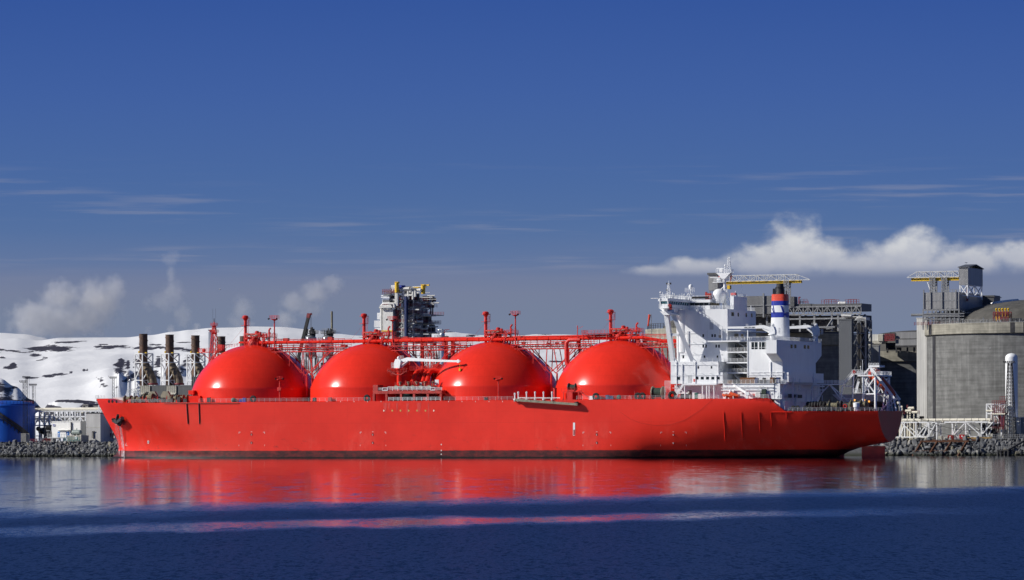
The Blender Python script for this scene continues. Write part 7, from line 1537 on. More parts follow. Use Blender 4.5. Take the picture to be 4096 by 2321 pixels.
# third tank group
q3, r3_, h3 = lng_tank('shaded concrete tank far behind the lifeboat tower, between two others', 3686, 1412, 330, 400, 4.2, None, None, 1690)
p3 = Q('pump_platform', 'pale clad platform with small cranes atop the tank behind the lifeboat', 'platform', 3470, 1640); b = MB(); b.box(0, p3.X(3540), 0, 8, p3.Z(1364), p3.Z(1338)); p3.part('cladding', b, 'cladw'); b = MB(); b.box(p3.X(3584), p3.X(3690), 0, 10, p3.Z(1357), p3.Z(1331)); b.box(p3.X(3584), p3.X(3690), -.2, 10, p3.Z(1386), p3.Z(1360)); p3.part('cladding', b, 'clad'); b = MB(); b.prism([(0, p3.Z(1365)), (p3.X(3536), p3.Z(1365)), (p3.X(3530), p3.Z(1376)), (1, p3.Z(1376))], 'y', -1, 6); b.box(p3.X(3517), p3.X(3537), -1.5, 4, p3.Z(1366), p3.Z(1340)); p3.part('concrete_saddle', b, 'plinth'); b = MB()
b.beam((p3.X(3540), 2, p3.Z(1378)), (p3.X(3690), 2, p3.Z(1378)), 1.2); b.beam((p3.X(3584), -.4, p3.Z(1388)), (p3.X(3690), -.4, p3.Z(1388)), .8); b.rail([(p3.X(3536), 0, p3.Z(1364)), (p3.X(3584), 0, p3.Z(1364))], 3, 2, .15)
for px in (3548, 3584, 3600, 3628, 3655): b.beam((p3.X(px), 1, p3.Z(1412)), (p3.X(px), 1, p3.Z(1378)), .6)
b.beam((p3.X(3552), 2, p3.Z(1340)), (p3.X(3560), 2, p3.Z(1330)), .3); b.box(p3.X(3536), p3.X(3584), 3, 8, p3.Z(1400), p3.Z(1380)); p3.part('steel_frame', b, 'dark')
b = MB(); b.truss((p3.X(3544), -1, p3.Z(1364)), (p3.X(3582), -1, p3.Z(1364)), (0, 0, 2.6), 5, .15, None, .2); p3.part('red_steelwork', b, 'dkred')
panel_tower('narrow dark grey riser right of the lattice tower, above the lifeboat', 3488, 3516, 3519, 1385, 212, 'grey')
sf = Q('pipe_ladder', 'narrow white pipe ladder frame left of the dark grey riser', 'pipe frame', 3469, YQ(3469, 208)); b = MB(); x1 = sf.X(3486); zt_ = sf.Z(1380); b.truss((0, 0, 0), (0, 0, zt_), (x1, 0, 0), 12, .16, True, .25); b.tube((x1*.4, -.5, 0), (x1*.4, -.5, zt_), .35, 6); sf.part('ladder_frame', b, 'cream')
q4, r4_, h4 = lng_tank('pale distant concrete tank with roof railing behind the wing struts', 2890, 1318, 420, 300, 4)
b = MB(); b.rail([((r4_)*math.sin(a), -(r4_)*math.cos(a), h4) for a in [lerp(-1.5, 0, i/24) for i in range(25)]], 2.4, 3, .14); q4.part('ring_railing', b, 'dark')
ws = Q('windsock', 'small red windsock hanging on a pole beside the bridge wing struts', 'windsock', 2607, YQ(2607, 250)); z = ws.Z(1258); b = MB(); b.tube((0, 0, 0), (0, 0, ws.Z(1262)), .14, 6); b.elbow((0, 0, z-2), (0, 0, z), (-1., 0, z), .4, .12, 6); ws.part('pole', b, 'grey'); b = MB(); b.tube((-.8, 0, z-.1), (-1.5, 0, z-5), .55, 8, .25); ws.part('sock', b, 'funred')
# ---------------------------------------------------------------- trestle, mast, vessel and shore gear on the right
tr = Q('pipe_trestle', 'white steel trestle carrying a cream pipeline in front of the concrete tank', 'pipe trestle', 3604, YQ(3604, 14)); zt_, zb_, zp_ = tr.Z(1690), tr.Z(1749), tr.Z(1681); b = MB(); xa, xb, xc, xd = tr.X(3583), tr.X(3748), tr.X(3778), tr.X(3950)
for y in (0, 5):
    b.beam((tr.X(3605), y, zt_), (xb, y, zt_), .45); b.beam((xa, y, zb_), (tr.X(3718), y, zb_), .4); b.beam((xc, y, zt_), (xd, y, zt_), .5)
    for px in (3602, 3664, 3716, 3747): b.beam((tr.X(px), y, 0 if px != 3664 else zb_), (tr.X(px), y, zt_), .4)
    for p0, p1 in (((3605, zt_), (3664, zb_)), ((3714, zt_), (3666, zb_)), ((3605, zt_), (3580, zb_)), ((3746, zt_), (3718, zb_+1)), ((3716, zt_), (3690, zb_))): b.beam((tr.X(p0[0]), y, p0[1]), (tr.X(p1[0]), y, p1[1]), .32)
    for px in (3810, 3863, 3926): b.beam((tr.X(px), y, 0), (tr.X(px), y, zt_), .4)
    b.beam((tr.X(3814), y, zb_+.6), (tr.X(3863), y, zt_), .3); b.beam((tr.X(3863), y, zt_), (tr.X(3918), y, zb_+1), .3); b.beam((tr.X(3800), y, zt_), (tr.X(3811), y, zt_-1), .25); b.beam((tr.X(3930), y, zb_+1), (tr.X(3972), y, zt_), .3)
b.beam((tr.X(3812), 0, zb_), (tr.X(3910), 0, zb_), .35); b.beam((xb, 1, zt_-.5), (xc, 1, zt_-.5), .2)
for px in (3602, 3664, 3716, 3747, 3810, 3863, 3926): b.beam((tr.X(px), 0, zt_), (tr.X(px), 5, zt_), .3); b.beam((tr.X(px), 0, zb_), (tr.X(px), 5, zt_), .2)
tr.part('trestle_frame', b, 'white'); b = MB(); b.tube((tr.X(3607), 1, zp_), (tr.X(3960), 1, zp_), .5, 10); b.tube((tr.X(3607), 3, zp_-.1), (tr.X(3960), 3, zp_-.1), .4, 8)
for i in range(12): x = lerp(tr.X(3612), tr.X(3955), i/11); b.box(x-.2, x+.2, .6, 3.4, zt_, zp_)
tr.part('pipeline', b, 'cream'); b = MB()
for px in (3664, 3716, 3602): b.box(tr.X(px)-1.4, tr.X(px)+1.4, -1, 6, -.3, zb_-.1)
tr.part('footing', b, 'plinth'); b = MB()
for i in range(12): x = lerp(tr.X(3612), tr.X(3955), (i+.5)/12); b.tube((x, 1, zp_), (x+.12, 1, zp_), .54, 10)
tr.part('pipe_band', b, 'dark')
vs = Q('valve_tower', 'white square frame tower with red railed platforms beside the white vessel', 'frame tower', 3947, YQ(3947, 17)); x1 = vs.X(4006); zt_ = vs.Z(1617); zm_ = vs.Z(1655); b = MB()
for y in (0, 6):
    for x in (0, x1): b.beam((x, y, 0), (x, y, zt_), .45)
    for z in (zt_, zm_, vs.Z(1692)): b.beam((0, y, z), (x1, y, z), .4)
    xm = x1*.53; b.beam((xm, y, vs.Z(1692)), (xm, y, zt_), .3); b.beam((0, y, zt_), (xm, y, zm_), .3); b.beam((x1, y, zt_), (xm, y, zm_), .3); b.beam((xm, y, zm_), (x1, y, vs.Z(1692)), .3); b.beam((0, y, 0), (xm, y, vs.Z(1692)), .3)
for z in (zt_, zm_): [b.beam((x, 0, z), (x, 6, z), .35) for x in (0, x1)]
vs.part('steel_frame', b, 'white'); b = MB()
for z in (zm_, vs.Z(1640), vs.Z(1720), zt_-.2): b.rail([(x1*.4, -.6, z), (x1*1.3, -.6, z)], 1.4, .8, .09)
b.rail([(x1*.85, 1, zt_), (x1*1.3, 1, zt_)], 2.6, .7, .09); b.tube((x1*.4, 2, zm_), (x1*1.3, 2, zm_), .3, 6)
for i in range(14): x = R.uniform(.3, 1.3)*x1; b.tube((x, -.3, R.uniform(2, zm_)), (x, -.3, R.uniform(2, zm_)), .13, 6)
vs.part('red_railing', b, 'dkred'); b = MB()
for i in range(20): x = R.uniform(-.1, 1.2)*x1; b.tube((x, R.uniform(0, 5), 0), (x, R.uniform(0, 5), R.uniform(3, zm_)), R.uniform(.12, .35), 6)
b.tube((0, -.4, vs.Z(1644)), (x1*.45, -.4, vs.Z(1644)), .35, 8); b.tube((x1*.4, -.4, vs.Z(1657)), (x1*1.3, -.4, vs.Z(1657)), .3, 8); b.tube((x1, 2, vs.Z(1678)), (x1*1.5, 2, vs.Z(1678)), .25, 8); b.tube((x1*1.42, 2, 0), (x1*1.42, 2, vs.Z(1680)), .3, 8); b.tube((x1*1.3, 2, 0), (x1*1.3, 2, vs.Z(1680)), .2, 8); vs.part('pipe', b, 'cream'); b = MB()
for i in range(16): x, z = R.uniform(-.5, .8)*x1, R.uniform(.5, vs.Z(1680)); b.box(x, x+R.uniform(.4, 1.5), 1, 3, z, z+R.uniform(.5, 2))
for i in range(10): b.tube((R.uniform(-.6, .1)*x1, 0, vs.Z(1690)), (R.uniform(-.3, .2)*x1, 0, vs.Z(1735)), .2, 5)
islands(b, 'valve', M['dark'], vs.o)
vv_ = Q('nitrogen_vessel', 'tall smooth white vertical vessel with rounded top in front of the concrete tank', 'vessel', 4047, YQ(4047, 26)); k = vv_.Y/F; r_ = 25*k; z = vv_.Z(1432); b = MB(); b.lathe([(r_, 2), (r_, z)]+[(r_*math.cos(a*math.pi/20), z+r_*.75*math.sin(a*math.pi/20)) for a in range(1, 10)]+[(.2, z+r_*.76)], 0, 0, 36); b.lathe([(r_*.9, 0), (r_*.9, 2.2)], 0, 0, 24); vs_ = vv_.part('vessel_shell', b, 'white')
lettering('V-101', .8, 'dark', vs_, (r_*.45, -r_*1.0, vv_.Z(1615)), (math.pi/2, 0, .35))
q = Q('light_mast', 'tapering dark lattice floodlight mast in front of the white vessel', 'light mast', 4041, YQ(4041, 12), True, 'lattice light masts'); zt_ = q.Z(1453); b = MB(); w0, w1 = 1.75, .65; n = 22
for sx, sy in cs: b.beam((sx*w0, sy*w0, 0), (sx*w1, sy*w1, zt_), .2)
for i in range(n):
    z0, z1 = zt_*i/n, zt_*(i+1)/n; a, c = lerp(w0, w1, i/n), lerp(w0, w1, (i+1)/n)
    for (p, r2) in (((-1, -1), (1, -1)), ((1, -1), (1, 1)), ((1, 1), (-1, 1)), ((-1, 1), (-1, -1))): b.beam((p[0]*a, p[1]*a, z0), (r2[0]*c, r2[1]*c, z1), .11); b.beam((r2[0]*a, r2[1]*a, z0), (p[0]*c, p[1]*c, z1), .11)
q.part('lattice_mast', b, 'dark'); b = MB(); b.rail([(0, 0, .2), (0, .5, .2)], zt_-1, .5, .06, int(zt_/1.2)); q.part('ladder', b, 'grey'); b = MB(); b.box(-1.6, 1.6, -1.6, 1.6, zt_, zt_+.15)
for i in range(6): x = lerp(-1.8, 1.8, i/5); b.prism([(-1.9, zt_+.2), (-1.9, zt_+.6), (-1.3, zt_+.75), (-1.3, zt_+.25)], 'x', x-.2, x+.2)
q.part('floodlight_head', b, 'dark')
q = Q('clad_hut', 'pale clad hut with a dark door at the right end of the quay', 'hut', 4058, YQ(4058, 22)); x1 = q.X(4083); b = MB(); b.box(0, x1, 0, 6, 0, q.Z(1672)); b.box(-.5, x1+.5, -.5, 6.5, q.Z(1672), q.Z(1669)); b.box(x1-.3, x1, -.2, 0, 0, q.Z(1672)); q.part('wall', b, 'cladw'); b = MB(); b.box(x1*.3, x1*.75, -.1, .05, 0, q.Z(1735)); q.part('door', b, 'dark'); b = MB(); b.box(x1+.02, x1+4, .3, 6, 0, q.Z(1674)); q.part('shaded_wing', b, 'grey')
for pa, pb, pt, m, lab, d in ((3792, 3808, 1743, 'redd', 'dull red shipping box with a small white mark by the trestle', 11), (3838, 3857, 1740, 'cred', 'bright red skip container standing by the trestle', 11)):
    q = Q('container', lab, 'container', pa, YQ(pa, d), True, 'small red containers on the quay'); x1 = q.X(pb); h_ = q.Z(pt); b = MB(); b.box(0, x1, 0, 2.4, .15, h_)
    for i in range(7): x = x1*i/6; b.box(x-.06, x+.06, -.07, .0, .15, h_)
    q.part('container_box', b, m); b = MB(); b.box(-.05, x1+.05, -.1, 2.5, h_, h_+.12); b.box(-.05, x1+.05, -.1, 2.5, 0, .15); q.part('frame', b, 'redd'); b = MB(); b.box(x1*.4, x1*.65, -.1, -.07, h_*.55, h_*.85); q.part('mark', b, 'white')
for pa, pb, pt, m, lab in ((3752, 3766, 1745, 'plinth', 'grey concrete block with a sloped side on the quay'), (3858, 3864, 1742, 'plinth', 'slim pale crate beside the bright red container'), (3865, 3872, 1743, 'dgreen', 'dark green bin right of the bright red container'), (3884, 3888, 1748, 'blue', 'small blue drum on the quay below the trestle'), (3909, 3928, 1736, 'lgrey', 'light grey box cabinet at the trestle\'s right foot'), (3960, 3972, 1735, 'plinth', 'buff panel box below the white frame tower'), (3643, 3652, 1757, 'plinth', 'pale concrete cube on top of the rocks by the stern'), (3668, 3678, 1758, 'plinth', 'second pale concrete cube, right of the trestle footing'), (3704, 3718, 1755, 'dark', 'dark low block on the quay edge above the rusty frames'), (3773, 3790, 1753, 'plinth', 'low sloped concrete block left of the dull red box')):
    q = Q('quay_block' if m in ('plinth', 'dark') else 'quay_box', lab, 'block' if m in ('plinth', 'dark') else 'box', pa, YQ(pa, 10.5)); x1 = q.X(pb); h_ = max(.8, q.Z(pt)); b = MB(); b.prism([(0, 0), (x1, 0), (x1*.94, h_), (x1*.12, h_)], 'y', 0, 2); q.part('body', b, m); b = MB(); b.box(x1*.1, x1*.95, -.03, 2.03, h_*.45, h_*.5); q.part('band', b, 'grey')
q = Q('guard_rail', 'long yellow-brown kerb beam along the quay edge right of the red skips', 'kerb beam', 3857, YQ(3857, 9.5)); x1 = q.X(3968); b = MB(); b.box(0, x1, 0, .6, .2, .8); [b.box(x1*i/8-.15, x1*i/8+.15, .1, .5, 0, .3) for i in range(9)]; q.part('beam', b, mat('ochre_timber', (.32, .20, .06), .8))
q = Q('boundary_fence', 'low dark bar fence on the quay around the lattice mast foot', 'fence', 3970, YQ(3970, 10)); b = MB(); b.rail([(0, 0, -.3), (q.X(4096), 0, -.3)], 2.0, .8, .07); b.rail([(0, 2, -.3), (q.X(4096), 2, -.3)], 1.6, .9, .07); q.part('bars', b, 'grey')
rf = Q('shore_dolphin', 'rusty steel frame with slanting legs standing on the shore boulders', 'frame', 3680, YQ(3680, 4), z=0); zt_ = rf.Z(1766); zl = rf.Z(1803); b = MB(); b.beam((0, 0, zt_), (rf.X(3875), 0, zt_), .8, .6); b.beam((rf.X(3692), 3, zt_+.4), (rf.X(3920), 3, zt_+.4), .5, .4)
lg = MB()
for px in (3688, 3750, 3806, 3868): x = rf.X(px); b.beam((x, 0, zt_), (x-2.4, -4.5, -.8), .55, .6); b.beam((x, 0, zt_), (x, 5, zt_), .4); lg.beam((x-.2, .2, zt_-2.2), (x-1., -1.2, zt_-4), .35, .5)
b.beam((rf.X(3660), -3, zl), (rf.X(3850), -3, zl), .15); rf.part('rust_frame', b, 'rust'); rf.part('pale_strut', lg, 'plinth')
bs = Q('boat_landing', 'small dark landing stage with ramp at the water below the right quay', 'landing', 3990, YQ(3990, -1), z=0); b = MB(); x1 = bs.X(4032); zt_ = bs.Z(1800); b.box(0, x1, 0, 3, zt_-.4, zt_)
for f in (0, .3, .65, 1): b.tube((x1*f, .3, -2), (x1*f, .3, zt_), .35, 8); b.tube((x1*f, 2.7, -2), (x1*f, 2.7, zt_), .35, 8)
bs.part('stage', b, 'dark'); b = MB(); b.rail([(0, 0, zt_), (x1, 0, zt_)], 1.2, .8, .07); b.rail([(0, 3, zt_), (x1, 3, zt_)], 1.2, .8, .07); bs.part('railing', b, 'grey'); b = MB(); b.beam((x1*.9, 1.5, zt_), (bs.X(4100), 6, GZ+.6), 1.6, .5); bs.part('ramp', b, 'dark')
pr = Q('quay_pipes', 'cream pipes and red valves low on the quay behind the stern', 'pipes', 3606, YQ(3606, 60)); b = MB(); x1 = pr.X(3672)
for py, a, c in ((1650, 3648, 3672), (1633, 3632, 3656), (1644, 3622, 3645), (1612, 3590, 3600), (1629, 3600, 3610)): b.tube((pr.X(a), 0, pr.Z(py)), (pr.X(c), 0, pr.Z(py)), .5, 8); b.tube((pr.X(a)+.8, 0, 0), (pr.X(a)+.8, 0, pr.Z(py)), .25, 6)
for i in range(14): x = R.uniform(-1, x1); b.tube((x, 1, 0), (x, 1, R.uniform(3, 9)), .2, 6)
pr.part('pipe', b, 'cream'); b = MB()
for z in (2.5, 5, 9): b.rail([(-3, 2, z), (x1, 2, z)], 1.3, 1.2, .09)
b.box(pr.X(3628), pr.X(3632), -.5, .5, pr.Z(1632), pr.Z(1620)); pr.part('railing', b, 'dkred'); b = MB()
for i in range(16): x, z = R.uniform(0, x1), R.uniform(0, 7); b.box(x, x+R.uniform(.5, 2), 2.5, 5, z, z+R.uniform(.5, 2))
b.box(-1, x1, 3, 6, 0, 2.5); pr.part('equipment', b, 'dark')
# mooring lines from the stern to the quay
for k, (px, py, px2, py2) in enumerate(((3600, 1645, 3905, 1688), (3596, 1646, 3960, 1725), (3608, 1655, 3830, 1742))):
    a = ship.matrix_basis @ Vector((-123.5, -6-3*k, 15.6)); c = onq(px2, 16); c.z = zat(py2, px2, c.y); b = MB(); b.path([a.lerp(c, t/12)-Vector((0, 0, 2.2*math.sin(math.pi*t/12))) for t in range(13)], .07, 5); o = b.build('mooring_line', M['rust']); tag(o, ['thin upper mooring line running from the stern across the concrete tank', 'middle mooring line from the stern to the valve tower foot', 'lowest mooring line sagging from the stern over the trestle'][k], 'mooring line', 'stern mooring lines')
# gulls
def gull(label, loc, s_, rz, flying=True):
    t = thing('seagull', label, 'bird', loc, rz); b = MB()
    prof = [(.01, -.5), (.08, -.42), (.16, -.15), (.17, .1), (.12, .3), (.11, .4), (.09, .5), (.02, .58)]; b.lathe(prof, 0, 0, 12); b.v = [(z*s_, x*s_, y*s_) for x, y, z in b.v]
    b.add([(.58*s_, 0, 0), (.52*s_, .03*s_, .02*s_), (.52*s_, -.03*s_, .02*s_), (.72*s_, 0, -.03*s_)], [(0, 1, 3), (0, 3, 2), (1, 2, 3)]); b.add([(-.45*s_, 0, .03*s_), (-.78*s_, .14*s_, .02*s_), (-.78*s_, -.14*s_, .02*s_), (-.6*s_, 0, -.04*s_)], [(0, 1, 2), (1, 3, 2), (0, 3, 1), (0, 2, 3)]); b.build('body', M['gull'], t)
    for sg in (1, -1):
        b = MB(); ks = [(0, .12, 0.05), (.35, .55, .3), (.75, 1.0, .2), (1.2, 1.25, .02)] if flying else [(0, .12, .02), (.05, .16, .05), (.1, .15, .03), (.14, .1, 0)]
        P = [(.18, .1, .08), (.24, .55, .30), (.10, 1.0, .22), (-.25, 1.45, .04), (-.12, .95, .17), (-.12, .5, .25), (-.15, .1, .05)] if flying else [(.2, .14, .08), (0, .2, .1), (-.5, .1, .1), (-.75, .05, .1), (-.4, .12, -.02), (0, .17, -.02), (.15, .14, 0)]
        vs2 = [(x*s_, y*s_*sg, z*s_) for x, y, z in P]; vs2 += [(x, y, z-.03*s_) for x, y, z in vs2]; b.add(vs2, [tuple(range(7)), tuple(range(7, 14))[::-1]]+[(i, (i+1) % 7, 7+(i+1) % 7, 7+i) for i in range(7)]); b.build('wing', M['gull'], t)
    if not flying: b = MB(); [b.tube((.02*s_, y*s_, -.1*s_), (.02*s_, y*s_, -.42*s_), .02*s_, 5) for y in (.06, -.06)]; b.build('legs', M['yellow'], t)
gull('small white gull gliding in the sky above the brown stacks', W(880, 1158, 900), .42, .3)
gull('grey gull flying in front of the concrete tank wall', W(3961, 1393, 1300), .5, 2.6)
p_ = g.o.location if isinstance(g, Q) else None
gl = g.o.matrix_basis @ Vector((xg*.4, 4.2, g.Z(1071)+1.9)); gull('gull perched on the roof of the tall winch house', gl, .9, .4, False)
# ================================================================ WATER
b = MB(); b.add([(-6000, -300, 0), (6000, -300, 0), (6000, 7000, 0), (-6000, 7000, 0)], [(0, 1, 2, 3)])
wm = bpy.data.materials.new('sea_water'); N, L, P = nt(wm)
def wnode(t, **kw):
    n = N.new(t)
    for k_, v_ in kw.items(): setattr(n, k_, v_)
    return n
def wm_(op, a, c=0., clampit=False):
    n = wnode('ShaderNodeMath', operation=op, use_clamp=clampit)
    for i, x in enumerate((a, c)):
        if isinstance(x, (int, float)): n.inputs[i].default_value = x
        else: L.new(x, n.inputs[i])
    return n.outputs[0]
def wrange(x, a, c, d=0., e=1., smooth_=True):
    n = wnode('ShaderNodeMapRange', interpolation_type='SMOOTHSTEP' if smooth_ else 'LINEAR'); n.inputs[1].default_value = a; n.inputs[2].default_value = c; n.inputs[3].default_value = d; n.inputs[4].default_value = e; L.new(x, n.inputs[0]); return n.outputs[0]
tc = wnode('ShaderNodeTexCoord'); sx = wnode('ShaderNodeSeparateXYZ'); L.new(tc.outputs['Object'], sx.inputs[0])
def wnoise(scale, det=3, rough=.55, col=False):
    mp = wnode('ShaderNodeMapping'); mp.inputs['Scale'].default_value = scale; L.new(tc.outputs['Object'], mp.inputs[0]); n = wnode('ShaderNodeTexNoise'); n.inputs['Scale'].default_value = 1; n.inputs['Detail'].default_value = det; n.inputs['Roughness'].default_value = rough; L.new(mp.outputs[0], n.inputs[0]); return n.outputs['Color' if col else 'Fac']
X_, Y_ = sx.outputs[0], sx.outputs[1]
# how far out along the gust front: breeze ruffles the near water, a slick lies inside it, the berth is calm
q_ = wm_('SUBTRACT', wm_('SUBTRACT', Y_, wm_('MULTIPLY', X_, 1.30)), 448)
q_ = wm_('ADD', q_, wm_('MULTIPLY', wm_('SUBTRACT', wnoise((.045, .010, 1), 6, .7), .5), 120))
ruff = wrange(q_, 78, -32)
ql = wm_('ADD', wm_('SUBTRACT', wm_('SUBTRACT', Y_, wm_('MULTIPLY', X_, .85)), 377), wm_('MULTIPLY', wm_('SUBTRACT', wnoise((.07, .02, 1), 6, .7), .5), 56))
sl = wm_('MULTIPLY', wrange(ql, -30, -12), wrange(ql, 26, 0)); sl = wm_('MULTIPLY', wm_('MULTIPLY', sl, wrange(X_, 58, 4, .0, .9)), wrange(X_, -48, -12, .45, 1.))
ruff = wm_('MULTIPLY', ruff, wm_('SUBTRACT', 1., sl))
ruff = wm_('ADD', ruff, wm_('MULTIPLY', wm_('MULTIPLY', wrange(wnoise((.22, .045, 1), 5, .8), .51, .70), wrange(Y_, 1300, 540, .2, 1.)), .5), True)
P.inputs['IOR'].default_value = 1.333
L.new(wrange(ruff, 0, 1, .5, .22, False), P.inputs['Specular IOR Level'])
mc = wnode('ShaderNodeMix', data_type='RGBA'); mc.inputs[6].default_value = (.004, .008, .022, 1); mc.inputs[7].default_value = (.004, .008, .026, 1); L.new(ruff, mc.inputs[0]); L.new(mc.outputs[2], P.inputs['Base Color'])
rg = wm_('ADD', wrange(ruff, 0, 1, .112, .34, False), wm_('MULTIPLY', wm_('SUBTRACT', wnoise((.02, .03, 1), 5, .65), .5), .06)); L.new(rg, P.inputs['Roughness'])
def slope(col, amp):
    s_ = wnode('ShaderNodeVectorMath', operation='SUBTRACT'); L.new(col, s_.inputs[0]); s_.inputs[1].default_value = (.5, .5, .5)
    m_ = wnode('ShaderNodeVectorMath', operation='SCALE'); L.new(s_.outputs[0], m_.inputs[0])
    if isinstance(amp, (int, float)): m_.inputs['Scale'].default_value = amp
    else: L.new(amp, m_.inputs['Scale'])
    return m_.outputs[0]
def vadd(a, c): n = wnode('ShaderNodeVectorMath', operation='ADD'); L.new(a, n.inputs[0]); L.new(c, n.inputs[1]); return n.outputs[0]
sl1 = slope(wnoise((2.6, .52, 1), 5, .75, True), wrange(ruff, 0, 1, .004, .85, False)); sl2 = slope(wnoise((.26, .030, 1), 4, .75, True), wrange(ruff, 0, 1, .030, .12, False))
sv = vadd(sl1, sl2); ml = wnode('ShaderNodeVectorMath', operation='MULTIPLY'); L.new(sv, ml.inputs[0]); ml.inputs[1].default_value = (1, 1, 0); ad = wnode('ShaderNodeVectorMath', operation='ADD'); L.new(ml.outputs[0], ad.inputs[0]); ad.inputs[1].default_value = (0, 0, 1); nm = wnode('ShaderNodeVectorMath', operation='NORMALIZE'); L.new(ad.outputs[0], nm.inputs[0]); L.new(nm.outputs[0], P.inputs['Normal'])
N.remove(P); out_ = N['Material Output']
gl_ = wnode('ShaderNodeBsdfGlossy', distribution='BECKMANN'); gl_.inputs['Color'].default_value = (1, 1, 1, 1); L.new(rg, gl_.inputs['Roughness']); L.new(nm.outputs[0], gl_.inputs['Normal'])
df_ = wnode('ShaderNodeBsdfDiffuse'); L.new(mc.outputs[2], df_.inputs['Color']); fr_ = wnode('ShaderNodeFresnel'); fr_.inputs['IOR'].default_value = 1.333; L.new(nm.outputs[0], fr_.inputs['Normal'])
ms_ = wnode('ShaderNodeMixShader'); L.new(wm_('MULTIPLY', fr_.outputs[0], wrange(ruff, 0, 1, 1., .33, False)), ms_.inputs[0]); L.new(df_.outputs[0], ms_.inputs[1]); L.new(gl_.outputs[0], ms_.inputs[2]); L.new(ms_.outputs[0], out_.inputs['Surface'])
w_ = b.build('water', wm); tag(w_, 'dark blue fjord water, calm by the ship and wind-ruffled nearer', 'water', kind='structure')
# ================================================================ SKY, SUN, CAMERA
SUN = Vector((-.845, -.15, .515)).normalized(); el = math.asin(SUN.z); az = math.atan2(SUN.x, SUN.y)
wd = bpy.data.worlds.new('World'); sc.world = wd; wd.use_nodes = True; N = wd.node_tree.nodes; L = wd.node_tree.links; bg = N['Background']
sky = wnode('ShaderNodeTexSky'); sky.sky_type = 'NISHITA'; sky.sun_disc = False; sky.sun_elevation = el; sky.sun_rotation = az; sky.altitude = 300; sky.air_density = .8; sky.dust_density = .1; sky.ozone_density = 3.
tc = wnode('ShaderNodeTexCoord'); sx = wnode('ShaderNodeSeparateXYZ'); L.new(tc.outputs['Generated'], sx.inputs[0])
hz = wm_('SQRT', wm_('ADD', wm_('MULTIPLY', sx.outputs[0], sx.outputs[0]), wm_('MULTIPLY', sx.outputs[1], sx.outputs[1]))); e_ = wm_('DIVIDE', sx.outputs[2], wm_('MAXIMUM', hz, .001)); a_ = wm_('ARCTAN2', sx.outputs[0], sx.outputs[1])
K = 10.   # the sky texture's own units: divided out again by the background strength of 0.1
cr = wnode('ShaderNodeValToRGB'); el_ = cr.color_ramp.elements
stops = [(0, (.19, .23, .34)), (.02, (.18, .223, .335)), (.029, (.18, .223, .328)), (.0375, (.182, .215, .33)), (.042, (.128, .188, .345)), (.052, (.086, .162, .352)), (.065, (.068, .142, .355)), (.085, (.052, .118, .355)), (.11, (.035, .092, .33)), (.2, (.03, .09, .33)), (.5, (.028, .085, .32)), (1., (.026, .08, .31))]
el_[0].position = 0; el_[0].color = (*stops[0][1], 1); el_[1].position = 1; el_[1].color = (*stops[-1][1], 1)
for p_, c_ in stops[1:-1]: x_ = el_.new(p_); x_.color = (*c_, 1)
L.new(e_, cr.inputs['Fac'])
def vsc(v, s_): n = wnode('ShaderNodeVectorMath', operation='SCALE'); L.new(v, n.inputs[0]); n.inputs['Scale'].default_value = s_; return n.outputs[0]
def cmix(f, a, c):
    n = wnode('ShaderNodeMix', data_type='RGBA'); L.new(f, n.inputs[0]) if not isinstance(f, (int, float)) else setattr(n.inputs[0], 'default_value', f)
    for i, x in ((6, a), (7, c)):
        if isinstance(x, tuple): n.inputs[i].default_value = (*x, 1)
        else: L.new(x, n.inputs[i])
    return n.outputs[2]
# cirrus streaks low over the horizon
cx = wnode('ShaderNodeCombineXYZ'); L.new(wm_('MULTIPLY', a_, 26), cx.inputs[0]); L.new(wm_('MULTIPLY', e_, 520), cx.inputs[1]); ns = wnode('ShaderNodeTexNoise'); ns.inputs['Scale'].default_value = 1; ns.inputs['Detail'].default_value = 5; ns.inputs['Roughness'].default_value = .55; L.new(cx.outputs[0], ns.inputs[0])
cx2 = wnode('ShaderNodeCombineXYZ'); L.new(wm_('MULTIPLY', a_, 9), cx2.inputs[0]); L.new(wm_('MULTIPLY', e_, 90), cx2.inputs[1]); ns2 = wnode('ShaderNodeTexNoise'); ns2.inputs['Scale'].default_value = 1; ns2.inputs['Detail'].default_value = 3; L.new(cx2.outputs[0], ns2.inputs[0])
ci = wm_('MULTIPLY', wrange(ns.outputs[0], .47, .70), wrange(ns2.outputs[0], .42, .60)); ci = wm_('MULTIPLY', ci, wm_('MULTIPLY', wrange(e_, .071, .058), wrange(e_, .036, .045))); ci = wm_('MULTIPLY', ci, .34)
c0 = cmix(ci, cr.outputs[0], (.30, .31, .40))
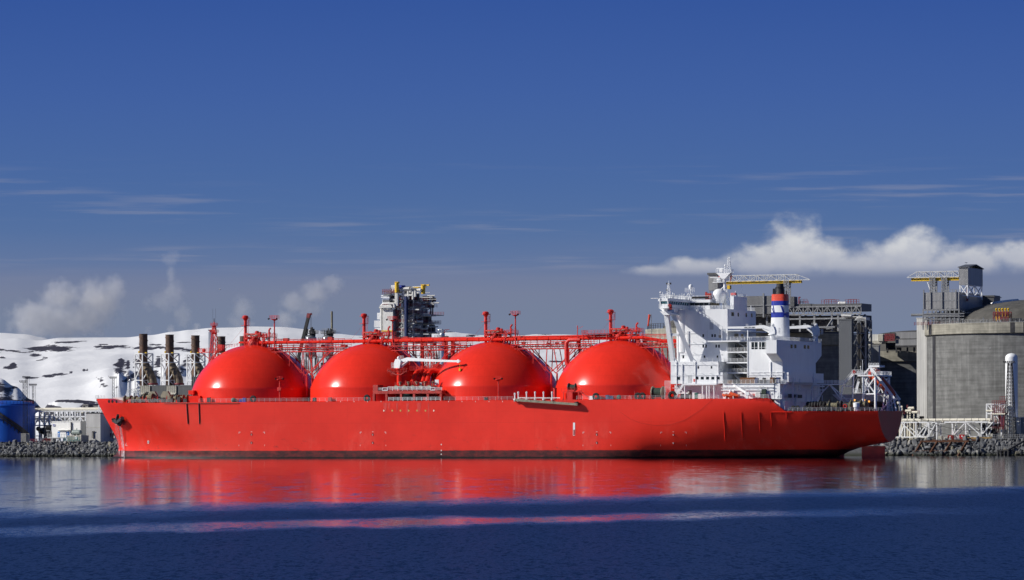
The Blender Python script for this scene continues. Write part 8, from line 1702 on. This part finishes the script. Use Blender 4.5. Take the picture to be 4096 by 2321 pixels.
# clouds: soft lobes by bearing and height angle, broken by noise
cn = wnode('ShaderNodeCombineXYZ'); L.new(wm_('MULTIPLY', a_, 150), cn.inputs[0]); L.new(wm_('MULTIPLY', e_, 190), cn.inputs[1]); n1 = wnode('ShaderNodeTexNoise'); n1.inputs['Scale'].default_value = 1; n1.inputs['Detail'].default_value = 8; n1.inputs['Roughness'].default_value = .52; n1.inputs['Distortion'].default_value = .12; L.new(cn.outputs[0], n1.inputs[0])
def lobe(px, py, rx, ry):
    ax_, ay_ = ray(px, py); x = wm_('DIVIDE', wm_('SUBTRACT', a_, ax_), rx/F); y = wm_('DIVIDE', wm_('SUBTRACT', e_, -ay_), ry/F); return wm_('SUBTRACT', 1., wm_('SQRT', wm_('ADD', wm_('MULTIPLY', x, x), wm_('MULTIPLY', y, y))))
def cloud(lobes, lo, hi, amt, base_py, rise, noise_amp=1.15):
    d = None
    for l_ in lobes: v = lobe(*l_); d = v if d is None else wm_('SMOOTH_MAX', d, v)
    d = wm_('ADD', d, wm_('MULTIPLY', wm_('SUBTRACT', n1.outputs[0], .5), noise_amp)); d = wrange(d, lo, hi)
    if base_py: d = wm_('MULTIPLY', d, wrange(e_, -ray(2048, base_py+25)[1], -ray(2048, base_py-rise)[1]))
    return wm_('MULTIPLY', d, amt), d
f1, _ = cloud([(3165, 1020, 115, 150), (3235, 1010, 70, 95), (3060, 1050, 170, 75), (3290, 1040, 150, 85), (3600, 1030, 190, 75), (3480, 1060, 260, 70), (3670, 1005, 110, 95), (3850, 1050, 170, 70), (4060, 1030, 160, 60), (2800, 1075, 170, 40), (2740, 1060, 70, 32), (2640, 1085, 130, 26), (3600, 1075, 500, 50), (4250, 1020, 200, 70)], -.22, .66, .95, 1105, 42, 1.25)
top = wrange(e_, -ray(2048, 1110)[1], -ray(2048, 960)[1]); ccol = cmix(top, (.40, .42, .50), (.66, .67, .69)); ccol = cmix(wrange(n1.outputs[0], .35, .65), cmix(.35, ccol, (.33, .37, .49)), ccol)
c1 = cmix(f1, c0, ccol)
mx = wnode('ShaderNodeMix', data_type='RGBA'); L.new(wrange(e_, .35, .9), mx.inputs[0]); L.new(vsc(c1, K), mx.inputs[6]); L.new(vsc(sky.outputs[0], .5), mx.inputs[7])
L.new(mx.outputs[2], bg.inputs['Color']); bg.inputs['Strength'].default_value = .1
sl_ = bpy.data.lights.new('sun', 'SUN'); sl_.energy = 5.0; sl_.angle = math.radians(.5); sl_.color = (1., .955, .89); so = bpy.data.objects.new('sun', sl_); COL.objects.link(so); so.rotation_euler = SUN.to_track_quat('Z', 'Y').to_euler(); so.location = (-300, 200, 400)
cam = bpy.data.cameras.new('camera'); cam.sensor_width = 36; cam.lens = 36*F/4096; cam.shift_y = (YH-1160.5)/4096; cam.shift_x = 0; cam.clip_start = 1; cam.clip_end = 30000
co = bpy.data.objects.new('camera', cam); COL.objects.link(co); co.location = (0, 0, H); co.rotation_mode = 'QUATERNION'; co.rotation_quaternion = (Matrix.Rotation(math.pi/2, 4, 'X') @ Matrix.Rotation(-ROLL, 4, 'Z')).to_quaternion(); sc.camera = co
sc.view_settings.view_transform = 'Standard'; sc.view_settings.look = 'None'; sc.view_settings.exposure = 0; sc.view_settings.gamma = 1
sc.render.engine = 'CYCLES'; sc.cycles.max_bounces = 6; sc.cycles.use_denoising = True; sc.cycles.sample_clamp_indirect = 2.5
# ================================================================ STEAM
def steam(name, label, px, py, Y, lobes, dens, nscale, seed, thr=.0, cover=1.7):
    """soft volume made of a few lobes (offsets and radii in photo pixels at its distance), broken by noise"""
    c = W(px, py, Y); k = Y/F; x0 = min(l[0]-l[2] for l in lobes)*1.25*k; x1 = max(l[0]+l[2] for l in lobes)*1.25*k; z1 = -min(l[1]-l[3] for l in lobes)*k*1.25; z0 = -max(l[1]+l[3] for l in lobes)*k*1.25; yd = max(l[3] for l in lobes)*k*1.2
    b = MB(); b.box(x0, x1, -yd, yd, z0, z1)
    m = bpy.data.materials.new('steam'); m.use_nodes = True; N = m.node_tree.nodes; L = m.node_tree.links; N.remove(N['Principled BSDF']); out = N['Material Output']
    pv = N.new('ShaderNodeVolumePrincipled'); pv.inputs['Color'].default_value = (.97, .97, .97, 1); pv.inputs['Anisotropy'].default_value = .0; L.new(pv.outputs[0], out.inputs['Volume'])
    def ma(op, a, c=0.):
        n = N.new('ShaderNodeMath'); n.operation = op
        for i, x in enumerate((a, c)):
            if isinstance(x, (int, float)): n.inputs[i].default_value = x
            else: L.new(x, n.inputs[i])
        return n.outputs[0]
    def smax(a, c):
        n = N.new('ShaderNodeMath'); n.operation = 'SMOOTH_MAX'; L.new(a, n.inputs[0]); L.new(c, n.inputs[1]); n.inputs[2].default_value = .35; return n.outputs[0]
    tc = N.new('ShaderNodeTexCoord'); d = None
    for (lx, ly, rx, ry) in lobes:
        mp = N.new('ShaderNodeMapping'); mp.inputs['Location'].default_value = (-lx/rx, 0, ly/ry); mp.inputs['Scale'].default_value = (1/(rx*k), 1/(ry*k), 1/(ry*k)); L.new(tc.outputs['Object'], mp.inputs[0])
        ln = N.new('ShaderNodeVectorMath'); ln.operation = 'LENGTH'; L.new(mp.outputs[0], ln.inputs[0]); v = ma('SUBTRACT', 1., ln.outputs['Value']); d = v if d is None else smax(d, v)
    no = N.new('ShaderNodeTexNoise'); no.noise_dimensions = '4D'; no.inputs['W'].default_value = seed; no.inputs['Scale'].default_value = nscale/k/100; no.inputs['Detail'].default_value = 5; no.inputs['Roughness'].default_value = .6; L.new(tc.outputs['Object'], no.inputs[0])
    d = ma('ADD', d, ma('MULTIPLY', ma('SUBTRACT', no.outputs[0], .5), cover)); mr = N.new('ShaderNodeMapRange'); mr.interpolation_type = 'SMOOTHSTEP'; mr.inputs[1].default_value = thr; mr.inputs[2].default_value = thr+.75; mr.inputs[4].default_value = dens; L.new(d, mr.inputs[0]); L.new(mr.outputs[0], pv.inputs['Density'])
    o = b.build(name, m); o.location = c; tag(o, label, 'steam', kind='stuff'); return o
steam('steam_plume', 'wide pale steam plume drifting above the snowy mountain on the left', 260, 1220, 2300, [(-110, 60, 130, 90), (-20, -30, 90, 75), (-30, 70, 170, 80), (130, -10, 110, 100), (200, -60, 50, 60), (60, 60, 160, 80)], .055, 2.6, 1., -.10)
steam('steam_plume', 'tall thin steam column rising over the brown exhaust stacks', 690, 1150, 2300, [(-10, -110, 46, 36), (10, -125, 30, 30), (-6, -50, 24, 50), (0, 20, 60, 60), (-40, 60, 110, 50), (40, 110, 45, 60)], .030, 3.0, 2., .02)
steam('steam_plume', 'steam cloud rising to the right above the first two domes', 1240, 1210, 2300, [(-60, 0, 70, 50), (20, -40, 70, 55), (90, -70, 60, 45), (-100, 70, 60, 50), (0, 30, 60, 40)], .048, 2.8, 3., -.05)
steam('steam_plume', 'faint low steam puff behind the foremast', 970, 1240, 2300, [(0, 0, 55, 70), (-20, 50, 60, 50)], .024, 3., 4., .0)
for i, (px, py) in enumerate(((682, 1322), (786, 1316), (1003, 1308), (592, 1326))):
    steam('steam_wisp', ['thin white wisp of steam just above the second brown stack', 'thin white wisp of steam just above the third brown stack', 'thin white wisp of steam beside the first dome\'s vent mast', 'faint wisp of steam just above the first brown stack'][i], px, py, YQ(px, 205), [(0, 0, 22, 22), (3, -14, 20, 14)], (.10, .13, .09, .04)[i], 9., 5.+i, .05)
sc.cycles.volume_bounces = 1; sc.cycles.volume_step_rate = 1.0; sc.cycles.volume_max_steps = 128
